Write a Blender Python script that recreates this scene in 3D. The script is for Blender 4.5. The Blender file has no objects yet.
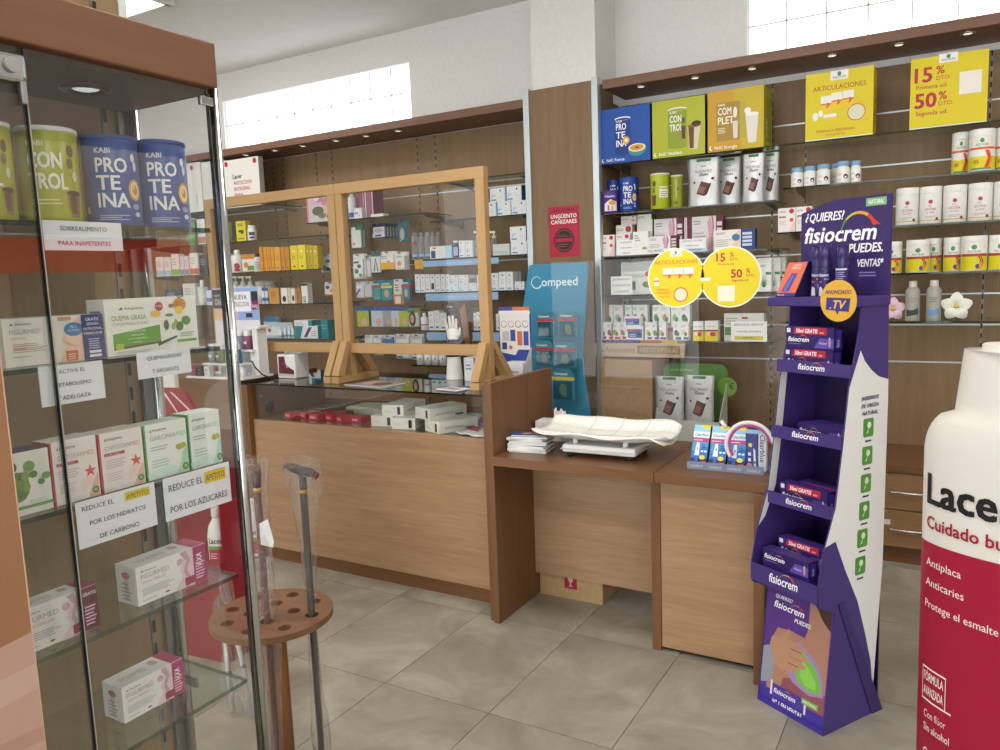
import bpy, bmesh, math, random
from mathutils import Vector, Matrix
random.seed(7)
S = bpy.context.scene
COL = S.collection
PI = math.pi

# ------------------------------------------------------------------ camera
CAM_YAW, CAM_PITCH, CAM_ROLL, CAM_F = 0.53264565, 0.12403420, -0.03690662, 779.027
CAM_H = 1.5
_f = Vector((-math.sin(CAM_YAW) * math.cos(CAM_PITCH), math.cos(CAM_YAW) * math.cos(CAM_PITCH), -math.sin(CAM_PITCH)))
_r = Vector((math.cos(CAM_YAW), math.sin(CAM_YAW), 0))
_u = _r.cross(_f)
_R = _r * math.cos(CAM_ROLL) + _u * math.sin(CAM_ROLL)
_U = -_r * math.sin(CAM_ROLL) + _u * math.cos(CAM_ROLL)
cd = bpy.data.cameras.new('camera')
cam = bpy.data.objects.new('camera', cd)
COL.objects.link(cam)
cd.sensor_width = 36
cd.lens = CAM_F * 36 / 1000
cd.clip_start = 0.02
cam.matrix_world = Matrix(((_R.x, _U.x, -_f.x, 0), (_R.y, _U.y, -_f.y, 0), (_R.z, _U.z, -_f.z, CAM_H), (0, 0, 0, 1)))
S.camera = cam

# ------------------------------------------------------------------ light and exposure
S.view_settings.view_transform = 'Standard'
S.view_settings.look = 'None'
S.view_settings.gamma = 1
S.view_settings.use_curve_mapping = False
S.view_settings.exposure = 0.16
S.cycles.transparent_max_bounces = 40
W = bpy.data.worlds.new('daylight')
S.world = W
W.use_nodes = True
bg = W.node_tree.nodes['Background']
bg.inputs[0].default_value = (0.93, 0.97, 1.0, 1)     # even overcast daylight
bg.inputs[1].default_value = 4.0
CEIL_POWER = 22.0            # each ceiling panel
CEIL_COLOR = (1.0, 0.98, 0.95)
SPOT_POWER = 0.15            # each little cornice spot

# pixel -> direction -> point on a known plane (distance always comes from the plane)
def ray(x, y):
    return _f + _R * ((x - 500) / CAM_F) - _U * ((y - 375) / CAM_F)
def pY(x, y, Y):
    d = ray(x, y); t = Y / d.y
    return Vector((d.x * t, Y, CAM_H + d.z * t))
def pX(x, y, X):
    d = ray(x, y); t = X / d.x
    return Vector((X, d.y * t, CAM_H + d.z * t))
def pZ(x, y, z):
    d = ray(x, y); t = (z - CAM_H) / d.z
    return Vector((d.x * t, d.y * t, z))

# ------------------------------------------------------------------ materials
_M = {}
def lin(h):
    h = h.lstrip('#')
    o = []
    for i in (0, 2, 4):
        c = int(h[i:i + 2], 16) / 255
        o.append(c / 12.92 if c <= .04045 else ((c + .055) / 1.055) ** 2.4)
    return (o[0], o[1], o[2], 1)
def newmat(name):
    m = bpy.data.materials.new(name); m.use_nodes = True
    nt = m.node_tree
    return m, nt, nt.nodes['Principled BSDF'], nt.nodes['Material Output']
def col(h, rough=.5, metal=0.0, spec=.4):
    k = ('c', h, rough, metal, spec)
    if k not in _M:
        m, nt, b, o = newmat('paint_' + h.lstrip('#'))
        b.inputs['Base Color'].default_value = lin(h)
        b.inputs['Roughness'].default_value = rough
        b.inputs['Metallic'].default_value = metal
        b.inputs['Specular IOR Level'].default_value = spec
        m.diffuse_color = lin(h)
        _M[k] = m
    return _M[k]
def wood(name, c1, c2, axis='x', rough=.42, scale=1.0, c3=None, contrast=.5):
    """procedural grain running along one object axis"""
    k = ('w', name)
    if k in _M: return _M[k]
    m, nt, b, o = newmat(name)
    N = nt.nodes.new; L = nt.links.new
    tc = N('ShaderNodeTexCoord'); mp = N('ShaderNodeMapping')
    s = {'x': (.9, 14, 14), 'y': (14, .9, 14), 'z': (14, 14, .9)}[axis]
    mp.inputs['Scale'].default_value = tuple(v * scale for v in s)
    L(tc.outputs['Object'], mp.inputs['Vector'])
    n1 = N('ShaderNodeTexNoise'); n1.inputs['Scale'].default_value = 1.6; n1.inputs['Detail'].default_value = 9; n1.inputs['Roughness'].default_value = .62; n1.inputs['Distortion'].default_value = .5
    L(mp.outputs[0], n1.inputs['Vector'])
    mp2 = N('ShaderNodeMapping'); mp2.inputs['Scale'].default_value = tuple(v * scale * 4 for v in s)
    L(tc.outputs['Object'], mp2.inputs['Vector'])
    n2 = N('ShaderNodeTexNoise'); n2.inputs['Scale'].default_value = 2.2; n2.inputs['Detail'].default_value = 6
    L(mp2.outputs[0], n2.inputs['Vector'])
    mx = N('ShaderNodeMath'); mx.operation = 'MULTIPLY_ADD'; mx.inputs[1].default_value = .35; 
    L(n2.outputs[0], mx.inputs[0]); 
    mm = N('ShaderNodeMath'); mm.operation = 'MULTIPLY'; mm.inputs[1].default_value = .65
    L(n1.outputs[0], mm.inputs[0]); L(mm.outputs[0], mx.inputs[2])
    cr = N('ShaderNodeValToRGB')
    cr.color_ramp.elements[0].position = .5 - contrast * .3; cr.color_ramp.elements[0].color = lin(c1)
    cr.color_ramp.elements[1].position = .5 + contrast * .3; cr.color_ramp.elements[1].color = lin(c2)
    L(mx.outputs[0], cr.inputs[0]); L(cr.outputs[0], b.inputs['Base Color'])
    b.inputs['Roughness'].default_value = rough
    b.inputs['Specular IOR Level'].default_value = .35
    bp = N('ShaderNodeBump'); bp.inputs['Strength'].default_value = .05; bp.inputs['Distance'].default_value = .002
    L(n2.outputs[0], bp.inputs['Height']); L(bp.outputs[0], b.inputs['Normal'])
    _M[k] = m
    return m
def mottled(name, c1, c2, rough=.6, scale=6, bump=0.0, detail=6):
    k = ('m', name)
    if k in _M: return _M[k]
    m, nt, b, o = newmat(name)
    N = nt.nodes.new; L = nt.links.new
    tc = N('ShaderNodeTexCoord')
    n1 = N('ShaderNodeTexNoise'); n1.inputs['Scale'].default_value = scale; n1.inputs['Detail'].default_value = detail; n1.inputs['Roughness'].default_value = .6
    L(tc.outputs['Object'], n1.inputs['Vector'])
    cr = N('ShaderNodeValToRGB')
    cr.color_ramp.elements[0].position = .36; cr.color_ramp.elements[0].color = lin(c1)
    cr.color_ramp.elements[1].position = .66; cr.color_ramp.elements[1].color = lin(c2)
    L(n1.outputs[0], cr.inputs[0]); L(cr.outputs[0], b.inputs['Base Color'])
    b.inputs['Roughness'].default_value = rough
    b.inputs['Specular IOR Level'].default_value = .3
    if bump:
        bp = N('ShaderNodeBump'); bp.inputs['Strength'].default_value = bump; bp.inputs['Distance'].default_value = .01
        L(n1.outputs[0], bp.inputs['Height']); L(bp.outputs[0], b.inputs['Normal'])
    _M[k] = m
    return m
def tile_mat():
    k = 'tile'
    if k in _M: return _M[k]
    m, nt, b, o = newmat('floor_tile_stoneware')
    N = nt.nodes.new; L = nt.links.new
    ge = N('ShaderNodeNewGeometry')
    n1 = N('ShaderNodeTexNoise'); n1.inputs['Scale'].default_value = 3.2; n1.inputs['Detail'].default_value = 10; n1.inputs['Roughness'].default_value = .62; n1.inputs['Distortion'].default_value = .6
    oi = N('ShaderNodeObjectInfo')
    ad = N('ShaderNodeVectorMath'); ad.operation = 'MULTIPLY_ADD'
    ad.inputs[1].default_value = (7, 5, 9)
    cx = N('ShaderNodeCombineXYZ')
    L(oi.outputs['Random'], cx.inputs[0]); L(oi.outputs['Random'], cx.inputs[1]); L(oi.outputs['Random'], cx.inputs[2])
    L(cx.outputs[0], ad.inputs[0]); L(ge.outputs['Position'], ad.inputs[2])
    L(ad.outputs[0], n1.inputs['Vector'])
    cr = N('ShaderNodeValToRGB')
    e = cr.color_ramp.elements
    e[0].position = .30; e[0].color = lin('7f7a6c')
    e[1].position = .68; e[1].color = lin('a9a495')
    e2 = e.new(.5); e2.color = lin('958f81')
    L(n1.outputs[0], cr.inputs[0])
    hs = N('ShaderNodeHueSaturation')
    mr = N('ShaderNodeMapRange'); mr.inputs['To Min'].default_value = .93; mr.inputs['To Max'].default_value = 1.05
    L(oi.outputs['Random'], mr.inputs['Value']); L(mr.outputs[0], hs.inputs['Value'])
    L(cr.outputs[0], hs.inputs['Color']); L(hs.outputs[0], b.inputs['Base Color'])
    b.inputs['Roughness'].default_value = .38
    b.inputs['Specular IOR Level'].default_value = .4
    _M[k] = m
    return m
def glass(name='clear_glass', tint=(1, 1, 1), ior=1.45, rough=0.0, gain=1.0, bump=0, bscale=30, diff=0.0, dcol='ffffff'):
    """thin pane: transparent with a Fresnel reflection"""
    k = ('g', name)
    if k in _M: return _M[k]
    m, nt, b, o = newmat(name)
    nt.nodes.remove(b)
    N = nt.nodes.new; L = nt.links.new
    t = N('ShaderNodeBsdfTransparent'); t.inputs[0].default_value = (*tint, 1)
    g = N('ShaderNodeBsdfGlossy'); g.inputs['Roughness'].default_value = rough; g.inputs[0].default_value = (1, 1, 1, 1)
    fr = N('ShaderNodeFresnel')
    ge = N('ShaderNodeNewGeometry'); mi_ = N('ShaderNodeMapRange')      # same reflectance from either side of a thin pane
    mi_.inputs['To Min'].default_value = ior; mi_.inputs['To Max'].default_value = 1 / ior
    L(ge.outputs['Backfacing'], mi_.inputs['Value']); L(mi_.outputs[0], fr.inputs['IOR'])
    base = t
    if diff:
        d = N('ShaderNodeBsdfDiffuse'); d.inputs[0].default_value = lin(dcol)
        tr = N('ShaderNodeBsdfTranslucent'); tr.inputs[0].default_value = lin(dcol)
        m1 = N('ShaderNodeMixShader'); m1.inputs[0].default_value = .5; L(d.outputs[0], m1.inputs[1]); L(tr.outputs[0], m1.inputs[2])
        m2 = N('ShaderNodeMixShader'); m2.inputs[0].default_value = diff; L(t.outputs[0], m2.inputs[1]); L(m1.outputs[0], m2.inputs[2])
        base = m2
    mu = N('ShaderNodeMath'); mu.operation = 'MULTIPLY'; mu.inputs[1].default_value = gain; mu.use_clamp = True
    L(fr.outputs[0], mu.inputs[0])
    ms = N('ShaderNodeMixShader')
    L(mu.outputs[0], ms.inputs[0]); L(base.outputs[0], ms.inputs[1]); L(g.outputs[0], ms.inputs[2])
    if bump:
        tc = N('ShaderNodeTexCoord'); n1 = N('ShaderNodeTexNoise'); n1.inputs['Scale'].default_value = bscale; n1.inputs['Detail'].default_value = 5; n1.inputs['Distortion'].default_value = 1.5
        L(tc.outputs['Object'], n1.inputs['Vector'])
        bp = N('ShaderNodeBump'); bp.inputs['Strength'].default_value = bump; bp.inputs['Distance'].default_value = .01
        L(n1.outputs[0], bp.inputs['Height']); L(bp.outputs[0], g.inputs['Normal']); L(bp.outputs[0], fr.inputs['Normal'])
    L(ms.outputs[0], o.inputs[0])
    _M[k] = m
    return m
def emit(name, c, s):
    k = ('e', name)
    if k in _M: return _M[k]
    m, nt, b, o = newmat(name)
    b.inputs['Base Color'].default_value = lin(c)
    b.inputs['Emission Color'].default_value = lin(c)
    b.inputs['Emission Strength'].default_value = s
    _M[k] = m
    return m

CHROME = col('c9ccce', .16, 1.0)
ALU = col('c3cacc', .38, .55)
STEEL = col('9a9a98', .3, 1.0)
WHITE_WALL = mottled('wall_paint_white', 'e2e0dc', 'e8e6e2', .85, 40)
OAK = wood('oak_panel_light', '977454', 'ad8c6b', 'x', .4, 1.0)
BROWN = wood('walnut_panel_brown', '664329', '7d5737', 'z', .4, 1.2, contrast=.9)
BROWN_X = wood('walnut_edge_brown', '664329', '7d5737', 'x', .36, 1.0, contrast=.9)
SLAT = wood('slat_wall_wood', '765d42', '8f7454', 'z', .5, 1.1, contrast=.9)
SLAT_L = wood('cabinet_back_wood', '856b4a', '9a7f5c', 'z', .5, 1.1, contrast=.9)
CORN = wood('cornice_wood_reddish', '70503f', '83614e', 'x', .42, 1.0, contrast=.9)
CORN_Y = wood('cornice_wood_cabinet', '714a30', '835a3e', 'y', .42, 1.0, contrast=.9)
PINE = wood('pine_timber', 'a88354', 'bc996b', 'z', .5, .9, contrast=.8)
PINE_X = wood('pine_timber_along', 'a88354', 'bc996b', 'x', .5, .9, contrast=.8)
GLASS = glass('clear_glass', (1, 1, 1), 1.45, 0, .75)
GLASS_EDGE = glass('green_glass_edge', (.25, .38, .33), 1.45, .05)
SHELF_G = glass('shelf_glass', (.88, .93, .90), 1.4)
ACRYL = glass('acrylic_clear', (.97, .97, .97), 1.3, 0, .8)
WRAP = glass('crinkled_plastic_wrap', (.96, .955, .95), 1.45, .10, 1.3, 1.0, 30, .045, 'e8e6e4')
CARDB = mottled('brown_cardboard', 'a58660', 'b2936c', .8, 30)

# ------------------------------------------------------------------ mesh builder
class MB:
    def __init__(s):
        s.v = []; s.f = []; s.m = []; s.mats = []; s.sm = []
    def mi(s, m):
        if m not in s.mats: s.mats.append(m)
        return s.mats.index(m)
    def add(s, vs, fs, m, smooth=False):
        b = len(s.v); i = s.mi(m)
        s.v += [tuple(v) for v in vs]
        for f in fs:
            s.f.append([q + b for q in f]); s.m.append(i); s.sm.append(smooth)
        return s
    def box(s, x0, x1, y0, y1, z0, z1, m, mf=None):
        """mf: optional {face:material}; faces F(-y) B(+y) L(-x) R(+x) D U"""
        vs = [(x, y, z) for z in (z0, z1) for y in (y0, y1) for x in (x0, x1)]
        fs = {'F': (0, 1, 5, 4), 'B': (3, 2, 6, 7), 'L': (2, 0, 4, 6), 'R': (1, 3, 7, 5), 'D': (2, 3, 1, 0), 'U': (4, 5, 7, 6)}
        if not mf: return s.add(vs, list(fs.values()), m)
        for k, f in fs.items():
            s.add([vs[q] for q in f], [(0, 1, 2, 3)], mf.get(k, m))
        return s
    def prism(s, pts, axis, a0, a1, m, mcap=None, smooth=False):
        """extrude 2-D polygon along axis; pts are (y,z) for x, (x,z) for y, (x,y) for z"""
        n = len(pts)
        def P(p, a):
            return {'x': (a, p[0], p[1]), 'y': (p[0], a, p[1]), 'z': (p[0], p[1], a)}[axis]
        vs = [P(p, a0) for p in pts] + [P(p, a1) for p in pts]
        s.add(vs, [(i, (i + 1) % n, (i + 1) % n + n, i + n) for i in range(n)], m, smooth)
        s.add(vs, [tuple(range(n))[::-1], tuple(range(n, 2 * n))], mcap or m)
        return s
    def lathe(s, prof, m, seg=20, cx=0, cy=0, sx=1, sy=1, ms=None, cap=True, a0=0, a1=2 * PI, smooth=True):
        """profile [(r,z)...]; ms: material per profile step"""
        full = abs(a1 - a0 - 2 * PI) < 1e-6
        ns = seg if full else seg + 1
        vs = []
        for r, z in prof:
            for k in range(ns):
                a = a0 + (a1 - a0) * k / seg
                vs.append((cx + sx * r * math.cos(a), cy + sy * r * math.sin(a), z))
        for i in range(len(prof) - 1):
            mm = ms[i] if ms else m
            fs = []
            for k in range(seg):
                k2 = (k + 1) % ns
                fs.append((i * ns + k, i * ns + k2, (i + 1) * ns + k2, (i + 1) * ns + k))
            s.add(vs, fs, mm, smooth) if i == 0 else s._again(fs, mm, smooth)
        if cap and full:
            if prof[0][0] > 1e-5: s._again([tuple(range(ns))[::-1]], ms[0] if ms else m, False)
            if prof[-1][0] > 1e-5: s._again([tuple(range((len(prof) - 1) * ns, len(prof) * ns))], ms[-1] if ms else m, False)
        s._lb = None
        return s
    def _again(s, fs, m, smooth):
        b = s._base; i = s.mi(m)
        for f in fs:
            s.f.append([q + b for q in f]); s.m.append(i); s.sm.append(smooth)
    def tube(s, pts, r, m, seg=8, smooth=True, cap=True):
        """round bar along a path; r number or list"""
        pts = [Vector(p) for p in pts]; n = len(pts)
        rr = r if isinstance(r, (list, tuple)) else [r] * n
        vs = []; up = None
        for i, p in enumerate(pts):
            d = (pts[min(i + 1, n - 1)] - pts[max(i - 1, 0)])
            d.normalize()
            if up is None:
                up = Vector((0, 0, 1)) if abs(d.z) < .9 else Vector((1, 0, 0))
            a = d.cross(up); a.normalize(); bb = a.cross(d); bb.normalize(); up = bb
            for k in range(seg):
                t = 2 * PI * k / seg
                vs.append(p + (a * math.cos(t) + bb * math.sin(t)) * rr[i])
        fs = [(i * seg + k, i * seg + (k + 1) % seg, (i + 1) * seg + (k + 1) % seg, (i + 1) * seg + k) for i in range(n - 1) for k in range(seg)]
        s.add(vs, fs, m, smooth)
        if cap: s.add(vs, [tuple(range(seg))[::-1], tuple(range((n - 1) * seg, n * seg))], m)
        return s
    def bar(s, a, b, w, d, m, side=None):
        """rectangular bar from a to b, w across 'side', d the other way"""
        a = Vector(a); b = Vector(b); t = (b - a).normalized()
        sd = Vector(side) if side else (Vector((0, 1, 0)) if abs(t.y) < .9 else Vector((1, 0, 0)))
        n = t.cross(sd).normalized(); sd = n.cross(t).normalized()
        vs = []
        for p in (a, b):
            for i, j in ((-1, -1), (1, -1), (1, 1), (-1, 1)):
                vs.append(p + sd * (i * w / 2) + n * (j * d / 2))
        return s.add(vs, [(0, 1, 5, 4), (1, 2, 6, 5), (2, 3, 7, 6), (3, 0, 4, 7), (3, 2, 1, 0), (4, 5, 6, 7)], m)
    def mesh(s, name):
        me = bpy.data.meshes.new(name)
        me.from_pydata(s.v, [], s.f)
        for m in s.mats: me.materials.append(m)
        me.polygons.foreach_set('material_index', s.m)
        me.polygons.foreach_set('use_smooth', s.sm)
        bm = bmesh.new(); bm.from_mesh(me)
        bmesh.ops.remove_doubles(bm, verts=bm.verts, dist=1e-6)
        bmesh.ops.recalc_face_normals(bm, faces=bm.faces)
        bm.to_mesh(me); bm.free()
        me.update()
        return me
_oadd = MB.add
def _madd(s, vs, fs, m, smooth=False):
    s._base = len(s.v)
    return _oadd(s, vs, fs, m, smooth)
MB.add = _madd

def obj(name, mb, parent=None, loc=(0, 0, 0), rz=0, bevel=0, seg=2):
    me = mb.mesh(name) if isinstance(mb, MB) else mb
    o = bpy.data.objects.new(name, me)
    COL.objects.link(o)
    o.location = loc; o.rotation_euler = (0, 0, rz)
    if parent: o.parent = parent
    if bevel:
        b = o.modifiers.new('soft_edges', 'BEVEL'); b.width = bevel; b.segments = seg; b.limit_method = 'ANGLE'; b.angle_limit = .7
    return o
def tag(o, label, cat, group=None):
    o['label'] = label; o['category'] = cat
    if group: o['group'] = group
    return o
def thing(name, label, cat, loc=(0, 0, 0), rz=0, group=None):
    o = bpy.data.objects.new(name, None); COL.objects.link(o)
    o.empty_display_size = .05
    o.location = loc; o.rotation_euler = (0, 0, rz)
    return tag(o, label, cat, group)
def struct(name, mb, parent=None, loc=(0, 0, 0), label=None, bevel=0):
    o = obj(name, mb, parent, loc, 0, bevel)
    if not parent: o['kind'] = 'structure'
    if label: o['label'] = label
    return o
def dup(root, loc, rz=None, label=None, group=None):
    r = root.copy(); COL.objects.link(r); r.location = loc
    if rz is not None: r.rotation_euler = (0, 0, rz)
    if label: r['label'] = label
    if group: r['group'] = group
    for ch in list(root.children):
        c = ch.copy(); COL.objects.link(c); c.parent = r
        for g in list(ch.children):
            d = g.copy(); COL.objects.link(d); d.parent = c
    return r

# ------------------------------------------------------------------ flat print (lettering and graphics)
_T = {}
def textgeo(t, shear=0.0):
    k = (t, shear)
    if k in _T: return _T[k]
    cu = bpy.data.curves.new('lettering', 'FONT')
    cu.body = t; cu.size = 1; cu.resolution_u = 2; cu.shear = shear; cu.fill_mode = 'FRONT'
    o = bpy.data.objects.new('lettering', cu)
    me = o.to_mesh()
    vs = [(v.co.x, v.co.y) for v in me.vertices]; fs = [tuple(p.vertices) for p in me.polygons]
    o.to_mesh_clear()
    bpy.data.objects.remove(o); bpy.data.curves.remove(cu)
    x0 = min([v[0] for v in vs] or [0]); x1 = max([v[0] for v in vs] or [1])
    cap = .69
    vs = [((x - x0) / cap, y / cap) for x, y in vs]
    _T[k] = (vs, fs, (x1 - x0) / cap)
    return _T[k]
class Print:
    """collects flat print over a w x h surface; fmap(a,b,off) places metres on the surface"""
    def __init__(s, w, h, fmap, curved=False):
        s.w, s.h, s.fmap, s.curved = w, h, fmap, curved
        s.mb = MB(); s.off = .0004; s.step = max(w / 16, .004)
    def _put(s, pts, faces, c, rough=.5):
        m = col(c, rough) if isinstance(c, str) else c
        s.off += .00004
        if s.curved:                           # cut long faces so that they follow the curved surface
            xs = [q[0] for q in pts]; st = s.step; lo, hi = min(xs), max(xs)
            if hi - lo > st * 1.2:
                bm = bmesh.new(); vv = [bm.verts.new((a, b, 0)) for a, b in pts]
                for f in faces:
                    try: bm.faces.new([vv[q] for q in f])
                    except ValueError: pass
                k = math.floor(lo / st) + 1
                while k * st < hi:
                    bmesh.ops.bisect_plane(bm, geom=bm.verts[:] + bm.edges[:] + bm.faces[:], plane_co=(k * st, 0, 0), plane_no=(1, 0, 0)); k += 1
                bm.verts.index_update(); pts = [(v.co.x, v.co.y) for v in bm.verts]; faces = [tuple(v.index for v in f.verts) for f in bm.faces]
                bm.free()
        s.mb.add([s.fmap(a, b, s.off) for a, b in pts], faces, m)
    def r(s, u0, v0, u1, v1, c):
        n = 1
        pts = []
        for i in range(n + 1):
            a = (u0 + (u1 - u0) * i / n) * s.w
            pts += [(a, v0 * s.h), (a, v1 * s.h)]
        s._put(pts, [(2 * i, 2 * i + 2, 2 * i + 3, 2 * i + 1) for i in range(n)], c); return s
    def p(s, uv, c):
        s._put([(u * s.w, v * s.h) for u, v in uv], [tuple(range(len(uv)))], c); return s
    def e(s, u, v, ru, rv, c, n=20, a0=0, a1=2 * PI):
        s._put([((u + ru * math.cos(a0 + (a1 - a0) * k / n)) * s.w, (v + rv * math.sin(a0 + (a1 - a0) * k / n)) * s.h) for k in range(n)], [tuple(range(n))], c); return s
    def c(s, u, v, r, c, n=20):
        return s.e(u, v, r * s.h / s.w, r, c, n)
    def arc(s, u, v, r, t, a0, a1, cols, n=12, sy=1.0):
        """arc stroke, radius r and tapering width t in fractions of height"""
        k = len(cols)
        for q in range(k):
            pts = []
            m = n // k + 1
            for i in range(m + 1):
                f = (q + i / m) / k
                a = a0 + (a1 - a0) * f; tt = t * (.25 + .75 * f)
                for rad in (r - tt / 2, r + tt / 2):
                    pts.append((u * s.w + rad * s.h * math.cos(a), v * s.h + rad * s.h * sy * math.sin(a)))
            s._put(pts, [(2 * i, 2 * i + 2, 2 * i + 3, 2 * i + 1) for i in range(m)], cols[q])
        return s
    def t(s, txt, u, v, hh, c, al='l', bold=0.0, shear=0.0, wmax=None, rot=0.0, wfix=None):
        """text; hh cap height as fraction of surface height; wmax/wfix widths as fraction of surface width"""
        vs, fs, tw = textgeo(txt, shear)
        sc = hh * s.h; sx = sc
        if wmax and tw * sc > wmax * s.w: sx = wmax * s.w / tw
        if wfix: sx = wfix * s.w / tw
        W_ = tw * sx
        ox = {'l': 0, 'c': -W_ / 2, 'r': -W_}[al]
        ca, sa = math.cos(rot), math.sin(rot)
        # heavier strokes: the same glyphs laid over each other, slightly shifted
        k = bold * 1.3
        for dx, dy in ((-k, -k * .7), (k, -k * .7), (k, k * .7), (-k, k * .7)) if bold else ((0, 0),):
            pts = []
            for x, y in vs:
                a = (x + dx) * sx + ox; b = (y + dy) * sc
                pts.append((u * s.w + a * ca - b * sa, v * s.h + a * sa + b * ca))
            s._put(pts, fs, c)
        return s
    def lines(s, u0, v0, u1, v1, n, c, fill=.42):
        dv = (v1 - v0) / n
        R = random.Random(int((u0 + 3 * v0 + n) * 997))
        for i in range(n):
            e = u1 - (u1 - u0) * R.uniform(0, .35)
            y = v0 + dv * i
            s.r(u0, y, e, y + dv * fill, c)
        return s
    def done(s, parent, name='printed_front'):
        return obj(name, s.mb, parent)
def front(w, h, y=0.0, x0=None, z0=0.0):
    x0 = -w / 2 if x0 is None else x0
    return Print(w, h, lambda a, b, o: (x0 + a, y - o, z0 + b))
def side_r(d, h, x, y0=0.0, z0=0.0):
    return Print(d, h, lambda a, b, o: (x + o, y0 + a, z0 + b))
def side_l(d, h, x, y1, z0=0.0):
    return Print(d, h, lambda a, b, o: (x - o, y1 - a, z0 + b))
def top(w, d, z, x0, y0=0.0):
    return Print(w, d, lambda a, b, o: (x0 + a, y0 + b, z + o))
def wrapc(r, h, z0=0.0, ang=1.9, cy=None):
    """print round a can whose axis is at y=cy (default r); spans 'ang' radians centred on the front"""
    cy = r if cy is None else cy
    w = r * ang
    def f(a, b, o):
        t = -PI / 2 + (a - w / 2) / r
        return ((r + o) * math.cos(t), cy + (r + o) * math.sin(t), z0 + b)
    return Print(w, h, f, True)
# ================================================================== THE ROOM
WALL_Y, SHELF_Y, CORN_YF = 4.75, 4.40, 4.385
CEIL = 3.29
XL, XR, YF = -6.6, 3.2, -3.2
struct('floor', MB().box(XL, XR, YF, WALL_Y + .2, -.06, -.004, mottled('floor_grout', '6f6a5e', '7a7568', .8, 20)))
FLOOR = bpy.data.objects['floor']
TW, TD = .4575, .68
tmesh = MB().box(0, TW - .003, 0, TD - .003, -.004, 0, tile_mat()).mesh('floor_tile')
for i in range(-12, 10):
    for j in range(-8, 7):
        x = -1.361 + i * TW; y = 2.15 + j * TD
        if x < -6.3 or x > 3 or y > 5.0 or y < -3.2: continue
        obj('floor_tile', tmesh, FLOOR, (x, y, 0))
struct('ceiling', MB().box(XL, XR, YF, WALL_Y + .2, CEIL, CEIL + .1, WHITE_WALL))
# ---- back wall with two strips of glass blocks
BLK = .2
def wall_with_hole(name, x0, x1, holes):
    mb = MB(); y0, y1 = WALL_Y, WALL_Y + .2
    xs = x0
    for hx0, hx1, hz0, hz1 in holes:
        mb.box(xs, hx0, y0, y1, 0, CEIL, WHITE_WALL)
        mb.box(hx0, hx1, y0, y1, 0, hz0, WHITE_WALL); mb.box(hx0, hx1, y0, y1, hz1, CEIL, WHITE_WALL)
        xs = hx1
    mb.box(xs, x1, y0, y1, 0, CEIL, WHITE_WALL)
    return struct(name, mb)
WZ0, WZ1 = 2.675, 3.065
LWX = (-5.435, -3.465); RWX = (-1.083, 1.0)
wall_with_hole('wall_back', XL, XR, [(*LWX, WZ0, WZ1), (*RWX, WZ0, WZ1)])
GB = glass('glass_block_clear', (.99, 1, 1), 1.3, .2, .5, .2, 25, .12, 'f6f9fc')
JOINT = col('e8e7e4', .7)
for n, (a, b) in enumerate((LWX, RWX)):
    w = struct('window_%d' % (n + 1), MB().box(a, b, WALL_Y + .06, WALL_Y + .14, WZ0, WZ0 + .006, JOINT))
    nc = round((b - a) / .2); dx = (b - a) / nc; dz = (WZ1 - WZ0) / 2
    bm_ = MB().box(.002, dx - .002, -.02, .02, .002, dz - .002, GB).mesh('glass_block')
    jm = MB()
    for i in range(nc + 1): jm.box(a + i * dx - .004, a + i * dx + .004, WALL_Y + .03, WALL_Y + .05, WZ0, WZ1, JOINT)
    jm.box(a, b, WALL_Y + .03, WALL_Y + .05, WZ0 + dz - .004, WZ0 + dz + .004, JOINT)
    obj('mortar_joints', jm, w)
    for i in range(nc):
        for j in range(2):
            o = obj('glass_block', bm_, w, (a + i * dx, WALL_Y + .055, WZ0 + j * dz))
            bv = o.modifiers.new('soft', 'BEVEL'); bv.width = .012; bv.segments = 2
struct('wall_left', MB().box(XL - .2, XL, YF, WALL_Y + .2, 0, CEIL, WHITE_WALL))
wr = MB()
WY0, WY1, WZA, WZB = 2.3, 4.6, .95, 2.65
wr.box(XR, XR + .2, YF, WY0, 0, CEIL, WHITE_WALL); wr.box(XR, XR + .2, WY1, WALL_Y + .2, 0, CEIL, WHITE_WALL)
wr.box(XR, XR + .2, WY0, WY1, 0, WZA, WHITE_WALL); wr.box(XR, XR + .2, WY0, WY1, WZB, CEIL, WHITE_WALL)
struct('wall_right', wr)
w4 = struct('window_4', MB().box(XR + .05, XR + .1, WY0, WY1, WZA, WZA + .05, ALU).box(XR + .05, XR + .1, WY0, WY1, WZB - .05, WZB, ALU).box(XR + .05, XR + .1, WY0, WY0 + .05, WZA, WZB, ALU).box(XR + .05, XR + .1, WY1 - .05, WY1, WZA, WZB, ALU))
obj('pane', MB().box(XR + .07, XR + .075, WY0 + .05, WY1 - .05, WZA + .05, WZB - .05, GLASS), w4)
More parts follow.
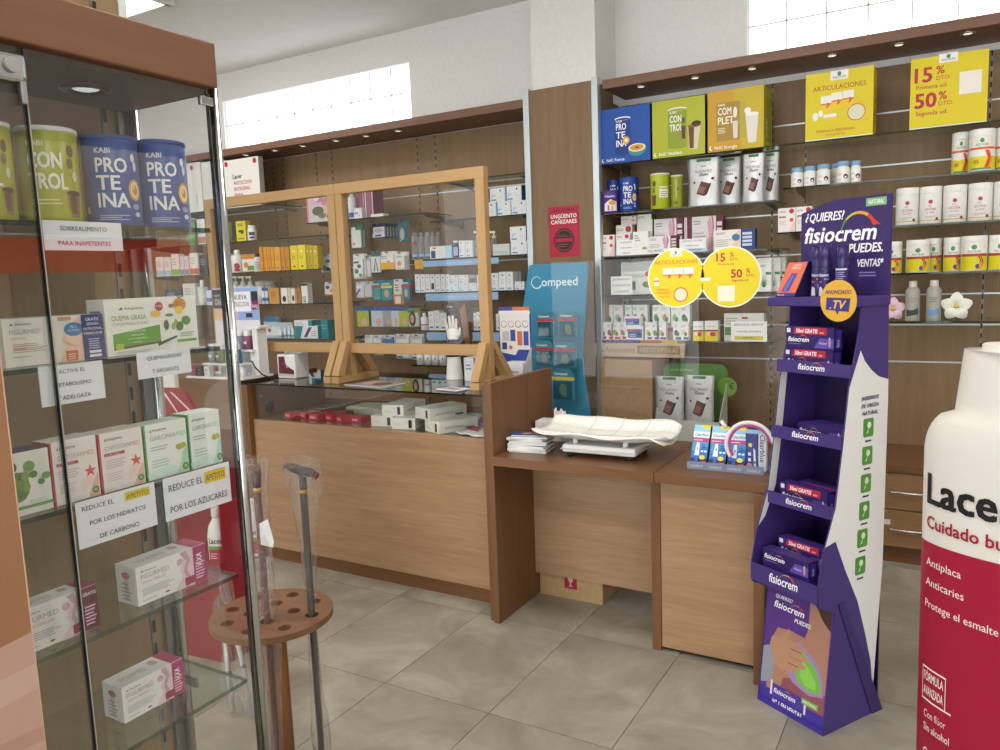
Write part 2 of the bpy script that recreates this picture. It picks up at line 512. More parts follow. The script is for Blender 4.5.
# outside that window: a red awning hung low and the beige house across the street
aw = thing('awning', 'red fabric awning hanging outside the side window', 'awning', (XR + .25, 3.6, 1.66))
AWM, nt_, b_, o_ = newmat('awning_fabric_red')
d_ = nt_.nodes.new('ShaderNodeBsdfDiffuse'); d_.inputs[0].default_value = lin('e0554c')
t_ = nt_.nodes.new('ShaderNodeBsdfTranslucent'); t_.inputs[0].default_value = lin('ff6a5e')
m_ = nt_.nodes.new('ShaderNodeMixShader'); m_.inputs[0].default_value = .7
nt_.links.new(d_.outputs[0], m_.inputs[1]); nt_.links.new(t_.outputs[0], m_.inputs[2]); nt_.links.new(m_.outputs[0], o_.inputs[0])
obj('valance', MB().box(0, .01, -1.5, 1.5, 0, .27, AWM), aw)
obj('front_bar', MB().tube([(.005, -1.5, .27), (.005, 1.5, .27)], .015, ALU, 8), aw)
for yy in (-1.45, 1.45): obj('arm', MB().tube([(.005, yy, .27), (.9, yy, .1), (.9, yy, -1.66)], .02, ALU, 8), aw)
hs = thing('street_house', 'beige rendered house across the street outside the side window', 'building', (9, 4, 0))
obj('wall', MB().box(0, .5, -12, 12, 0, 4.5, mottled('house_render', '8a7a64', '978770', .9, 2)), hs)
for k in range(6):
    w_h = obj('window', MB().box(-.06, 0, -10 + 4 * k, -8.8 + 4 * k, 1.0, 2.6, col('3c3a38', .4)), hs)
struct('ground_outside', MB().box(XR + .2, 16, -12, 16, -.1, -.05, mottled('street_paving', '77736c', '85817a', .9, 4)))
# shop front behind the camera: low sill, posts and big panes, open to daylight
fr = MB()
for x in (-6.6, -4.2, -1.8, .6, 3.1): fr.box(x, x + .1, YF - .1, YF, 0, 2.9, ALU)
fr.box(XL, XR, YF - .1, YF, 0, .12, ALU); fr.box(XL, XR, YF - .1, YF, 2.8, 2.9, ALU)
fr.box(XL, XR, YF - .1, YF, 2.9, CEIL, WHITE_WALL)
sf = struct('window_3', fr)
for x in (-6.5, -4.1, -1.7, .7):
    obj('pane', MB().box(x, x + 2.3 + (.1 if x > 0 else 0), YF - .06, YF - .05, .12, 2.8, GLASS), sf)

# ---- ceiling light panels
def ceiling_panel(x, y, lab):
    t = thing('ceiling_light', lab, 'ceiling light', (x, y, CEIL - .05), 0, 'recessed ceiling panels')
    fm = MB()
    for a in (-1, 1):
        fm.box(a * .62 - .02, a * .62 + .02, -.32, .32, 0, .05, col('e4e4e2', .5))
        fm.box(-.62, .62, a * .3 - .02, a * .3 + .02, 0, .05, col('e4e4e2', .5))
    obj('frame', fm, t)
    obj('diffuser', MB().box(-.6, .6, -.28, .28, .012, .03, emit('light_diffuser', 'fff6e6', 3.0)), t)
    ld = bpy.data.lights.new('ceiling_lamp', 'AREA'); ld.shape = 'RECTANGLE'; ld.size = 1.15; ld.size_y = .5
    ld.energy = CEIL_POWER; ld.color = CEIL_COLOR
    lo = bpy.data.objects.new('lamp', ld); COL.objects.link(lo); lo.parent = t; lo.location = (0, 0, .005)
for x, y in ((pZ(140, 2, CEIL - .05).x - .53, pZ(140, 2, CEIL - .05).y - .16), (-3.6, -.2), (-1.2, 2.0), (-1.2, -.4), (1.4, 2.4), (1.4, -.4)):
    ceiling_panel(x, y, 'flat white recessed light panel in the ceiling')

# ---- wood-lined back wall: panels, slotted uprights, aluminium grooves
SLOT = col('2a241d', .8)
up_m = MB()
up_m.box(-.006, .006, -.003, .002, 0, 2.5, col('8c8478', .5, .6))
zz = .03
while zz < 2.48:
    up_m.box(-.0035, .0035, -.0046, -.0038, zz, zz + .026, SLOT); zz += .05
up_mesh = up_m.mesh('slotted_upright')
def panelled(x0, x1, ups, grooves, ztop, name):
    w = struct(name, MB().box(x0, x1, WALL_Y - .012, WALL_Y, 0, ztop, SLOT))
    xs = [x0] + ups + [x1]
    zs = [0] + grooves + [ztop]
    for i in range(len(xs) - 1):
        if xs[i + 1] - xs[i] < .03: continue
        for j in range(len(zs) - 1):
            obj('wood_panel', MB().box(xs[i] + .006, xs[i + 1] - .006, WALL_Y - .028, WALL_Y - .012, zs[j] + .004, zs[j + 1] - .004, SLAT), w)
        for g in grooves:
            obj('groove_rail', MB().box(xs[i] + .006, xs[i + 1] - .006, WALL_Y - .027, WALL_Y - .011, g - .004, g + .004, ALU), w)
    for u in ups:
        obj('slotted_upright', up_mesh, w, (u, WALL_Y - .028, .02))
    return w
def upx(x, y): return pY(x, y, WALL_Y - .028).x
UPL = [upx(272, 155), upx(285, 190), upx(316, 160), upx(332, 160), upx(418, 160), upx(436, 160)]
UPR = [upx(627, 95), upx(773, 70), upx(807, 65), upx(992, 60), upx(992, 60) + .55, upx(992, 60) + 1.1]
PIL_X0, PIL_X1 = pY(524, 150, 4.38).x, pY(598.5, 150, 4.38).x
panelled(XL + .02, PIL_X0, [-6.1, -5.7] + UPL, [1.06, 1.62, 2.12], 2.53, 'wall_back_panelling')
panelled(PIL_X1, XR - .02, UPR, [.97, 1.17, 1.33, 1.57, 1.80, 2.02, 2.29], 2.53, 'wall_back_panelling.001')
# ---- boxed column between the two shelving bays
pil = struct('trim_1', MB().box(PIL_X0 + .04, PIL_X1 - .04, 4.395, WALL_Y - .03, 0, 2.63, SLAT))
for x in (PIL_X0, PIL_X1 - .04):
    obj('aluminium_strip', MB().box(x, x + .04, 4.38, 4.43, 0, 2.645, ALU), pil, bevel=.004)
struct('wall_column', MB().box(pY(531.5, 60, 4.43).x, pY(595.5, 60, 4.43).x, 4.43, WALL_Y, 2.63, CEIL, WHITE_WALL))
struct('trim_4', MB().box(PIL_X1 - .03, PIL_X1 - .001, 4.43, WALL_Y - .03, 0, 2.53, SLAT))
# ---- cornices with small round spotlights
def cornice(x0, x1, ztop, spots, name):
    c = struct(name, MB().box(x0, x1, CORN_YF, WALL_Y - .0, ztop - .052, ztop, CORN), bevel=.003)
    for sx in spots:
        sp = obj('spotlight', MB().lathe([(.034, 0), (.034, -.004), (.027, -.008), (.024, .002)], CHROME, 16, 0, 0), c, (sx, CORN_YF + .07, ztop - .052))
        obj('bulb', MB().lathe([(.0225, -.001), (.018, -.006), (.0, -.007)], emit('spot_bulb', 'fff4e0', .75), 14), sp)
        ld = bpy.data.lights.new('spot_lamp', 'SPOT'); ld.energy = SPOT_POWER; ld.spot_size = 1.7; ld.spot_blend = .8; ld.shadow_soft_size = .02; ld.color = (1, .93, .82)
        lo = bpy.data.objects.new('spot_lamp', ld); COL.objects.link(lo); lo.parent = sp; lo.location = (0, 0, -.012)
    return c
cornice(XL + .02, PIL_X0 - .005, 2.587, [pY(x, y, CORN_YF + .07).x for x, y in ((246, 153), (275, 149), (303, 144), (336, 140), (366, 135), (398, 129))] , 'trim_2')
cornice(PIL_X1 + .03, XR - .02, 2.618, [pY(x, y, CORN_YF + .07).x for x, y in ((641, 85), (695, 74), (752, 65), (832, 51), (899, 39))] + [pY(968, 28, CORN_YF + .07).x], 'trim_3')

# ---- drawer base below the right-hand shelves
def base_unit(x0, x1):
    t = thing('drawer_base', 'long low brown drawer base beneath the right-hand wall shelves', 'cabinet', ((x0 + x1) / 2, 4.22, 0))
    w = x1 - x0
    obj('kick_board', MB().box(-w / 2, w / 2, .04, .06, 0, .09, BROWN_X), t)
    obj('body', MB().box(-w / 2, w / 2, .02, .49, .09, .475, BROWN_X), t)
    obj('worktop', MB().box(-w / 2, w / 2, -.012, .495, .475, .513, BROWN_X), t, bevel=.002)
    n = int(w / .62)
    dw = w / n
    for i in range(n):
        for z0, z1 in ((.094, .28), (.286, .47)):
            d = obj('drawer', MB().box(-w / 2 + i * dw + .004, -w / 2 + (i + 1) * dw - .004, 0, .02, z0, z1, wood('drawer_front_brown', '80603f', '967450', 'x', .42, 1.0)), t, bevel=.002)
            xm = -w / 2 + (i + .5) * dw
            obj('handle', MB().tube([(xm - .07, 0, (z0 + z1) / 2), (xm - .07, -.025, (z0 + z1) / 2), (xm + .07, -.025, (z0 + z1) / 2), (xm + .07, 0, (z0 + z1) / 2)], .006, col('d8d8d4', .25, .8), 8), d)
    return t
DB0 = pY(915, 470, 4.22).x - .34
DBU = base_unit(DB0 - .62 * 2, DB0 + .62 * 5)
p_ = pY(888, 522, 4.22)
obj('paper_label', MB().box(p_.x - .035 - DBU.location.x, p_.x + .01 - DBU.location.x, -.002, -.0005, p_.z - .012, p_.z + .014, col('d8cfc8', .7)), DBU)
p_ = pY(887, 474, 4.22)
obj('lock', MB().lathe([(.008, -.006), (.008, .0)], STEEL, 10), DBU, (p_.x - DBU.location.x, -.002, p_.z))
# ================================================================== LEFT GLASS CABINET
CX, CXB = -1.20, -1.455            # glass front, back board
CY0, CY1 = -.55, 1.03
cab = thing('display_cabinet', 'tall glass-fronted display cabinet with brown wooden top and glass shelves', 'cabinet', (CX, CY1, 0))
def cb(x0, x1, y0, y1, z0, z1, m, mf=None): return MB().box(x0 - CX, x1 - CX, y0 - CY1, y1 - CY1, z0, z1, m, mf)
obj('cornice', cb(CXB - .1, CX + .010, CY0, CY1 + .004, 1.866, 1.946, CORN_Y), cab, bevel=.003)
obj('ceiling_board', cb(CXB, CX - .012, CY0, CY1 - .005, 1.856, 1.868, wood('cabinet_soffit_wood', '4e3e30', '5c4a3a', 'y', .5)), cab)
obj('base', cb(CXB - .1, CX + .01, CY0, CY1 + .01, 0, .30, CORN_Y), cab, bevel=.003)
obj('base_floor', cb(CXB, CX - .01, CY0, CY1 - .01, .30, .32, SLAT_L), cab)
DSEAM = .684
DOORG = glass('cabinet_door_glass', (.97, .98, .975), 1.62, 0, 1.0)
for y0, y1 in ((CY0, DSEAM - .003), (DSEAM + .003, CY1 - .012)):
    d = obj('glass_door', cb(CX - .006, CX, y0, y1, .33, 1.862, GLASS, {'R': DOORG, 'L': DOORG, 'F': GLASS_EDGE, 'B': GLASS_EDGE}), cab)
dk = col('23262a', .25)
obj('door_edge_seal', cb(CX - .005, CX + .001, DSEAM - .0015, DSEAM + .0005, .33, 1.835, dk), cab)
obj('door_edge_seal', cb(CX - .004, CX + .0015, DSEAM + .0005, DSEAM + .002, .33, 1.835, col('b5b2a8', .3)), cab)
obj('end_pane', cb(CXB + .03, CX - .012, CY1 - .008, CY1 - .002, .32, 1.862, GLASS), cab)
# chrome posts
obj('corner_post', MB().tube([(-.006, .004, .30), (-.006, .004, 1.866)], .0095, CHROME, 12), cab)
obj('corner_seal', cb(CX - .007, CX - .003, CY1 - .014, CY1 - .011, .32, 1.86, dk), cab)
obj('rear_post', MB().tube([(CXB + .02 - CX, -.002, .30), (CXB + .02 - CX, -.002, 1.866)], .011, CHROME, 12), cab)
obj('rear_post', cb(CXB + .002, CXB + .012, CY1 - .03, CY1 - .004, .3, 1.866, col('7c7f80', .3, .8)), cab)
# lock and hinge fittings
lk = MB().box(-.002, .014, -.04, .012, -.03, .012, CHROME)
l_ = obj('door_clamp', lk, cab, (0, DSEAM - .012 - CY1, 1.838), bevel=.008, seg=3)
obj('door_clamp_pin', MB().tube([(.012, -.012, -.008), (.02, -.012, -.008)], .011, STEEL, 14), l_)
obj('door_clamp_latch', MB().box(.0, .012, .0, .009, -.06, -.028, STEEL), l_, bevel=.002)
obj('pane_clip', MB().box(-.004, .006, -.034, -.006, 1.832, 1.848, CHROME), cab, bevel=.002)
# spotlight in the soffit
sp = obj('spotlight', MB().lathe([(.042, 0), (.042, -.004), (.03, -.007), (.026, .0)], col('4a4640', .3, .8), 20), cab, (-.125, pX(85, 82, CX - .125).y - CY1, 1.856))
obj('bulb', MB().lathe([(.022, -.003), (.012, -.006), (0, -.006)], emit('cab_bulb', 'eef2f0', .5), 14), sp)
# back board, partition wall behind it and slotted uprights
part_w = struct('wall_partition', MB().box(CXB - .10, CXB, CY0 - 1.5, CY1, 0, 2.75, SLAT_L))
obj('aluminium_strip', MB().box(CXB - .11, CXB + .002, CY1, CY1 + .018, 0, 2.76, ALU), part_w)
for yy in (pX(105, 130, CXB).y, pX(105, 130, CXB).y - .62):
    o = obj('slotted_upright', up_mesh, part_w, (CXB, yy, .2)); o.rotation_euler = (0, 0, PI / 2)
# shelves
CSZ = [1.612, 1.390, 1.162, .938, .716, .49]
SHX = CX - .014
for i, z in enumerate(CSZ):
    obj('glass_shelf', cb(CXB + .004, SHX, CY0, CY1 - .02, z - .008, z, SHELF_G, {'R': GLASS_EDGE, 'B': GLASS_EDGE}), cab)
    for yy in (pX(105, 130, CXB).y,):
        obj('shelf_bracket', cb(CXB, CXB + .13, yy - .003, yy + .003, z - .03, z - .009, STEEL), cab)

# ================================================================== SERVICE COUNTER
ctr = thing('service_counter', 'oak fronted service counter with glass display top and brown end panels', 'counter', (-2.57, 2.93, 0))
def ct(x0, x1, y0, y1, z0, z1, m, mf=None): return MB().box(x0 + 2.57, x1 + 2.57, y0 - 2.93, y1 - 2.93, z0, z1, m, mf)
K0, K1 = -3.30, -1.737             # inner ends
GZ = .985
DECK = pY(370, 429, 2.93).z
PB = pY(375, 567, 2.93).z          # bottom edge of the oak front
obj('front_panel', ct(K0, K1, 2.93, 2.955, PB, DECK, OAK), ctr, bevel=.0015)
obj('kick_board', ct(K0, K1, 2.945, 2.965, 0, PB, BROWN_X), ctr)
obj('deck', ct(K0, K1, 2.955, 3.49, DECK - .02, DECK - .004, OAK), ctr)
obj('deck_glass', ct(K0, K1, 2.935, 3.49, DECK - .003, DECK, SHELF_G), ctr)
obj('front_glass', ct(K0, K1, 2.933, 2.939, DECK + .001, GZ - .009, GLASS), ctr)
obj('glass_top', ct(K0 - .03, K1, 2.915, 3.50, GZ - .008, GZ, glass('counter_top_glass', (.62, .68, .66), 1.5), {'F': col('10140f', .15), 'L': GLASS_EDGE}), ctr)
obj('back_board', ct(K0, K1, 3.49, 3.505, 0, DECK + .035, BROWN_X), ctr)
# right end panel in two boards
ep = obj('end_panel', ct(K1, K1 + .026, 2.79, 3.335, 0, 1.05, BROWN), ctr, bevel=.002)
obj('end_panel_board', ct(K1 + .028, K1 + .056, 2.772, 3.105, 0, 1.062, BROWN), ctr, bevel=.002)
obj('end_panel_board', ct(K1 + .028, K1 + .056, 3.108, 3.345, 0, 1.062, BROWN), ctr, bevel=.002)
# left end panel with cable grommet
le = obj('end_panel', ct(K0 - .05, K0, 2.90, 3.50, 0, GZ - .01, BROWN), ctr, bevel=.002)
g = pX(269, 407, K0)
obj('cable_grommet', MB().tube([(K0 + 2.57, g.y - 2.93, g.z), (K0 + 2.578, g.y - 2.93, g.z)], .03, col('141414', .5), 18), ctr)
obj('grommet_hole', MB().tube([(K0 + 2.578, g.y - 2.93, g.z), (K0 + 2.579, g.y - 2.93, g.z)], .019, col('050505', .9), 18), ctr)
g = pX(260, 396, K0)
obj('glass_pin', MB().tube([(K0 + 2.57, g.y - 2.93, g.z), (K0 + 2.58, g.y - 2.93, g.z)], .006, STEEL, 10), ctr)
# further counter to the left, behind the glass cabinet
c2 = thing('side_counter', 'plain brown wooden counter continuing beside the oak service counter', 'counter', (-4.1, 2.9, 0))
obj('front_panel', MB().box(-.75, .743, .0, .02, .08, .97, BROWN), c2)
obj('kick_board', MB().box(-.75, .745, .04, .05, 0, .08, BROWN_X), c2)
obj('worktop', MB().box(-.75, .745, -.02, .6, .97, 1.0, BROWN_X), c2, bevel=.002)
obj('back_panel', MB().box(-.75, .745, .57, .59, 0, .97, BROWN), c2)

# ================================================================== LOWER DESK
dsk = thing('desk', 'low brown desk with oak front panels set beside the taller counter', 'desk', (-1.1, 2.84, 0))
def dk_(x0, x1, y0, y1, z0, z1, m, mf=None): return MB().box(x0 + 1.1, x1 + 1.1, y0 - 2.84, y1 - 2.84, z0, z1, m, mf)
D0, D1 = K1 + .058, -.545
obj('desk_top', dk_(D0, D0 + .71, 2.755, 3.34, .712, .75, BROWN_X), dsk, bevel=.002)
obj('desk_top', dk_(D0 + .712, D1, 2.755, 3.34, .712, .75, BROWN_X), dsk, bevel=.002)
MZ = pY(535, 572, 3.115).z
obj('modesty_panel', dk_(D0, -1.0, 3.115, 3.135, MZ, .712, OAK), dsk)
obj('stile', dk_(-1.012, -.975, 2.842, 3.30, 0, .712, BROWN), dsk, bevel=.0015)
obj('pedestal_panel', dk_(-.974, -.600, 2.846, 2.865, .018, .712, OAK), dsk, bevel=.0015)
obj('pedestal_plinth', dk_(-.974, -.600, 2.87, 2.88, 0, .018, col('2b211a', .8)), dsk)
obj('end_panel', dk_(-.598, -.560, 2.745, 3.33, 0, .712, BROWN), dsk, bevel=.0015)

# ================================================================== WOODEN SCREENS ON THE COUNTER
def foot(mb, x0, x1, yc, z, d0=.13, d1=.20):
    """trussed foot running front to back"""
    xm = (x0 + x1) / 2; w = x1 - x0
    mb.box(x0, x1, yc - d0, yc + d1, z, z + .035, PINE_X)
    for s_, d in ((-1, d0), (1, d1)):
        mb.prism([(yc + s_ * .012, z + .205), (yc + s_ * .045, z + .215), (yc + s_ * d, z + .04), (yc + s_ * (d - .055), z + .035)], 'x', x0 + .003, x1 - .003, PINE)
def screen(x0, x1, yc, ztop, zrail, feet, label, lx=None):
    t = thing('counter_screen', label, 'screen', ((x0 + x1) / 2, yc, GZ), 0)
    def B(a, b, c, d, e, f, m): return MB().box(a - (x0 + x1) / 2, b - (x0 + x1) / 2, c, d, e - GZ, f - GZ, m)
    obj('post', B(x0, x0 + .046, -.02, .022, GZ + (.001 if x0 > -3 else .0165), ztop, PINE), t, bevel=.002)
    obj('post', B(x1 - .050, x1, -.02, .02, GZ + .001, ztop, PINE), t, bevel=.002)
    obj('top_rail', B(x0 - .0015, x1 + .0015, -.0215, .0215, ztop - .050, ztop + .004, PINE_X), t, bevel=.002)
    obj('bottom_rail', B(x0 + .046, x1 - .050, -.018, .018, zrail - .030, zrail + .022, PINE_X), t, bevel=.002)
    obj('pane', B(x0 + .05, x1 - .055, -.003, .003, zrail + .02, ztop - .06, ACRYL), t)
    for a, b in feet:
        fm = MB(); foot(fm, a - (x0 + x1) / 2, b - (x0 + x1) / 2, 0, .001)
        f_ = obj('foot', fm, t, bevel=.002)
        for sy in (-.09, .06):
            obj('screw', MB().tube([(a - (x0 + x1) / 2 - .001, sy, .08), (a - (x0 + x1) / 2 + .001, sy, .08)], .004, col('2e2a24', .4, .8), 8), f_)
    return t
screen(-2.80, -1.895, 3.15, 2.008, 1.165, [(-2.80, -2.75), (-1.945, -1.895)], 'pine framed clear counter screen between the shared double foot and the brown end panel')
screen(-3.80, -2.804, 3.15, 2.008, 1.165, [(-2.856, -2.806)], 'pine framed clear counter screen reaching over the side counter behind the cabinet')

# clear acrylic screen standing on the desk
sc = thing('acrylic_screen', 'large clear acrylic protective screen standing on the low desk', 'screen', (-1.15, 3.24, .75))
SX0, SX1 = pY(556, 436, 3.24).x, pY(790, 300, 3.24).x
SZ1 = pY(560, 262, 3.24).z
obj('sheet', MB().box(SX0 + 1.15, SX1 + 1.15, -.002, .002, .001, SZ1 - .75, ACRYL), sc)
for a in (SX0 + .30, SX1 - .1):
    obj('foot', MB().box(a + 1.15 - .003, a + 1.15 + .003, -.09, .09, .001, .1, ACRYL), sc)
# ================================================================== WALL SHELVES
GS = {}
def wshelf(key, x0, y0, x1, y1, label, depth=.33, right_ext=0, brackets=(), left_ext=0, Yf=SHELF_Y):
    a = pY(x0, y0, Yf); b = pY(x1, y1, Yf)
    z = (a.z + b.z) / 2
    X0, X1 = a.x - left_ext, b.x + right_ext
    t = thing('glass_shelf', label, 'shelf', ((X0 + X1) / 2, Yf, z - .008))
    w = X1 - X0
    obj('pane', MB().box(-w / 2, w / 2, 0, depth - .012, 0, .008, SHELF_G, {'F': GLASS_EDGE, 'L': GLASS_EDGE, 'R': GLASS_EDGE}), t)
    bs = brackets or (-w / 2 + .06, w / 2 - .06)
    for bx in bs:
        obj('bracket', MB().prism([(depth - .015, -.001), (.05, -.001), (.06, -.008), (depth - .015, -.032)], 'x', bx - .003, bx + .003, STEEL), t)
    GS[key] = (z, Yf)
    return z
TOP = {}
def base_z(on):
    return GS[on][0] if isinstance(on, str) else TOP[on.name]
def span(x0, x1, yt, on, dy=.02, Y=None):
    """metres for an item seen between pixel columns x0,x1 with its top at row yt, standing on a shelf or on another item"""
    Yp_ = (Y if Y is not None else SHELF_Y + dy)
    z = base_z(on) + .0004
    xm = (x0 + x1) / 2
    return pY(x0, yt + 8, Yp_).x, pY(x1, yt + 8, Yp_).x, z, pY(xm, yt, Yp_).z - z, Yp_
def carton(name, label, cat, x0, x1, yt, on, body='ecebe6', depth=.07, design=None, dy=.02, group=None, mf=None, bevel=0, side=None, h=None, rz=0, Y=None):
    X0, X1, z, hh, Yp_ = span(x0, x1, yt, on, dy, Y)
    h = h or hh; w = X1 - X0 - .001
    m = col(body, .45) if isinstance(body, str) else body
    o = obj(name, MB().box(-w / 2, w / 2, 0, depth, 0, h, m, mf), None, ((X0 + X1) / 2, Yp_, z), rz, bevel)
    tag(o, label, cat, group)
    if design:
        P = front(w, h); design(P); P.done(o)
    if side:
        P = side_r(depth, h, w / 2); side(P); P.done(o, 'printed_side')
    TOP[o.name] = z + h
    return o
def again(o, x0, yt, on, dy=.02, x1=None, label=None):
    """another identical carton with its left edge at pixel x0"""
    Yp_ = SHELF_Y + dy; z = base_z(on) + .0004
    w = o.dimensions.x if o.dimensions.x else 0
    xs = [v.co.x for v in o.data.vertices]; w = max(xs) - min(xs); hh = max(v.co.z for v in o.data.vertices)
    X = pY(x0, yt + 8, Yp_).x + w / 2
    c = dup(o, (X, Yp_, z), None, label)
    TOP[c.name] = z + hh
    return c
def lathe_item(name, label, cat, x0, x1, yt, on, prof, design=None, dy=.05, group=None, ang=2.0, seg=20, dz=(0, 1), lid=None, lidname='lid', ms=None):
    """prof: [(r fraction, z fraction, colour)] scaled to the pixel span; lid: separate part profile"""
    X0, X1, z, h, Yp_ = span(x0, x1, yt, on, dy)
    R = (X1 - X0) / 2 - .0005
    def mk(pf):
        mats = [col(c, .35) if isinstance(c, str) else c for _, _, c in pf]
        return MB().lathe([(r * R, q * h) for r, q, _ in pf], mats[0], seg, 0, 0, ms=mats[1:] if len(mats) > 1 else None)
    o = obj(name, mk(prof), None, ((X0 + X1) / 2, Yp_, z), .8 * math.atan2(-(X0 + X1) / 2, Yp_))
    tag(o, label, cat, group)
    if lid: obj(lidname, mk(lid), o)
    if design:
        P = wrapc(R, h * (dz[1] - dz[0]), h * dz[0], ang, 0); design(P); P.done(o, 'printed_label')
    TOP[o.name] = z + h
    return o
def papersign(label, x0, x1, y0, y1, Yp_, lines, c='f1f1ef', tc='2a2c34', group=None, on=None, cat='sign', hh=None, tilt=0):
    a = pY(x0, y1, Yp_); b = pY(x1, y0, Yp_)
    w, h = b.x - a.x, b.z - a.z
    z = base_z(on) + .0004 if on else a.z
    o = obj('paper_sign', MB().box(-w / 2, w / 2, 0, .0008, 0, h, col(c, .7)), None, ((a.x + b.x) / 2, Yp_, z))
    tag(o, label, cat, group)
    if lines:
        P = front(w, h); n = len(lines)
        for i, t in enumerate(lines):
            if isinstance(t, tuple): t, hl = t; P.r(.1, .5 / n + (n - 1 - i) / n - .28 / n, .9, .5 / n + (n - 1 - i) / n + .3 / n, hl)
            P.t(t, .5, (n - 1 - i + .36) / n, hh or .32 / n, tc, 'c', 0, 0, .86)
        P.done(o, 'lettering')
    return o

# ---------------- left bay shelves
wshelf('A1', 200, 208, 272, 207.5, 'short glass wall shelf carrying the large white carton above the pine screen', left_ext=.35)
wshelf('A2', 200, 243, 326, 236, 'glass wall shelf carrying only a yellow pack and a white bottle', left_ext=.75)
wshelf('A3', 200, 273, 324, 270, 'glass wall shelf carrying the row of orange and yellow slim cartons', left_ext=.75)
wshelf('A4', 200, 306, 338, 302, 'glass wall shelf carrying pump bottles, jars and mixed small cartons', left_ext=.75)
wshelf('A5', 200, 342, 338, 334, 'glass wall shelf carrying the teal and white cartons behind the pine rail', left_ext=.75)
wshelf('B1', 306, 221, 426, 214.5, 'glass wall shelf carrying the rose picture box above the hook packs')
wshelf('C0', 440, 183, 525, 171, 'empty glass wall shelf highest in the bay beside the column')
wshelf('C1', 430, 221, 526.5, 214, 'glass wall shelf carrying two tiers of white and blue cartons')
wshelf('C2', 412, 259, 527, 255, 'glass wall shelf with clear bottles above a pale blue strip')
wshelf('C3', 415, 292.5, 525, 290, 'glass wall shelf crowded with small white cartons beside the column')
wshelf('C4', 421, 331, 526, 330, 'glass wall shelf with white cartons behind the white model hand')
wshelf('C5', 412, 367, 526, 366, 'glass wall shelf with white tubs below the pine rail')
# ---------------- right bay shelves
wshelf('D0', 601, 164, 1000, 121, 'long glass wall shelf carrying five large promotional cartons', right_ext=.6)
wshelf('D1', 601, 214, 775, 199, 'glass wall shelf carrying cans and silver pouches')
wshelf('D2', 601, 256, 779, 248.5, 'glass wall shelf carrying pink and maroon slimming cartons')
wshelf('D3', 604, 295.5, 776, 291, 'glass wall shelf behind the round yellow discs')
wshelf('D4', 597, 341.5, 773, 340.5, 'glass wall shelf carrying the wooden-look carton tray')
wshelf('E1', 783, 187.5, 1000, 170, 'glass wall shelf with little blue-capped bottles', right_ext=.5)
wshelf('E2', 777, 232.5, 1000, 219.6, 'glass wall shelf carrying the row of white tubs', right_ext=.5)
wshelf('E3', 780, 278, 1000, 269, 'glass wall shelf carrying the yellow and white tubs', right_ext=.5)
wshelf('E4', 783, 324, 1000, 318.6, 'glass wall shelf with two grey bottles and a white flower', right_ext=.5)

# ---------------- promo cartons on the long top shelf
def d_prot(P):
    P.r(0, 0, 1, 1, '1d4fa3')
    P.r(.30, .17, .62, .80, '123a86'); P.e(.46, .80, .16, .035, 'e8e8ea'); P.e(.46, .79, .14, .022, '1d3f8e'); P.e(.46, .17, .16, .03, '123a86')
    for i, t in enumerate(('PRO', 'TE', 'INA')): P.t(t, .33, .60 - i * .15, .115, 'f2f2f2', 'l', .02, 0, .2)
    P.t('KABI', .33, .735, .04, 'f2f2f2', 'l', .01)
    P.e(.53, .40, .07, .07, 'e6a53a'); P.e(.53, .40, .035, .035, 'f3ead0')
    P.e(.74, .20, .17, .10, '3d8f8c'); P.e(.74, .25, .17, .075, 'e9e4d5'); P.e(.74, .25, .14, .055, 'd99a2c'); P.e(.74, .25, .04, .02, '5c6b2b')
    P.e(.06, .07, .03, .035, 'f2f2f2'); P.e(.075, .075, .024, .028, '1d4fa3'); P.t('NdC Fuerza', .13, .045, .05, 'f2f2f2', 'l', .01)
def d_ctrl(P):
    P.r(0, 0, 1, 1, 'b0b42c')
    P.r(.30, .17, .66, .82, '8f9e2a'); P.e(.48, .82, .18, .035, 'e8e8dc'); P.e(.48, .81, .16, .022, '9aa636'); P.e(.48, .17, .18, .03, '8f9e2a')
    P.t('KABI', .34, .75, .04, 'f2f2ea', 'l', .01)
    P.t('CON', .34, .60, .115, 'f2f2ea', 'l', .02, 0, .22); P.t('TROL', .34, .45, .115, 'f2f2ea', 'l', .02, 0, .24)
    P.p([(.57, .30), (.63, .30), (.64, .52), (.56, .52)], '5a3a20'); P.e(.60, .62, .035, .05, '6b4a2a')
    P.p([(.71, .10), (.86, .10), (.92, .50), (.68, .50)], 'd9c9b0'); P.p([(.715, .12), (.79, .12), (.80, .50), (.69, .50)], '6a4428'); P.e(.80, .50, .12, .03, '8a6038'); P.e(.84, .54, .09, .045, '4a2c18')
    P.e(.06, .07, .03, .035, 'f2f2f2'); P.e(.075, .075, .024, .028, 'b0b42c'); P.t('NdC Vitalidad', .13, .045, .05, 'f2f2f2', 'l', .01)
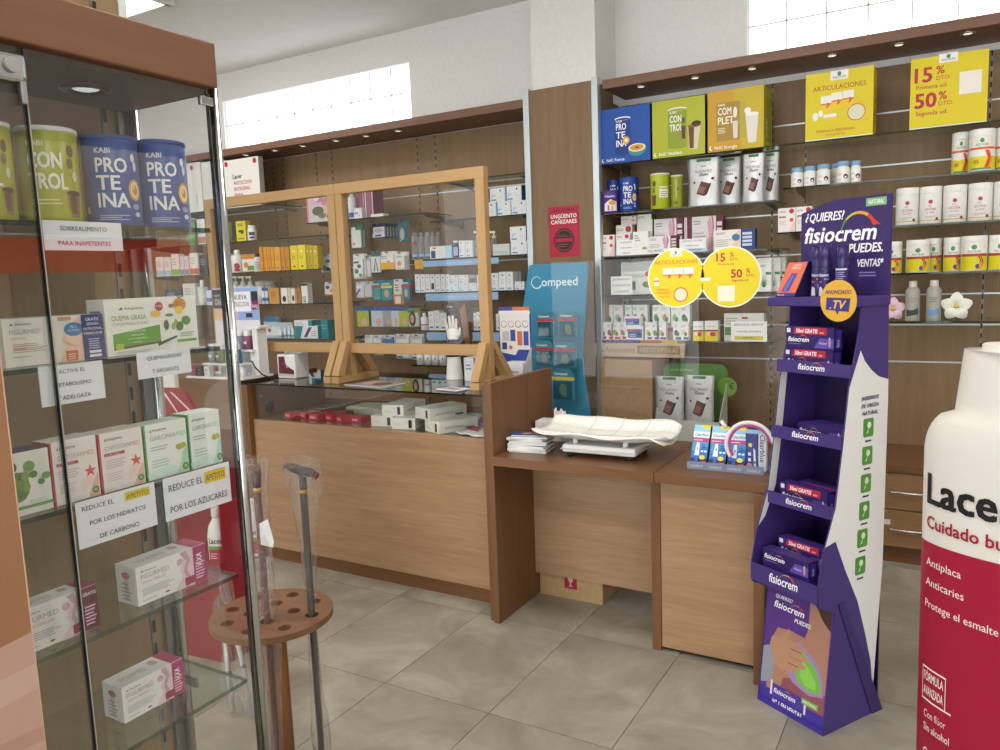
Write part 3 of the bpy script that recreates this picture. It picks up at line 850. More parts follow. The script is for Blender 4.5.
def d_comp(P):
    P.r(0, 0, 1, 1, 'c99a2a'); P.p([(.62, 0), (1, 0), (1, 1), (.45, 1)], 'c6ae2c')
    P.r(.16, .17, .58, .80, 'a98532'); P.r(.58, .19, .68, .78, 'b7a83a')
    P.t('KABI', .19, .745, .04, 'f4f0e2', 'l', .01)
    P.t('COM', .19, .60, .115, 'f4f0e2', 'l', .02, 0, .24); P.t('PLET', .19, .45, .115, 'f4f0e2', 'l', .02, 0, .28)
    P.lines(.19, .30, .36, .40, 4, 'e8dcb2')
    P.e(.50, .62, .035, .09, 'efe8d8'); P.p([(.47, .20), (.54, .20), (.55, .48), (.45, .48)], 'ded5c5')
    P.p([(.73, .10), (.87, .10), (.91, .56), (.68, .56)], 'e4dbd6'); P.e(.795, .56, .115, .03, 'f4efe6'); P.e(.72, .62, .06, .05, 'f4efe6')
    P.e(.06, .07, .03, .035, 'f2f2f2'); P.e(.075, .075, .024, .028, 'c99a2a'); P.t('NdC Energia', .13, .045, .05, 'f2f2f2', 'l', .01)
bx = lambda c, r=None: {'R': col(r or c, .35)}
carton('promo_carton', 'large blue promotional carton printed with a can and a bowl of soup', 'carton', 599.5, 650, 107, 'D0', '1a4690', .2, d_prot, mf={'R': col('0c1f4a', .4)}, bevel=.002)
carton('promo_carton', 'large lime green promotional carton printed with a can and a chocolate shake', 'carton', 652, 705, 98.5, 'D0', 'b0b42c', .2, d_ctrl, mf={'R': col('25305c', .4)}, bevel=.002)
def d_comps(P): P.r(.15, .12, .85, .85, 'a5a02c'); P.t('KABI', .42, .2, .1, 'e9e4b4', 'l', 0, 0, .6, PI / 2)
carton('promo_carton', 'large orange and lime promotional carton printed with a white milkshake', 'carton', 707.5, 764, 88.5, 'D0', 'c99a2a', .22, d_comp, mf={'R': col('b9ba2e', .4), 'U': col('c6b42c', .4)}, side=d_comps, bevel=.002)
AQ_R, AQ_Y, AQ_O = 'b32a3c', 'dcc81a', 'd9602a'
def aq_logo(P, u, v, s, plate=True):
    if plate: P.r(u - .11 * s, v - .055 * s, u + .11 * s, v + .06 * s, 'efece4')
    P.e(u, v + .018 * s, .024 * s, .028 * s, '3f8a5c'); P.t('AQUILEA', u, v - .035 * s, .028 * s, '35584a', 'c', .005, 0, .17 * s)
def pot_art(P, u, v, s, c1='dcc81a'):
    P.r(u - .07 * s, v, u + .07 * s, v + .12 * s, 'e6c726'); P.r(u - .07 * s, v + .09 * s, u + .07 * s, v + .20 * s, 'ece9e0'); P.r(u - .07 * s, v + .085 * s, u + .07 * s, v + .105 * s, 'd8703a')
    P.p([(u, v + .03 * s), (u + .05 * s, v + .08 * s), (u + .015 * s, v + .12 * s)], 'cf5a33')
def d_art(P):
    P.r(0, 0, 1, 1, AQ_Y); P.r(0, 0, 1, .02, 'efece4')
    aq_logo(P, .5, .93, 1.2)
    P.t('ARTICULACIONES', .5, .73, .07, AQ_R, 'c', .005, 0, .78)
    for u, v in ((.31, .42), (.47, .45), (.64, .46)): pot_art(P, u, v, 1.15)
    P.e(.15, .36, .045, .06, 'ece9e0'); P.e(.23, .40, .035, .05, 'ece9e0'); P.r(.27, .27, .47, .36, 'e6c726'); P.r(.27, .33, .47, .38, 'ece9e0'); P.e(.76, .36, .135, .125, 'cf6a2e'); P.e(.76, .36, .12, .11, 'dcd8b8')
    P.t('FÓRMULA MEJORADA', .45, .115, .038, AQ_R, 'c', 0, 0, .56); P.t('más fácil fórmula', .45, .06, .028, AQ_R, 'c', 0, 0, .36)
def d_arts(P): P.r(0, 0, 1, 1, 'd4c30e'); P.t('15%', .3, .62, .12, AQ_R, 'l', .01, 0, .6); P.t('50%', .3, .3, .12, AQ_R, 'l', .01, 0, .6); P.lines(.3, .5, .8, .58, 2, AQ_R); P.lines(.3, .18, .8, .26, 2, AQ_R)
carton('promo_carton', 'large yellow promotional carton with tubs pictured beside the bare 15% sign', 'carton', 806, 874, 70, 'D0', AQ_Y, .17, d_art, mf={'R': col('d4c30e', .4), 'U': col('efece4', .5)}, side=d_arts, bevel=.002)
def d_disc(P):
    P.r(0, 0, 1, 1, AQ_Y); P.r(0, 0, 1, .02, 'efece4'); aq_logo(P, .49, .955, 1.1)
    P.t('15', .06, .66, .20, AQ_R, 'l', .03, 0, .25); P.t('%', .34, .75, .11, AQ_R, 'l', .02); P.t('DTO.', .34, .665, .055, AQ_R, 'l', .004)
    P.t('Primera ud.', .08, .56, .06, AQ_R, 'l', .004, 0, .42)
    P.t('50', .07, .30, .20, AQ_R, 'l', .03, 0, .28); P.t('%', .38, .39, .11, AQ_R, 'l', .02); P.t('DTO.', .38, .305, .055, AQ_R, 'l', .004)
    P.t('Segunda ud.', .08, .19, .06, AQ_R, 'l', .004, 0, .42)
    P.r(.64, .42, .92, .73, 'eee6da')
carton('discount_sign', 'large yellow 15% and 50% discount sign standing on the long top shelf', 'sign', 911, 989, 54, 'D0', AQ_Y, .03, d_disc, mf={'U': col('efece4', .5)})

# ---------------- cans and pouches
def can(label, x0, x1, yt, on, body, design, dy=.05, group=None, lid='e8e8e4'):
    return lathe_item('drink_can', label, 'can', x0, x1, yt, on, [(.97, 0, body), (1, .012, body), (1, .955, body), (1.0, .96, body)], design, dy, group, 2.2, 28, (.02, .94), [(1.02, .958, lid), (1.02, 1.0, lid), (.96, 1.0, lid), (.94, .985, lid)])
def d_canp(P):
    P.t('KABI', .25, .84, .06, 'e8eaf0', 'l', .015)
    for i, t in enumerate(('PRO', 'TE', 'INA')): P.t(t, .25, .62 - i * .205, .165, 'eceef2', 'l', .022, 0, .44)
    P.e(.80, .42, .11, .13, 'd9a040'); P.e(.80, .42, .08, .10, 'ead9ae'); P.e(.80, .42, .05, .06, 'c98e2c'); P.lines(.25, .06, .7, .13, 3, 'b8c4e0'); P.r(.03, .14, .09, .22, 'd5d9b8')
    P.e(.80, .80, .04, .05, 'dfe4ee'); P.e(.83, .70, .035, .06, 'c8d2ea'); P.e(.80, .22, .06, .035, '8fa2d0'); P.e(.82, .13, .05, .03, 'cfd8ee')
def d_canc(P):
    P.t('KABI', .22, .84, .06, 'f0f0e4', 'l', .015)
    P.t('CON', .22, .60, .17, 'f2f2e8', 'l', .035, 0, .44); P.t('TROL', .22, .37, .17, 'f2f2e8', 'l', .035, 0, .5)
    P.lines(.22, .20, .62, .28, 2, 'dfe3a8')
    P.e(.80, .80, .055, .07, '6b4c26'); P.e(.78, .66, .05, .06, '7d6332'); P.e(.84, .52, .04, .055, 'd8ddc0'); P.p([(.74, .06), (.88, .06), (.92, .32), (.70, .32)], '8c6a48'); P.p([(.75, .1), (.83, .1), (.84, .3), (.73, .3)], '5a3c22'); P.e(.81, .33, .12, .03, '3f2916')
can('small purple can with a white and orange label on the can shelf', 603, 619, 191, 'D1', '4a2a82', lambda P: (P.p([(.15, .05), (.85, .05), (.85, .5), (.5, .62), (.15, .4)], 'e9e2e4'), P.e(.6, .45, .2, .12, 'e0a23a'), P.t('fresubin', .18, .72, .12, 'e8e4f0', 'l', .01, .2, .6), P.r(.35, .08, .45, .35, 'b86a9a'), P.r(.55, .08, .66, .38, 'd8b0a0')), .03, None, '4a2a82')
can('deep blue can with white lettering half hidden behind the purple can', 608, 620, 180.5, 'D1', '1b3f94', d_canp, .12, None, '1b3f94')
can('deep blue can with white lettering standing clear beside the purple can', 620, 638, 178, 'D1', '1b3f94', d_canp, .05, None, '1b3f94')
def d_canc2(P): P.e(.22, .75, .1, .09, '5d4a22'); P.e(.2, .55, .07, .1, '7d6a3a'); P.p([(.1, .08), (.3, .08), (.34, .4), (.06, .4)], '6b4426'); P.r(.5, .32, .98, .58, 'e6e6da'); P.lines(.54, .36, .9, .54, 3, '9a9a80'); P.r(.5, .62, .95, .66, 'e6e6da')
can('lime green can with a white data panel on the can shelf', 651, 669, 174, 'D1', 'aebb22', d_canc2, .05)
can('olive green can turned to its plain back on the can shelf', 671, 682.5, 175.5, 'D1', '8f9a24', lambda P: (P.r(.46, .3, .5, .9, 'c8cc90'), P.e(.45, .15, .16, .05, '5c6420'), P.e(.6, .6, .08, .06, '5c6a50')), .06)
def pouch(label, x0, x1, yt, on, choc, dy=.05, group=None, Y=None, bulge=.03):
    X0, X1, z, h, Yp_ = span(x0, x1, yt, on, dy, Y)
    w = X1 - X0
    def bl(a, b):
        u = a / w * 2 - 1; v = b / h
        return bulge * max(0, 1 - abs(u) ** 2.4) * max(0.0, min(1, (1.02 - v) / .85)) * (1 if v > .02 else .9)
    def hw(b):
        v = b / h
        return 1 - .05 * math.sin(PI * min(1, v * 1.05)) * .9
    mb = MB(); n, m = 8, 9
    for sgn in (-1, 1):
        vs = []
        for j in range(m + 1):
            for i in range(n + 1):
                a, b = w * i / n, h * j / m
                vs.append(((a - w / 2) * hw(b), sgn * bl(a, b) + bulge, b))
        mb.add(vs, [(j * (n + 1) + i, j * (n + 1) + i + 1, (j + 1) * (n + 1) + i + 1, (j + 1) * (n + 1) + i) for j in range(m) for i in range(n)], col('cfd0d0', .3, .25), True)
    o = obj('snack_pouch', mb, None, ((X0 + X1) / 2, Yp_, z)); tag(o, label, 'pouch', group)
    P = Print(w, h, lambda a, b, q: ((a - w / 2) * hw(b), -bl(a, b) + bulge - q - .0006, b), True)
    P.r(.28, .93, .72, .985, '4c7d3c')
    P.t('siken', .5, .82, .04, '4a4a48', 'c', .01, 0, .3); P.t('FIGURMED', .5, .70, .055, '5a5450', 'c', 0, .1, .62); P.t('Shake', .52, .63, .06, '3d2a30', 'c', .015, .35, .4)
    P.p([(.30, .26), (.56, .20), (.70, .46), (.44, .52)], choc); P.p([(.56, .20), (.64, .24), (.77, .47), (.70, .46)], '2b1712'); P.p([(.34, .29), (.53, .25), (.60, .38), (.41, .42)], '8a5a48')
    R = random.Random(3)
    for k in range(26):
        u, v = R.uniform(.05, .95), R.choice([R.uniform(.02, .18), R.uniform(.75, .9), R.uniform(.2, .8)])
        if .2 < u < .8 and .2 < v < .8: u = .1 if u < .5 else .92
        P.e(u, v, .012, .008, '55504e', 6)
    P.e(.22, .50, .04, .025, '8c2a34', 8); P.e(.80, .56, .05, .03, '4a2030', 8)
    P.done(o)
    TOP[o.name] = z + h
    return o
pouch('silver pouch with a brown cake picture next to the olive green can', 686, 719, 157.5, 'D1', '5a2f26', .04)
pouch('silver pouch with a brown cake picture tucked behind its twin on the can shelf', 714, 741, 157, 'D1', '5a2f26', .12)
pouch('silver pouch with a mauve cake picture standing on the can shelf', 741, 764, 153, 'D1', '5b3548', .04)
pouch('silver pouch with a mauve cake picture at the very end of the can shelf', 760, 778.5, 152, 'D1', '5b3548', .13)

# ---------------- slimming cartons shelf D2
MAR = '6b2238'
def d_chit(P, tc='c2485a'):
    P.lines(.08, .82, .5, .92, 2, '8d8a86'); P.r(.05, .60, .45, .66, 'a83a4a'); P.lines(.08, .3, .55, .5, 3, 'cfc4c0')
    P.p([(.62, .02), (.98, .02), (.98, .5), (.82, .3)], 'edc9c4'); P.e(.78, .5, .12, .09, 'd6574e', 6)
    P.c(.78, .86, .10, 'b3243a')
def d_fig(P):
    P.lines(.06, .78, .4, .92, 2, '8d8a8a'); P.t('FIGURMED', .06, .58, .13, 'a5a3a5', 'l', 0, 0, .5); P.lines(.06, .2, .55, .48, 4, 'b3aeb0')
    P.p([(.62, .0), (.78, .0), (.72, .3), (.82, .6), (.70, 1), (.60, .8), (.66, .45)], 'd4a3b0'); P.p([(.76, .0), (.80, .0), (.80, .4), (.88, .7), (.80, 1), (.74, 1), (.80, .6), (.73, .3)], 'b98595')
def d_figm(P):
    P.r(.78, 0, 1, 1, MAR); d_fig(P) if False else None
    P.lines(.05, .78, .35, .92, 2, '8d8a8a'); P.lines(.05, .25, .48, .6, 4, 'b3aeb0')
    P.p([(.52, .0), (.66, .0), (.60, .3), (.68, .6), (.58, 1), (.50, .8), (.55, .45)], 'd4a3b0'); P.p([(.64, .0), (.68, .0), (.67, .4), (.73, .7), (.68, 1), (.63, 1), (.67, .6), (.61, .3)], 'b98595')
    for i in range(4): P.r(.81, .72 - i * .17, .97, .83 - i * .17, 'd9ccd0')
c1 = carton('supplement_carton', 'white and pink carton with a red starfish beside the column', 'carton', 600, 614.5, 235, 'D2', 'eae4df', .05, d_chit)
c2_ = carton('supplement_carton', 'white and pink starfish carton standing behind its paper card', 'carton', 616, 630, 233.5, 'D2', 'eae4df', .05, d_chit, .03)
a_ = carton('supplement_carton', 'lower white and pink carton stacked at the back of the maroon carton shelf', 'carton', 616, 632, 225, 'D2', 'e4ddd6', .05, d_chit, .12)
carton('supplement_carton', 'upper white and pink carton stacked at the back of the maroon carton shelf', 'carton', 621, 636.5, 216, a_, 'e4ddd6', .05, d_chit, .14)
a_ = carton('supplement_carton', 'lower white and green carton with a dark lettered front at the back', 'carton', 637, 652.5, 219.5, 'D2', 'dcdcd2', .05, lambda P: (P.r(.1, .6, .5, .66, '4a4a48'), P.r(.1, .3, .6, .36, '4a4a48')), .13, mf={'R': col('4d7d48', .5)})
carton('supplement_carton', 'upper white carton with a green end panel at the back', 'carton', 637, 651.5, 214.5, a_, 'dcdcd2', .09, lambda P: P.lines(.08, .3, .7, .8, 2, '8d8a86'), .13, mf={'R': col('3f7a3c', .5)})
carton('supplement_carton', 'white carton with a small lime fruit picture on the maroon carton shelf', 'carton', 633, 648, 231.5, 'D2', 'ebebe6', .05, lambda P: (P.lines(.08, .6, .5, .9, 3, '9d9a96'), P.p([(.6, .02), (.98, .02), (.98, .35)], 'c8e0d0'), P.e(.76, .26, .16, .08, '9aa02c')), .02)
f_ = carton('slimming_carton', 'lower row white and maroon carton at the front of its shelf', 'carton', 648, 677, 236, 'D2', 'eae4e2', .06, d_figm, .02, mf={'R': col(MAR, .4)})
carton('slimming_carton', 'white and maroon figure carton standing behind the front carton', 'carton', 654, 683, 218.5, 'D2', 'e2dad8', .06, d_figm, .13, mf={'R': col(MAR, .4)})
carton('slimming_carton', 'plain grey backed maroon carton squeezed between two figure cartons', 'carton', 684, 691, 217.5, 'D2', 'c9c2c0', .05, lambda P: P.r(.45, 0, 1, 1, MAR), .13)
carton('slimming_carton', 'white and maroon figure carton behind the tall paper card', 'carton', 692, 723, 216, 'D2', 'e2dad8', .06, d_figm, .13, mf={'R': col(MAR, .4)})
def d_figb(P):
    P.lines(.05, .80, .35, .92, 2, '8d8a8a'); P.lines(.05, .2, .45, .6, 4, 'c4beb6'); P.p([(.40, 0), (.64, 0), (.64, 1), (.46, .7), (.5, .4)], 'ecd2be'); P.e(.54, .62, .10, .17, '4a7fae'); P.r(.66, 0, 1, 1, '28427e')
    for i in range(4): P.r(.70, .72 - i * .18, .93, .84 - i * .18, 'cfd8ea')
carton('slimming_carton', 'white and peach carton with a navy end panel on the maroon carton shelf', 'carton', 714, 755, 229.5, 'D2', 'ece7df', .06, d_figb, .03, mf={'R': col('28427e', .4)})
papersign('small white card lettered CHITOSAN propped among pink cartons', 617, 635, 238, 254.5, 4.415, ['CHITOSAN', 'reduce grasa', 'corporal'], on='D2')
papersign('low white strip lettered FIGURMED along the shelf front', 636, 676, 246.5, 253.5, 4.408, ['FIGURMED'], on='D2', hh=.5)
papersign('blue-tinted paper strip beside the tall white card', 681, 707, 246.5, 251.5, 4.408, ['RECOMENDADO'], c='c4d6e8', on='D2', hh=.45)
papersign('tall white paper card in front of a maroon carton', 679.5, 706, 231.5, 246.5, 4.41, ['REDUCE EL VOLUMEN', 'combate la grasa', 'rebelde'], on='D2')
# ---------------- shelf D3
carton('supplement_carton', 'white and green herbal carton behind the leaning paper card', 'carton', 621, 664, 262, 'D3', 'd7d8d2', .06, lambda P: (P.r(.02, .72, .98, .98, 'b4b6b2'), P.t('QUEMA GRASA', .06, .52, .1, '6b7a6a', 'l', 0, 0, .5), P.r(.02, .14, .34, .40, '3f7a3c'), P.c(.62, .62, .08, 'b3243a'), P.e(.6, .3, .1, .1, '5a7a34'), P.e(.75, .22, .12, .06, '4a6a2c')), .06)
papersign('white paper card leaning against the green herbal carton', 611, 632, 275.5, 294.5, 4.415, ['QUEMAGRASAS', 'LA CINTURA DE', 'Y SACIANTE'], on='D3')
def d_aloe(P):
    P.r(0, .86, 1, 1, 'd6d8d2'); P.lines(.1, .74, .7, .82, 2, '6f7a6c')
    for k in range(7):
        a = PI * (.12 + .76 * k / 6)
        P.p([(.42, .12), (.54, .12), (.48 + .4 * math.cos(a), .14 + .38 * math.sin(a))], '4f8a3f')
    P.r(.62, .5, .98, .58, '3f7a3c')
al = carton('supplement_carton', 'white carton with a green aloe plant picture', 'carton', 757, 771.5, 258, 'D3', 'e4e5df', .05, d_aloe, .03, 'aloe cartons lined up beyond the yellow discs')
again(al, 766, 257.5, 'D3', .09); again(al, 771, 257, 'D3', .15)
# ---------------- shelf D4: wooden-look tray with small cartons
tz = GS['D4'][0]
X0, X1 = pY(595, 345, 4.385).x, pY(685, 345, 4.385).x
tr = thing('carton_tray', 'wood-look counter tray with coloured stripe holding small white cartons', 'display tray', ((X0 + X1) / 2, 4.385, tz))
w = X1 - X0; WT = wood('tray_paper_wood', 'b9a384', 'cbb799', 'x', .6)
fz0 = pY(640, 357, 4.385).z - tz; fz1 = pY(640, 339.5, 4.385).z - tz
obj('tray_front', MB().box(-w / 2, w / 2, -.004, 0, fz0, fz1, WT), tr)
P = front(w, fz1 - fz0, -.004, None, fz0)
P.r(.0, .80, .52, .96, '4a3d86'); P.r(.52, .80, .76, .96, 'b0602c'); P.r(.76, .80, .92, .96, 'c4ae2c'); P.r(.92, .80, 1, .96, '4d7d3c')
P.t('Arkopharma', .12, .24, .34, '7a6a52', 'l', 0, 0, .34); P.p([(.05, .24), (.08, .56), (.10, .24)], '6a5a44'); P.r(.49, .18, .95, .66, '8f7454'); P.t('ARKOCAPSULAS', .51, .28, .28, 'c9b594', 'l', .01, 0, .42)
P.done(tr, 'lettering')
obj('tray_floor', MB().box(-w / 2, w / 2, .0, .28, .0005, .004, WT), tr)
st1 = .075
obj('tray_step', MB().box(-w / 2 + .005, w / 2 - .02, .1, .28, .004, st1, WT), tr)
P = front(w * .95, .02, .1, -w * .475, st1 - .024)
P.r(0, 0, .24, 1, '3a6aa8'); P.r(.42, 0, .58, 1, 'a0303c'); P.r(.58, 0, .75, 1, '3a6aa8'); P.r(.75, 0, 1, 1, 'a83a6a'); P.done(tr, 'coloured_edge')
GS['T1'] = (tz + .004, 4.385); GS['T2'] = (tz + st1, 4.385)
def d_herb(c1, c2, c3='3d7a3a'):
    def f(P):
        P.lines(.1, .76, .7, .92, 2, '9aa09a'); P.e(.4, .42, .26, .17, c1, 9); P.e(.62, .34, .18, .13, c3, 7); P.r(.35, .04, 1, .18, c2)
    return f
for i, (a, b, c, d) in enumerate(((599, 606.5, 'b03048', 'c4323c'), (606.5, 613, '9a2c4a', 'c4323c'), (611.5, 620, 'c88a28', 'c4402c'), (620, 626, 'c4323c', 'c4323c'), (645, 652, 'c9b878', '7a62a8'), (652, 659, '6a8a3a', '7a62a8'), (657, 666, 'c9b878', '7a62a8'), (673, 681, '5a4a7a', '3a6aa8'), (681, 688.5, 'd8c8a0', '3a6aa8'))):
    carton('capsule_carton', 'white herbal carton with %s, front step of tray' % ('a red fruit', 'a purple fruit', 'an orange blossom', 'a plain red foot', 'a cream flower and violet foot', 'a green herb and violet foot', 'a cream seed head and violet foot', 'a dark berry and blue foot', 'a pale root and blue foot')[i], 'carton', a, b, 322.5, 'T1', 'e8e8e2', .04, d_herb(c, d), 0, Y=4.40 + (.02 if i == 3 else 0))
for i, (a, b, c, d) in enumerate(((605, 613, '6a9a3a', 'e8e8e2'), (613.5, 623, '9ab0a0', '3a7ab0'), (625, 632, '5a7a5a', 'e8e8e2'), (632.5, 639, 'b03048', 'e8e8e2'), (639, 647.5, '8a5a3a', '2f8a8a'), (652.5, 661, '4a7a34', '4d8a3c'), (661, 670, 'b08a48', '4d8a3c'), (671, 680, '8ab07a', '4d8a3c'), (680, 690, '4a6a34', 'b02c48'))):
    carton('capsule_carton', 'white herbal carton with %s, raised step of tray' % ('a green shrub', 'a pale sprig and blue foot', 'grey leaves', 'a crimson bud', 'a brown root and teal foot', 'dark leaves and green foot', 'a tan flower and green foot', 'a pale herb and green foot', 'leaves and a crimson foot')[i], 'carton', a, b, 305, 'T2', 'e4e5df', .04, d_herb(c, d), 0, Y=4.50)
def d_blue(P): P.r(.12, .15, .95, .8, '2a55a0'); P.r(.05, .62, .6, .78, 'c0303c'); P.e(.8, .45, .1, .18, '1c2f5a'); P.lines(.2, .25, .65, .5, 2, 'c9d4ea')
b_ = carton('capsule_carton', 'lower of two flat white and blue cartons on the tray', 'carton', 626, 643, 326.5, 'T1', 'e4e5e5', .05, d_blue, 0, Y=4.395)
carton('capsule_carton', 'upper of two flat white and blue cartons on the tray', 'carton', 624, 640.5, 316.5, b_, 'e4e5e5', .05, d_blue, 0, Y=4.40)
def d_yw(P): P.r(0, 0, 1, .48, 'e2cd22'); P.r(0, .48, 1, .56, '8a2440'); P.t('AQUILEA', .5, .7, .07, '5a7a66', 'c', 0, 0, .7); P.e(.62, .34, .22, .11, 'c03a5a'); P.e(.3, .34, .12, .09, 'e8e4da')
carton('supplement_carton', 'small white and yellow carton next to the wood-look tray', 'carton', 693, 703.5, 321.5, 'D4', 'e9e9e2', .05, d_yw)
carton('supplement_carton', 'small white and yellow carton next to the large paper card', 'carton', 704.5, 718, 321, 'D4', 'e9e9e2', .05, d_yw)
carton('supplement_carton', 'pale carton with a green block hidden by the highlighted paper card', 'carton', 724, 764, 313.5, 'D4', 'd6d8d0', .05, lambda P: (P.r(.02, .2, .3, .5, '5f8a52'), P.r(.45, .8, .6, .88, 'a83a4a'), P.lines(.04, .6, .4, .9, 3, 'a0a29a')), .06)
papersign('large white paper card with one highlighted yellow word on the lowest shelf', 731, 767, 319.5, 339.5, 4.41, ['REDUCE EL APETITO', 'controla el hambre', ('APETITO', 'd8c84a')], on='D4')

# ---------------- shelves E: right-hand tubs and bottles
def tub(label, x0, x1, yt, on, body, design, dy=.05, group=None, ang=2.4, lid='ecebe6'):
    return lathe_item('supplement_tub', label, 'tub', x0, x1, yt, on, [(.95, 0, body), (1, .02, body), (1, .80, body), (.985, .815, body)], design, dy, group, ang, 26, (.03, .80), [(.985, .815, lid), (1.0, .825, lid), (1.0, .985, lid), (.97, 1.0, lid)])
PILL = 'e9e7e2'
def d_pill(P): P.lines(.1, .5, .5, .7, 3, 'd0a088'); P.c(.72, .4, .2, '1c2c4e'); P.c(.70, .34, .09, 'e9e7e2'); P.e(.8, .5, .05, .05, 'c03a3a'); P.lines(.1, .1, .5, .25, 2, 'a8a49e')
for i, (a, b, t, dy) in enumerate(((791, 803.5, 168, .04), (803.8, 816.3, 166.5, .04), (816.5, 830.5, 164.5, .03), (831, 842, 163.5, .12), (836.5, 850, 161.5, .03), (850, 861.5, 161, .05))):
    lathe_item('pill_bottle', 'small white pill bottle with a pale blue cap and round dark emblem', 'bottle', a, b, t, 'E1', [(.96, 0, PILL), (1, .03, PILL), (1, .68, PILL), (.8, .76, PILL), (.78, .8, PILL)], d_pill, dy, 'blue-capped pill bottles on one shelf', 2.0, 18, (.08, .62), [(.9, .79, '7fa9cf'), (.92, .8, '7fa9cf'), (.92, .98, '7fa9cf'), (.86, 1, '7fa9cf')], 'cap')
def d_aqp(P):
    P.r(0, .0, 1, .40, 'dfcf1e'); P.r(0, .40, 1, .62, 'ebe8e0'); P.r(0, .62, 1, .69, 'd8602e'); P.r(0, .69, 1, 1, 'ebe8e0'); P.e(.5, .9, .07, .07, '4a8f66'); P.t('AQUILEA', .5, .74, .075, '3a5a4c', 'c', .005, 0, .42)
    P.p([(.58, .06), (.72, .06), (.82, .32), (.70, .60), (.60, .60), (.70, .34)], 'd84a30'); P.p([(.70, .06), (.76, .06), (.86, .32), (.76, .58), (.72, .58), (.80, .33)], 'e89a30'); P.t('40%', .22, .18, .12, 'a83040', 'l', .01, 0, .2); P.r(.15, .0, .8, .05, '3a8a5c')
def d_aqb(P):
    P.r(0, .0, 1, .50, 'd9cc1a'); P.r(0, .50, 1, .60, 'a8402c'); P.r(0, .60, 1, 1, 'ebe8e0'); P.e(.5, .84, .09, .09, '4a8f66'); P.t('AQUILEA', .5, .64, .085, '3a5a4c', 'c', .005, 0, .42)
    P.p([(.56, .04), (.72, .04), (.84, .28), (.72, .56), (.58, .56), (.72, .3)], 'c84430'); P.c(.62, .14, .08, '2a4a9a', 10); P.c(.75, .34, .07, '2a4a9a', 10); P.p([(.66, .06), (.72, .06), (.80, .28), (.70, .5)], 'e09030')
tub('yellow and white tub with a big orange flash on the blue-cap bottle shelf', 952, 971, 133, 'E1', 'e9e6dd', d_aqp, .10, 'yellow tubs with an orange flash')
tub('yellow and white tub with a big orange flash on the blue-cap bottle shelf', 969, 996, 130, 'E1', 'e9e6dd', d_aqp, .03, 'yellow tubs with an orange flash')
tub('yellow and white tub with a big orange flash on the blue-cap bottle shelf', 994, 1020, 128, 'E1', 'e9e6dd', d_aqp, .08, 'yellow tubs with an orange flash')
def d_lec(P): P.c(.5, .72, .07, 'a8433a'); P.t('LECITINA', .5, .42, .09, 'b8404a', 'c', .006, 0, .4); P.t('de SOJA', .5, .32, .06, 'b8404a', 'c', 0, 0, .3); P.lines(.3, .15, .7, .25, 2, 'b0aaa4'); P.r(0, .06, 1, .09, 'c9a45a'); P.e(.75, .12, .06, .06, '8a3030', 8); P.lines(.4, .56, .6, .62, 2, '8a8a88')
for i, (a, b, t) in enumerate(((896, 919.5, 188.5), (919.5, 942.5, 187), (943, 967.5, 185.5), (968, 993.5, 183.5), (993.5, 1019, 181.5))):
    tub('white tub with red lettering and a thin gold foot band', a, b, t, 'E2', 'e6e4df', d_lec, .04, 'white tubs in one row')
carton('supplement_carton', 'white and pink carton with a red seal at the near end of the tub shelf', 'carton', 778, 795.5, 208, 'E2', 'eae4df', .05, d_chit, .02)
carton('supplement_carton', 'narrow white carton hidden behind the purple display header', 'carton', 796, 812, 206.5, 'E2', 'eae4df', .05, d_chit, .03)
for i, (a, b, t, dy) in enumerate(((880, 902.5, 242, .05), (906, 930.5, 240, .03), (925, 942.5, 238.5, .12), (943.5, 963, 237.5, .07), (961, 988, 236, .03), (988, 1013, 235, .05))):
    tub('yellow and white tub with an orange knee-joint picture', a, b, t, 'E3', 'e9e6dd', d_aqb, dy, 'yellow tubs with a joint picture')
def gbottle(label, x0, x1, yt, c):
    return lathe_item('lotion_bottle', label, 'bottle', x0, x1, yt, 'E4', [(.95, 0, 'a8a69e'), (1, .02, 'a8a69e'), (1, .76, 'a8a69e'), (.7, .84, 'a8a69e'), (.4, .86, 'a8a69e')], lambda P: (P.p([(.1, .12), (.9, .2), (.9, .42), (.5, .34), (.1, .36)], c), P.lines(.2, .6, .7, .8, 3, '8a887f')), .05, None, 2.2, 22, (.02, .76), [(.58, .81, 'cfcdc6'), (.6, .82, 'cfcdc6'), (.56, .99, 'cfcdc6'), (.5, 1, 'cfcdc6')], 'cap')
gbottle('grey lotion bottle with a dark green wave on the lowest right-hand shelf', 905.5, 920.5, 281, '2f4a3c')
gbottle('grey lotion bottle with a pale blue wave beside the white flower', 926.5, 942, 280, '6f9cc4')
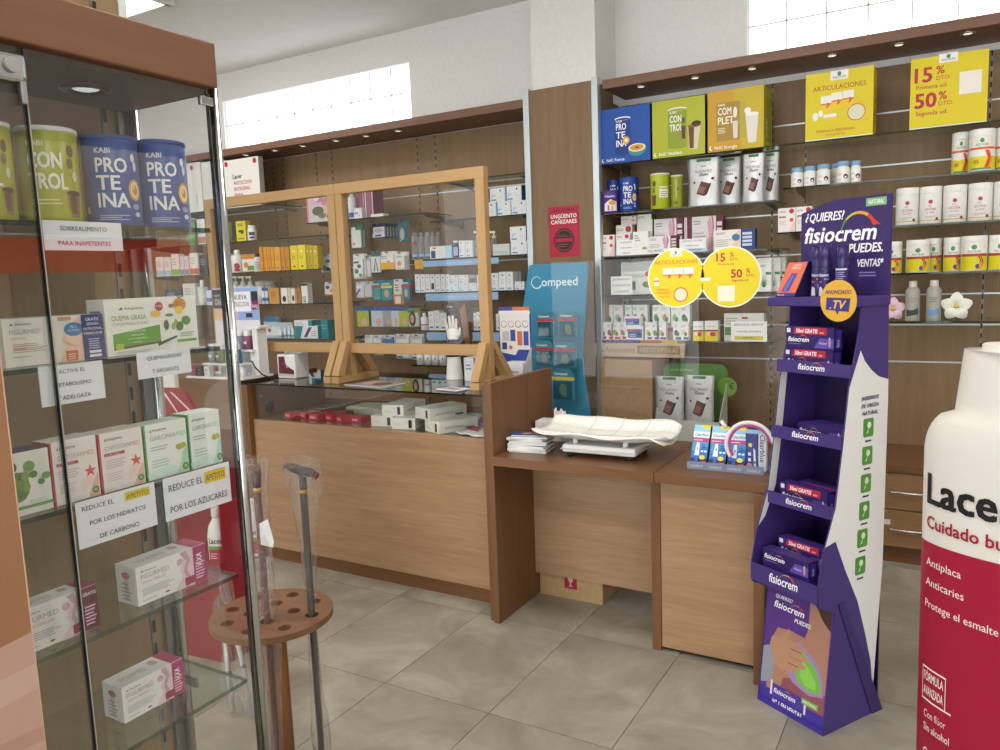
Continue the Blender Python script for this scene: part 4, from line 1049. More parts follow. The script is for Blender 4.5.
def flower(label, xc, yb, rp, c, on, dy):
    Yp_ = SHELF_Y + dy; z = base_z(on); X = pY(xc, yb, Yp_).x
    t = thing('artificial_flower', label, 'flower', (X, Yp_, z + .0005))
    for k in range(5):
        a = 2 * PI * k / 5 + .3
        vs = []; n = 6
        cx, cz = math.cos(a), math.sin(a)
        px, pz = -math.sin(a), math.cos(a)
        H0 = rp * 1.0
        for i in range(n + 1):
            f = i / n; wd = rp * .42 * math.sin(PI * (f * .86 + .06))
            for s_ in (-1, 0, 1):
                vs.append((cx * f * rp + px * wd * s_, -.012 - .02 * math.sin(PI * f) + (.008 if s_ else 0), max(.001, H0 + cz * f * rp + pz * wd * s_)))
        obj('petal', MB().add(vs, [(i * 3 + j, i * 3 + j + 1, (i + 1) * 3 + j + 1, (i + 1) * 3 + j) for i in range(n) for j in range(2)], col(c, .6), True), t)
    obj('flower_centre', MB().lathe([(.012, 0), (.012, .006), (.006, .012), (0, .013)], col('d8b02c', .6), 10), t, (0, -.02, rp - .005))
    lf = MB().add([(-rp * 1.0, .005, .001), (-rp * .3, -.01, .03), (-rp * .1, .005, .001), (-rp * .4, .02, .02)], [(0, 1, 2, 3)], col('4c6a38', .6))
    obj('leaf', lf, t)
flower('white artificial flower with a yellow centre beside the grey bottles', 956, 315, .07, 'ecebe2', 'E4', .05)
flower('pink-tipped white artificial flower half hidden by the purple display', 893, 318, .06, 'e3c6d6', 'E4', .06)
# ================================================================== GOODS ON THE LEFT BAY
def d_lacer(P):
    P.c(.09, .92, .055, 'b0243c'); P.c(.90, .92, .055, 'b0243c')
    P.t('Lacer', .26, .60, .09, '1d1d1f', 'l', .03, 0, .34)
    for i, t in enumerate(('PROTECCIÓN', 'INTEGRAL', 'PARA', 'TU BOCA')): P.t(t, .28, .47 - i * .125, .075, 'b0243c', 'l', .01, 0, .5)
carton('promo_carton', 'large white carton with red lettering showing above the pine screen', 'carton', 223, 258.5, 158.5, 'A1', 'd9d6cf', .05, d_lacer, 0, mf={'R': col('b8b4ad', .6)}, bevel=.002)
carton('promo_carton', 'large white carton with a red seal, seen through the cabinet end pane beside its twin', 'carton', 181, 200.5, 163, 'A1', 'd2cfc9', .18, lambda P: (P.c(.55, .9, .05, 'b0243c'), P.r(.08, .1, .3, .45, '7d9a86'), P.e(.19, .5, .09, .06, '4a8a7a'), P.t('Lacer', .75, .2, .06, 'b0243c', 'l', 0, 0, .3, PI / 2)), 0, bevel=.002)
carton('promo_carton', 'large white carton with a red seal squeezed next to the lettered white carton', 'carton', 201, 222, 161, 'A1', 'd2cfc9', .18, lambda P: (P.c(.8, .9, .05, 'b0243c'), P.t('Lacer', .85, .2, .06, 'b0243c', 'l', 0, 0, .4, PI / 2)), 0, bevel=.002)
carton('medicine_pack', 'upright yellow pack with black print alone on its shelf', 'carton', 236, 245.5, 221, 'A2', 'cfc02c', .05, lambda P: (P.lines(.15, .75, .85, .92, 2, '3a3a1c'), P.e(.5, .5, .3, .06, '2b2b18'), P.e(.62, .42, .18, .05, '2b2b18'), P.r(.2, .1, .8, .16, '6a641c')), .02)
def bottle(label, x0, x1, yt, on, body, cap, design=None, dy=.04, group=None, capr=.45, neck=.8, name='lotion_bottle', sh=.72):
    m = body
    return lathe_item(name, label, 'bottle', x0, x1, yt, on, [(.94, 0, m), (1, .02, m), (1, sh, m), (.75, neck - .03, m), (capr * .9, neck, m)], design, dy, group, 2.0, 16, (.05, sh), [(capr, neck - .005, cap), (capr * 1.05, neck, cap), (capr, .99, cap), (capr * .9, 1, cap)], 'cap')
bottle('slim white bottle with black marks beside the yellow pack', 249, 255.5, 225.5, 'A2', 'dcdcd8', 'e6e6e2', lambda P: (P.r(.2, .45, .8, .75, '2a2c2e'), P.e(.5, .2, .3, .1, '2a2c2e')), .03, None, .8, .88)
bottle('white bottle with a magenta flower label on the orange carton shelf', 233, 241.5, 250, 'A3', 'dbdad6', 'e2e2de', lambda P: (P.c(.5, .35, .2, 'a02458', 10), P.e(.5, .1, .25, .1, 'a02430')), .03)
carton('medicine_pack', 'orange, white and green picture carton next to the orange slim cartons', 'carton', 241.9, 254.3, 254, 'A3', 'd8d5cc', .05, lambda P: (P.r(0, .72, 1, 1, 'c07a2c'), P.r(.42, .1, .98, .36, '5e8a4a'), P.e(.3, .4, .2, .16, 'c4823a'), P.r(0, 0, 1, .06, 'c07a2c')), .02)
bottle('small white bottle with a black cap wedged beside the orange cartons', 255, 260.5, 253.5, 'A3', 'cfcfcc', '1e1f22', lambda P: P.lines(.1, .2, .9, .8, 4, '8a8c92'), .03, None, .6, .82)
def d_or(P): P.r(.38, .08, .62, .15, '2a1c0c'); P.lines(.2, .45, .8, .75, 3, 'a8701c')
def d_ye(P): P.r(.38, .1, .62, .17, '2a240c'); P.lines(.2, .45, .8, .6, 2, '9a8a14'); P.r(.35, .72, .65, .8, 'e8e0a0')
for i, (a, b) in enumerate(((259.5, 262.5), (263, 266.5), (266.7, 270.6), (270.8, 274), (274.4, 280), (280.3, 284.6), (284.9, 289.2))):
    carton('slim_carton', 'slim upright orange carton in the row of medicine cartons', 'carton', a, b, 247, 'A3', ('c98a24', 'd0922c', 'c98a24', 'd0922c', 'd39a34', 'c0842a', 'b57c28')[i], .06, d_or, .02 + (.01 if i in (1, 2, 5, 6) else 0), 'orange slim cartons')
for i, (a, b) in enumerate(((290.2, 297.3), (297.6, 305.4), (305.7, 309), (309.3, 312.6), (312.9, 317.5))):
    carton('slim_carton', 'upright yellow carton in the row beside the orange cartons', 'carton', a, b, 245.5 if i != 1 else 244.8, 'A3', ('d6c01c', 'dcc824', 'b8a41a', 'b8a41a', 'c4ae1c')[i], .06, d_ye, .02 + (.012 if i > 1 else 0), 'yellow slim cartons')
# A4
def pump(label, x0, x1, yt, on, body, dy, group=None, name='pump_bottle'):
    o = lathe_item(name, label, 'bottle', x0, x1, yt, on, [(.94, 0, body), (1, .02, body), (1, .60, body), (.6, .70, body), (.42, .72, body)], None, dy, group, 2, 16, (0, 1), [(.45, .71, 'e4e4e0'), (.45, .80, 'e4e4e0'), (.16, .81, 'e4e4e0'), (.16, .93, 'e4e4e0')], 'collar')
    X0, X1, z, h, Yp_ = span(x0, x1, yt, on, dy); r = (X1 - X0) / 2
    obj('pump_head', MB().box(-r * .9, r * .28, -r * .2, r * .2, h * .92, h, col('e6e6e2', .4)), o, bevel=.002)
    return o
for a, b in ((232.5, 239), (239.5, 246.5), (247, 253.5)):
    pump('white pump bottle lined up behind the colourful promo card', a, b, 276, 'A4', 'd6d5d0', .12, 'white pump bottles behind the promo card')
lathe_item('cream_jar', 'white cream jar with a flat lid near the pump bottles', 'jar', 257.5, 265.5, 281, 'A4', [(1, 0, 'd8d7d3'), (1, .8, 'd8d7d3')], None, .15, 'cream jars on the mixed shelf', 2, 18, (0, 1), [(1.04, .8, 'c9c8c4'), (1.04, 1, 'c9c8c4')])
lathe_item('cream_jar', 'grey cream jar with a flat lid behind the orange carton', 'jar', 267, 274.5, 281, 'A4', [(1, 0, 'b8b6b0'), (1, .8, 'b8b6b0')], None, .15, 'cream jars on the mixed shelf', 2, 18, (0, 1), [(1.04, .8, 'a5a39d'), (1.04, 1, 'a5a39d')])
for i, (a, b) in enumerate(((262, 265.3), (265.6, 268.8))):
    bottle('tiny white and blue bottle next to the orange carton', a + .2, b - .3, 287.5, 'A4', 'd0d6da', '3a6ab0', lambda P: P.r(0, .2, 1, .5, '3f74b4'), .03, 'tiny blue and white bottles', .7)
carton('slim_carton', 'broad orange carton on the mixed shelf', 'carton', 269.3, 279, 288, 'A4', 'c08a3a', .06, lambda P: P.lines(.2, .4, .8, .8, 4, '8a5c20'), .02, mf={'R': col('a8742c', .5)})
carton('slim_carton', 'white carton with a dark portrait on the mixed shelf', 'carton', 281, 287.2, 288, 'A4', 'dcd9d2', .06, lambda P: P.e(.5, .3, .3, .2, '3a2c34'), .02)
carton('slim_carton', 'plain beige carton between two white portrait cartons', 'carton', 287.5, 291, 288, 'A4', 'cbbfae', .06, None, .03)
carton('slim_carton', 'narrow white carton with brown swirl on the mixed shelf', 'carton', 291.3, 295, 288.5, 'A4', 'd9d3ca', .06, lambda P: P.e(.5, .35, .35, .2, '5a3a30'), .02)
carton('slim_carton', 'dark orange carton beside the tall white carton', 'carton', 295.5, 301, 287.5, 'A4', 'a86c24', .06, lambda P: P.lines(.2, .3, .8, .8, 4, '7a4a14'), .04)
carton('slim_carton', 'tall white carton with a black top on the mixed shelf', 'carton', 301.3, 307.5, 283, 'A4', 'd9d9d5', .05, lambda P: (P.r(0, .86, 1, .98, '2c302e'), P.t('bella', .65, .1, .3, '55585a', 'l', .01, 0, .6, PI / 2), P.r(.3, .04, .7, .1, '5a8a7a')), .02)
# A5
def d_teal(P): P.r(.0, .0, 1, 1, 'd5d7d8'); P.p([(0, 0), (.2, 0), (.35, 1), (0, 1)], '1f7a86'); P.p([(.35, .1), (.5, .1), (.75, .9), (.6, .9)], '2c2a5a'); P.lines(.7, .2, .95, .7, 3, '9a9ca0')
t1 = carton('medicine_pack', 'lower teal and white carton of the stack behind the pine rail', 'carton', 296, 318, 326, 'A5', 'd5d7d8', .12, d_teal, .02, mf={'R': col('1f7f88', .45), 'U': col('d5d7d8', .5)})
carton('medicine_pack', 'upper teal and white carton of the stack behind the pine rail', 'carton', 294.5, 312, 320.3, t1, 'd9dadb', .12, lambda P: (P.r(.8, 0, 1, 1, '1f7a86'), P.lines(.1, .2, .6, .8, 2, 'a0a2a6')), .02, mf={'R': col('1f7f88', .45)})
carton('medicine_pack', 'solid teal carton standing to the side of the teal and white stack', 'carton', 321, 328, 320, 'A5', '1f7f88', .1, lambda P: P.lines(.15, .5, .8, .85, 2, '5ab0b4'), .06)
for i, (a, b, t) in enumerate(((279, 283.5, 330), (284, 287.5, 327.5), (288, 291.3, 327), (291.6, 295, 328))):
    bottle('small white dropper bottle in front of the teal cartons', a + .3, b - .3, t, 'A5', 'd2d6d8', 'e6e6e4', lambda P: P.r(0, .15, 1, .45, '5a9ac0'), .02, 'white dropper bottles', .6)
carton('medicine_pack', 'flat white and pale blue carton leaning at the back of the teal carton shelf', 'carton', 265.5, 293, 322.5, 'A5', 'b9c9d2', .04, lambda P: (P.r(.0, .1, .55, .7, 'd9dcde'), P.e(.15, .45, .06, .14, 'b03a4a')), .15)
carton('medicine_pack', 'blue topped carton standing behind the flat pale blue carton', 'carton', 264, 278, 317, 'A5', 'c6d2d6', .03, lambda P: (P.r(0, .75, 1, 1, '3a7fa8'), P.r(.2, .4, .7, .65, 'd9d6c8')), .2)
# B1
def d_rose(P):
    P.r(0, 0, 1, 1, 'b9b9b2'); P.r(0, 0, .07, 1, 'd67aa0')
    P.e(.38, .80, .24, .18, 'c9a0b4'); P.e(.45, .84, .16, .12, 'a87890'); P.e(.36, .86, .1, .1, 'dcc0cc'); P.e(.72, .70, .18, .16, 'b87a94'); P.e(.75, .42, .22, .20, 'c2a08c'); P.e(.62, .45, .12, .15, 'c9ac9a')
    P.e(.40, .40, .22, .17, '5a5a48', 9); P.e(.55, .22, .15, .1, '6b6a58', 8); P.e(.85, .18, .14, .12, '4a4a40', 7)
carton('picture_box', 'grey box with a pink rose picture on the hook bay shelf', 'box', 306.5, 334, 194, 'B1', 'b9b9b2', .12, d_rose, .02)
carton('medicine_pack', 'tall pink-purple carton standing on the hook bay shelf by the pine post', 'carton', 356, 363.5, 188, 'B1', '8a5468', .12, lambda P: P.r(.9, 0, 1, 1, 'c9a0ae'), .05)
carton('medicine_pack', 'tall pink-purple carton with a white edge farthest from the pine post', 'carton', 364.5, 372.5, 187, 'B1', '8a5468', .12, lambda P: (P.r(0, 0, .12, 1, 'd9ccd0'), P.r(.88, 0, 1, 1, 'd9ccd0')), .04)
carton('medicine_pack', 'little white carton in front of the pink-purple cartons', 'carton', 354, 362, 208, 'B1', 'd9dadb', .04, lambda P: (P.r(.1, .4, .5, .6, '6fa0c8'), P.e(.7, .25, .06, .08, '2a2c2e')), .01)
bottle('tall white bottle with a blue foot against the pine post', 348.5, 355, 190, 'B1', 'd0d3d8', 'dfe1e4', lambda P: P.r(0, .0, 1, .25, '2a5aa8'), .03)
carton('paper_packet', 'crumpled flat white packet lying on the hook bay shelf', 'packet', 371, 384, 213.8, 'B1', 'dcdad6', .06, None, .02, bevel=.003)
# C1 white and blue cartons
def d_wb(P): P.lines(.1, .42, .45, .6, 2, '8fb8d4'); P.r(.08, .1, .42, .2, '4a94c8'); P.e(.7, .8, .05, .07, '2a2c30'); P.lines(.6, .3, .85, .4, 2, 'c0c4c8'); P.e(.16, .36, .03, .04, 'c05a4a')
BL = {'R': col('2f7aa0', .45)}
w1 = carton('cream_carton', 'white carton with a blue edge, lower tier against the column', 'carton', 511.5, 526, 200.5, 'C1', 'dfe1e3', .07, d_wb, .02, mf=BL)
w2 = carton('cream_carton', 'white carton with a blue edge, lower tier middle', 'carton', 496.5, 510.5, 201.5, 'C1', 'dfe1e3', .07, lambda P: (P.r(0, 0, .08, 1, '3a94c4'), d_wb(P)), .02)
w3 = carton('cream_carton', 'white carton with a blue edge, lower tier by the pine post', 'carton', 481.5, 495.8, 202.5, 'C1', 'dfe1e3', .07, d_wb, .02)
carton('cream_carton', 'white carton with a blue end, upper tier against the column', 'carton', 506, 521.5, 186, w1, 'dfe1e3', .07, lambda P: (P.r(0, 0, .05, 1, '3a94c4'), d_wb(P)), .02, mf={'R': col('24628c', .45)})
carton('cream_carton', 'white carton with a blue end, upper tier by the pine post', 'carton', 490, 505, 188, w2, 'dfe1e3', .07, d_wb, .02)
# C2
CLB = glass('clear_bottle_plastic', (.86, .88, .9), 1.3, .08, 1.5, 0, 1, .3, 'dfe3e6')
for i, (a, b) in enumerate(((411.8, 417.8), (418.4, 424.4), (424.6, 430.4), (430.7, 435.8), (436, 440.6))):
    bottle('clear plastic bottle with a translucent cap, first of the row with a red seal' if i == 0 else 'clear plastic bottle with a translucent cap and no seal', a, b, 232.5 - i * .2, 'C2', CLB, CLB, lambda P, i=i: ((P.e(.5, .72, .3, .09, 'b8283c') if i == 0 else None), P.r(.1, .08, .9, .2, '8ab8dc'), P.r(.3, .02, .7, .06, '4a4a4c')), .06, None if i == 0 else 'clear bottles beside the pine screen', .62, .88, sh=.82)
carton('cream_carton', 'white carton with a blue block lying before the clear bottles', 'carton', 430, 452, 246, 'C2', 'e2e2df', .018, lambda P: (P.r(.05, .05, .25, .65, '33457e'), P.r(.72, 0, 1, 1, '9ccbe0'), P.r(.12, .78, .28, .92, 'd2683a')), .02)
bottle('dark navy bottle with a pale label and white cap', 453, 458.6, 240.5, 'C2', '2b2f52', 'dfe0e4', lambda P: P.r(.15, .1, .9, .85, 'a9b6dc'), .03, None, .7, .86)
for a, b in ((459, 465.6), (466, 472.6)):
    carton('cream_carton', 'upright white carton beside the navy bottle', 'carton', a, b, 240.5, 'C2', 'e0e2e3', .05, lambda P: (P.r(.1, .06, .6, .14, '5aa0cc'), P.lines(.15, .3, .3, .8, 1, '8a8c90'), P.e(.3, .85, .08, .04, '2a2c30')), .02, 'upright white cartons on the blue strip shelf')
pump('clear pump bottle beside the upright white cartons', 474, 483, 231, 'C2', CLB, .05)
pump('clear pump bottle standing behind the pine post', 490, 498, 231, 'C2', CLB, .1)
carton('cream_carton', 'grey-white carton with a green sheen beside the stacked pair', 'carton', 493, 509.5, 244, 'C2', 'cdd0cd', .05, lambda P: P.r(.0, .1, .9, .4, 'b9c2bc'), .03)  # flat grey-green band across the lower front
w4 = carton('cream_carton', 'lower white carton of the pair stacked next to the column', 'carton', 511, 527, 241, 'C2', 'e0e2e4', .07, d_wb, .02)
carton('cream_carton', 'upper white carton of the pair stacked next to the column', 'carton', 510, 526, 226.5, w4, 'e0e2e4', .07, d_wb, .02, mf=BL)
# C3
def d_w(P): P.r(.1, .06, .7, .14, '6aaace'); P.e(.5, .82, .12, .04, '2a2c30'); P.lines(.25, .35, .75, .65, 3, 'c2c4c8')
def d_wr(P): P.r(.15, .12, .65, .2, 'c4583c'); P.e(.5, .82, .12, .04, '2a2c30'); P.lines(.2, .35, .75, .65, 3, 'd2b0a8')
def d_wk(P): P.r(.2, .15, .8, .5, '2f3436'); P.e(.5, .82, .12, .04, '2a2c30')
for i, (a, b, d) in enumerate(((415, 420, d_w), (420.3, 425.2, d_w), (425.4, 430, d_wr), (430.2, 435, d_wk), (435.2, 440.6, d_w), (440.9, 445.6, d_w), (445.8, 450, d_w))):
    carton('cream_carton', ('upright white carton with a black square on the crowded shelf' if d is d_wk else 'upright white carton with a red-orange bar on the crowded shelf' if d is d_wr else 'upright white carton with a pale blue foot on the crowded shelf'), 'carton', a, b, 274.3, 'C3', 'dfe0e1', .06, d, .02, None if d is not d_w else 'upright cartons on the crowded shelf', mf=BL)
for i, (a, b) in enumerate(((450.3, 458.5), (459, 468.5), (468.8, 476.5), (477, 484.5))):
    lo = carton('cream_carton', 'small white carton in the lower tier of the crowded shelf', 'carton', a, b, 283.2, 'C3', 'dfe1e2', .06, d_wb, .02, 'lower tier of small white cartons')
    carton('cream_carton', 'small white carton in the upper tier of the crowded shelf' if i != 2 else 'small grey photo carton in the upper tier of the crowded shelf', 'carton', a, b, 275, lo, 'dfe1e2' if i != 2 else 'a5a3a8', .06, d_wb if i != 2 else (lambda P: P.r(.1, .1, .9, .6, '6a6870')), .02, 'upper tier of small white cartons' if i != 2 else None)
carton('cream_carton', 'narrow white carton just beyond the pine post on the crowded shelf', 'carton', 490, 498.5, 273, 'C3', 'dcdedf', .05, d_w, .03)
for a, b in ((499, 506), (506.3, 513)):
    carton('cream_carton', 'taller white carton with blue print on the crowded shelf', 'carton', a, b, 271.8, 'C3', 'e0e2e3', .07, d_w, .02, 'pair of taller white cartons')
carton('cream_carton', 'grey carton standing behind the pair of taller cartons', 'carton', 513.5, 521, 271.5, 'C3', 'a9acae', .06, None, .12)
carton('cream_carton', 'small low white carton beside the blue hanging display', 'carton', 515, 524.5, 281.5, 'C3', 'dfe1e3', .06, d_wb, .02)
# C4
bottle('white bottle with a red band on the shelf behind the model hand', 421.5, 427.5, 313, 'C4', 'dcdddd', 'e6e6e6', lambda P: P.r(0, .35, 1, .45, 'a0303c'), .03)
for i, (a, b, t) in enumerate(((428.5, 434, 311.5), (434.3, 439.5, 310.5), (439.8, 446, 313), (473.5, 476, 313), (476.3, 483, 312), (496, 503.5, 314))):
    carton('cream_carton', 'upright white carton with a teal foot on the shelf behind the model hand', 'carton', a, b, t, 'C4', 'dcdfdf', .06, lambda P: (P.r(.2, .1, .8, .2, '2f8f98'), P.e(.5, .8, .1, .04, '2a2c30'), P.lines(.25, .4, .75, .6, 2, 'd2a8a0')), .02, 'white cartons with a teal foot')
for i, (a, b) in enumerate(((417, 424), (424.5, 431.5), (432, 439), (439.5, 446.5))):
    lathe_item('cream_tub', 'plain white tub on the lowest visible shelf', 'tub', a, b, 348, 'C5', [(.92, 0, 'dcdcda'), (1, .75, 'dcdcda')], lambda P: P.e(.5, .5, .08, .08, '4a4c50'), .05, 'plain white tubs', 2, 18, (.05, .7), [(1.03, .76, 'e2e2e0'), (1.03, 1, 'e2e2e0')])
# pale blue shelf-edge strips
def strip(label, x0, y0, x1, y1, c='8fb2d6', txt=True):
    a = pY(x0, y1, SHELF_Y - .004); b = pY(x1, y0, SHELF_Y - .004)
    w, h = b.x - a.x, b.z - a.z
    o = obj('shelf_edge_strip', MB().box(-w / 2, w / 2, 0, .003, 0, h, col(c, .5)), None, ((a.x + b.x) / 2, SHELF_Y - .0045, a.z)); tag(o, label, 'shelf strip')
    if txt:
        P = front(w, h); P.t('HIDRATACIÓN INTENSIVA', .5, .35, .3, 'b9d0e6', 'c', 0, 0, .5); P.done(o, 'lettering')
    return o
strip('pale blue shelf edge strip under the clear bottles', 423.5, 257.5, 498.5, 267)
strip('short mustard yellow shelf edge strip beside the pale blue one', 415, 259.5, 423, 269, 'c49a1c', False)
strip('pale blue shelf edge strip under the crowded carton shelf', 426, 292, 498, 301)
strip('pale blue shelf edge strip below the teal-foot cartons by the white bottle', 427, 332.5, 446, 340, txt=False)
strip('pale blue shelf edge strip partly behind the model hand and post', 473, 332.5, 502, 340, txt=False)

# ---------------- packs hanging from hooks
WPL = bpy.data.objects['wall_back_panelling']
def hookpack(label, x0, x1, y0, y1, head, body, Yp_=4.55, design=None, deep=1, group=None, hf=.22, thick=.014, clear=False):
    a = pY(x0, y1, Yp_); b = pY(x1, y0, Yp_); w, h = b.x - a.x, b.z - a.z
    obj('display_hook', MB().tube([(0, 0, 0), (0, -(WALL_Y - .028 - Yp_) - .03, 0), (0, -(WALL_Y - .028 - Yp_) - .04, .012)], .0025, STEEL, 6), WPL, ((a.x + b.x) / 2, WALL_Y - .0285, b.z - .012))
    first = None
    for k in range(deep):
        if first is None:
            o = obj('hook_pack', MB().box(-w / 2, w / 2, .0, .0012, h * .0, h, col(head, .5)), None, ((a.x + b.x) / 2, Yp_, a.z)); tag(o, label, 'blister pack', group); first = o
            bb = ACRYL if clear else col(body, .4)
            obj('blister', MB().box(-w * .44, w * .44, -thick, 0, h * .04, h * (1 - hf), bb), o, bevel=.003)
            P = front(w, h, -thick if design else 0)
            if design: design(P)
            P.e(.5, .955, .12, .02, '3a3430', 10); P.done(o)
        else:
            dup(first, (first.location.x, Yp_ + k * .035, a.z))
    return first
def d_grn(P): P.e(.35, .3, .2, .1, '2f7a5c', 9); P.e(.6, .5, .2, .08, '5a6a68', 9); P.r(.1, .62, .6, .7, '4a5a8a'); P.e(.7, .14, .16, .07, '2f8a5c', 9)
hookpack('white and green card pack hanging by the pine post above the clear packs', 352.5, 362, 224.5, 249, '3f7f68', 'd4d6d2', design=lambda P: (P.r(.1, .1, .5, .9, 'd9dad6'), P.r(.15, .15, .4, .25, 'c87a8a')), deep=2, group='white and green hanging packs')
hookpack('navy and white toothbrush pack, several deep on one hook', 374, 386, 223, 238, '232b56', 'd9dbe0', design=lambda P: (P.r(.0, .75, 1, 1, '232b56'), P.e(.5, .5, .34, .16, 'b5bac0'), P.r(0, .02, .8, .3, 'd9dbe0'), P.r(.2, .08, .7, .2, '2f5a9a')), deep=5, group='navy and white packs on one hook', hf=.1)
hookpack('clear pack with a teal header hanging beside the navy packs', 398.5, 408, 219.5, 242, '2a5f6e', 'c9cbca', design=lambda P: P.e(.5, .35, .22, .28, 'aeb0ae'), hf=.25, clear=True)
hookpack('white pack of round grey pads, second row beside the pine post', 354.5, 364, 253.5, 279, 'd2d3d0', 'd9dad8', design=d_grn, deep=2, group='grey and green pad packs')
hookpack('grey edged narrow pack next to the round pads', 365.5, 371.5, 255.5, 278, '9a9c9a', 'c6c8c6', design=lambda P: P.r(.3, .05, .45, .95, '8a8c8a'))
hookpack('tweezers in a clear pack with a teal header', 372, 381.5, 251.5, 273.5, '35626a', 'cfd1cf', design=lambda P: (P.p([(.3, .1), (.42, .1), (.52, .7), (.48, .7)], '3a3c3e'), P.p([(.62, .1), (.72, .1), (.54, .7), (.5, .7)], '3a3c3e')), hf=.22)
hookpack('white and yellow plaster pack in the second hook row', 381.5, 395, 251, 269.5, 'dcd9d0', 'dedbd2', design=lambda P: (P.r(.0, .0, 1, .38, 'd8a428'), P.lines(.1, .6, .7, .8, 2, '6a7a9a'), P.e(.6, .42, .14, .08, 'd8a080')), deep=2, group='white and yellow plaster packs')
hookpack('white pack with small orange drawing in the second hook row', 396, 406, 251.5, 270, 'dfddd6', 'dcdad4', design=lambda P: (P.e(.45, .35, .18, .14, 'c98a50'), P.lines(.2, .7, .8, .8, 1, '6a6a6a')), deep=2, group='white packs with orange drawing')
hookpack('white pack with green emblems hanging left of the pine post', 321.5, 333, 253.5, 272.5, 'cfd2d2', 'd0d3d3', design=lambda P: (P.e(.3, .3, .2, .1, '3a7a5c', 8), P.e(.65, .6, .2, .1, '5a6a8a', 8), P.e(.6, .2, .18, .08, '2f5a5c', 8)))
hookpack('tilted white and orange pack low beside the pine post', 325.5, 337.5, 281.5, 295.5, 'd8d2ca', 'd9d5ce', design=lambda P: (P.e(.3, .6, .16, .14, '3a4a7a', 8), P.e(.65, .35, .2, .16, 'c98a78', 8), P.r(0, 0, 1, .1, 'c9705a')))
hookpack('white and purple bandage pack in the third hook row', 357, 365, 281.5, 298, 'c9c8cc', 'c4c4c6', design=lambda P: (P.p([(.1, .1), (.6, .5), (.5, .6), (.0, .25)], '6a5a8c'), P.r(.2, .6, .7, .75, 'd9d9dc')), group='bandage packs', deep=2)
hookpack('grey see-through pack beside the purple bandage pack', 365.5, 373, 281.5, 297.5, 'aeb0b0', 'bcbebe', design=None)
def d_cmp(hc, art='c9a07a'):
    def f(P): P.r(0, .62, 1, .74, hc); P.e(.5, .35, .2, .2, art, 9); P.lines(.1, .8, .8, .92, 1, 'b9dade')
    return f
hookpack('teal plaster pack with a red band and green art', 374.3, 382, 280.5, 300.5, '2a8490', '2f8a90', design=d_cmp('b03040', '3a8a6a'))
hookpack('teal plaster pack with a yellow band and a foot picture', 382.4, 393, 280, 301, '2a8490', '2f8a96', design=d_cmp('d8c428'))
hookpack('tall white and orange pack between the teal packs', 395, 402.8, 279, 304.5, 'dad6cc', 'd9d4c8', design=lambda P: (P.r(0, 0, 1, .40, 'c87a34'), P.r(.2, .04, .8, .32, 'd9d4c8'), P.lines(.2, .55, .8, .85, 3, '6a6a68')))
hookpack('teal plaster pack with a red band and a toe picture', 403.2, 411, 279, 300.5, '2a6f8a', '2f7f96', design=d_cmp('b03048', 'd2ab88'))
def d_lim(c): 
    def f(P): P.r(.0, .0, 1, .8, c); P.e(.6, .25, .25, .2, 'c9a090', 8); P.r(.0, .82, 1, 1, '2f55a0')
    return f
for i, (a, b, c, lb) in enumerate(((359, 369.5, 'a3b02c', 'lime and blue insole pack nearest the pine post'), (373, 383.8, 'b9c4cc', 'pale blue insole pack with small dots'), (384.2, 392.5, '8f9a9c', 'grey insole pack under a blue header'), (393, 399.8, 'b9c2cc', 'narrow pale pack with a blue header'), (400, 409, 'a8b42c', 'lime and blue insole pack beside the portrait pack'))):
    hookpack(lb, a, b, 307, 326.5, '2f55a0', c, design=d_lim(c), deep=2, group='row of pack ' + str(i + 1), hf=.18)
hookpack('dark haired portrait hosiery pack hanging in the fourth row', 409.5, 420, 308.5, 327, '7a9a4a', 'c9c8c4', design=lambda P: (P.e(.4, .45, .3, .4, '2a2426', 12), P.e(.38, .45, .16, .24, 'c99a80', 12), P.r(.0, .9, 1, 1, '7a9a4a')))
for i, (a, b, y0, y1, c, lb) in enumerate(((366, 374, 335, 353, 'd6d6d4', 'white support pack peeking under the pine rail'), (374.5, 382.5, 335, 355, 'dadad8', 'white support pack with grey print under the pine rail'), (383.5, 395, 335, 354, '3a6ea8', 'blue support pack under the pine rail'), (397, 410.5, 334, 358.5, 'dadbd9', 'white support pack with a curved drawing under the pine rail'), (412.5, 424, 334, 359.5, 'd8d9d8', 'white support pack with dark dots under the pine rail'))):
    hookpack(lb, a, b, y0, y1, 'dcdcda', c, 4.52, lambda P, i=i: (P.r(.1, .8, .8, .95, 'b9babc'), P.e(.4, .25, .2, .08, ('8a8c90', '7a7c80', 'c9a070', '55606c', '3a3c40')[i], 8), P.r(.1, .05, .5, .12, '2f7f98')), hf=.1)

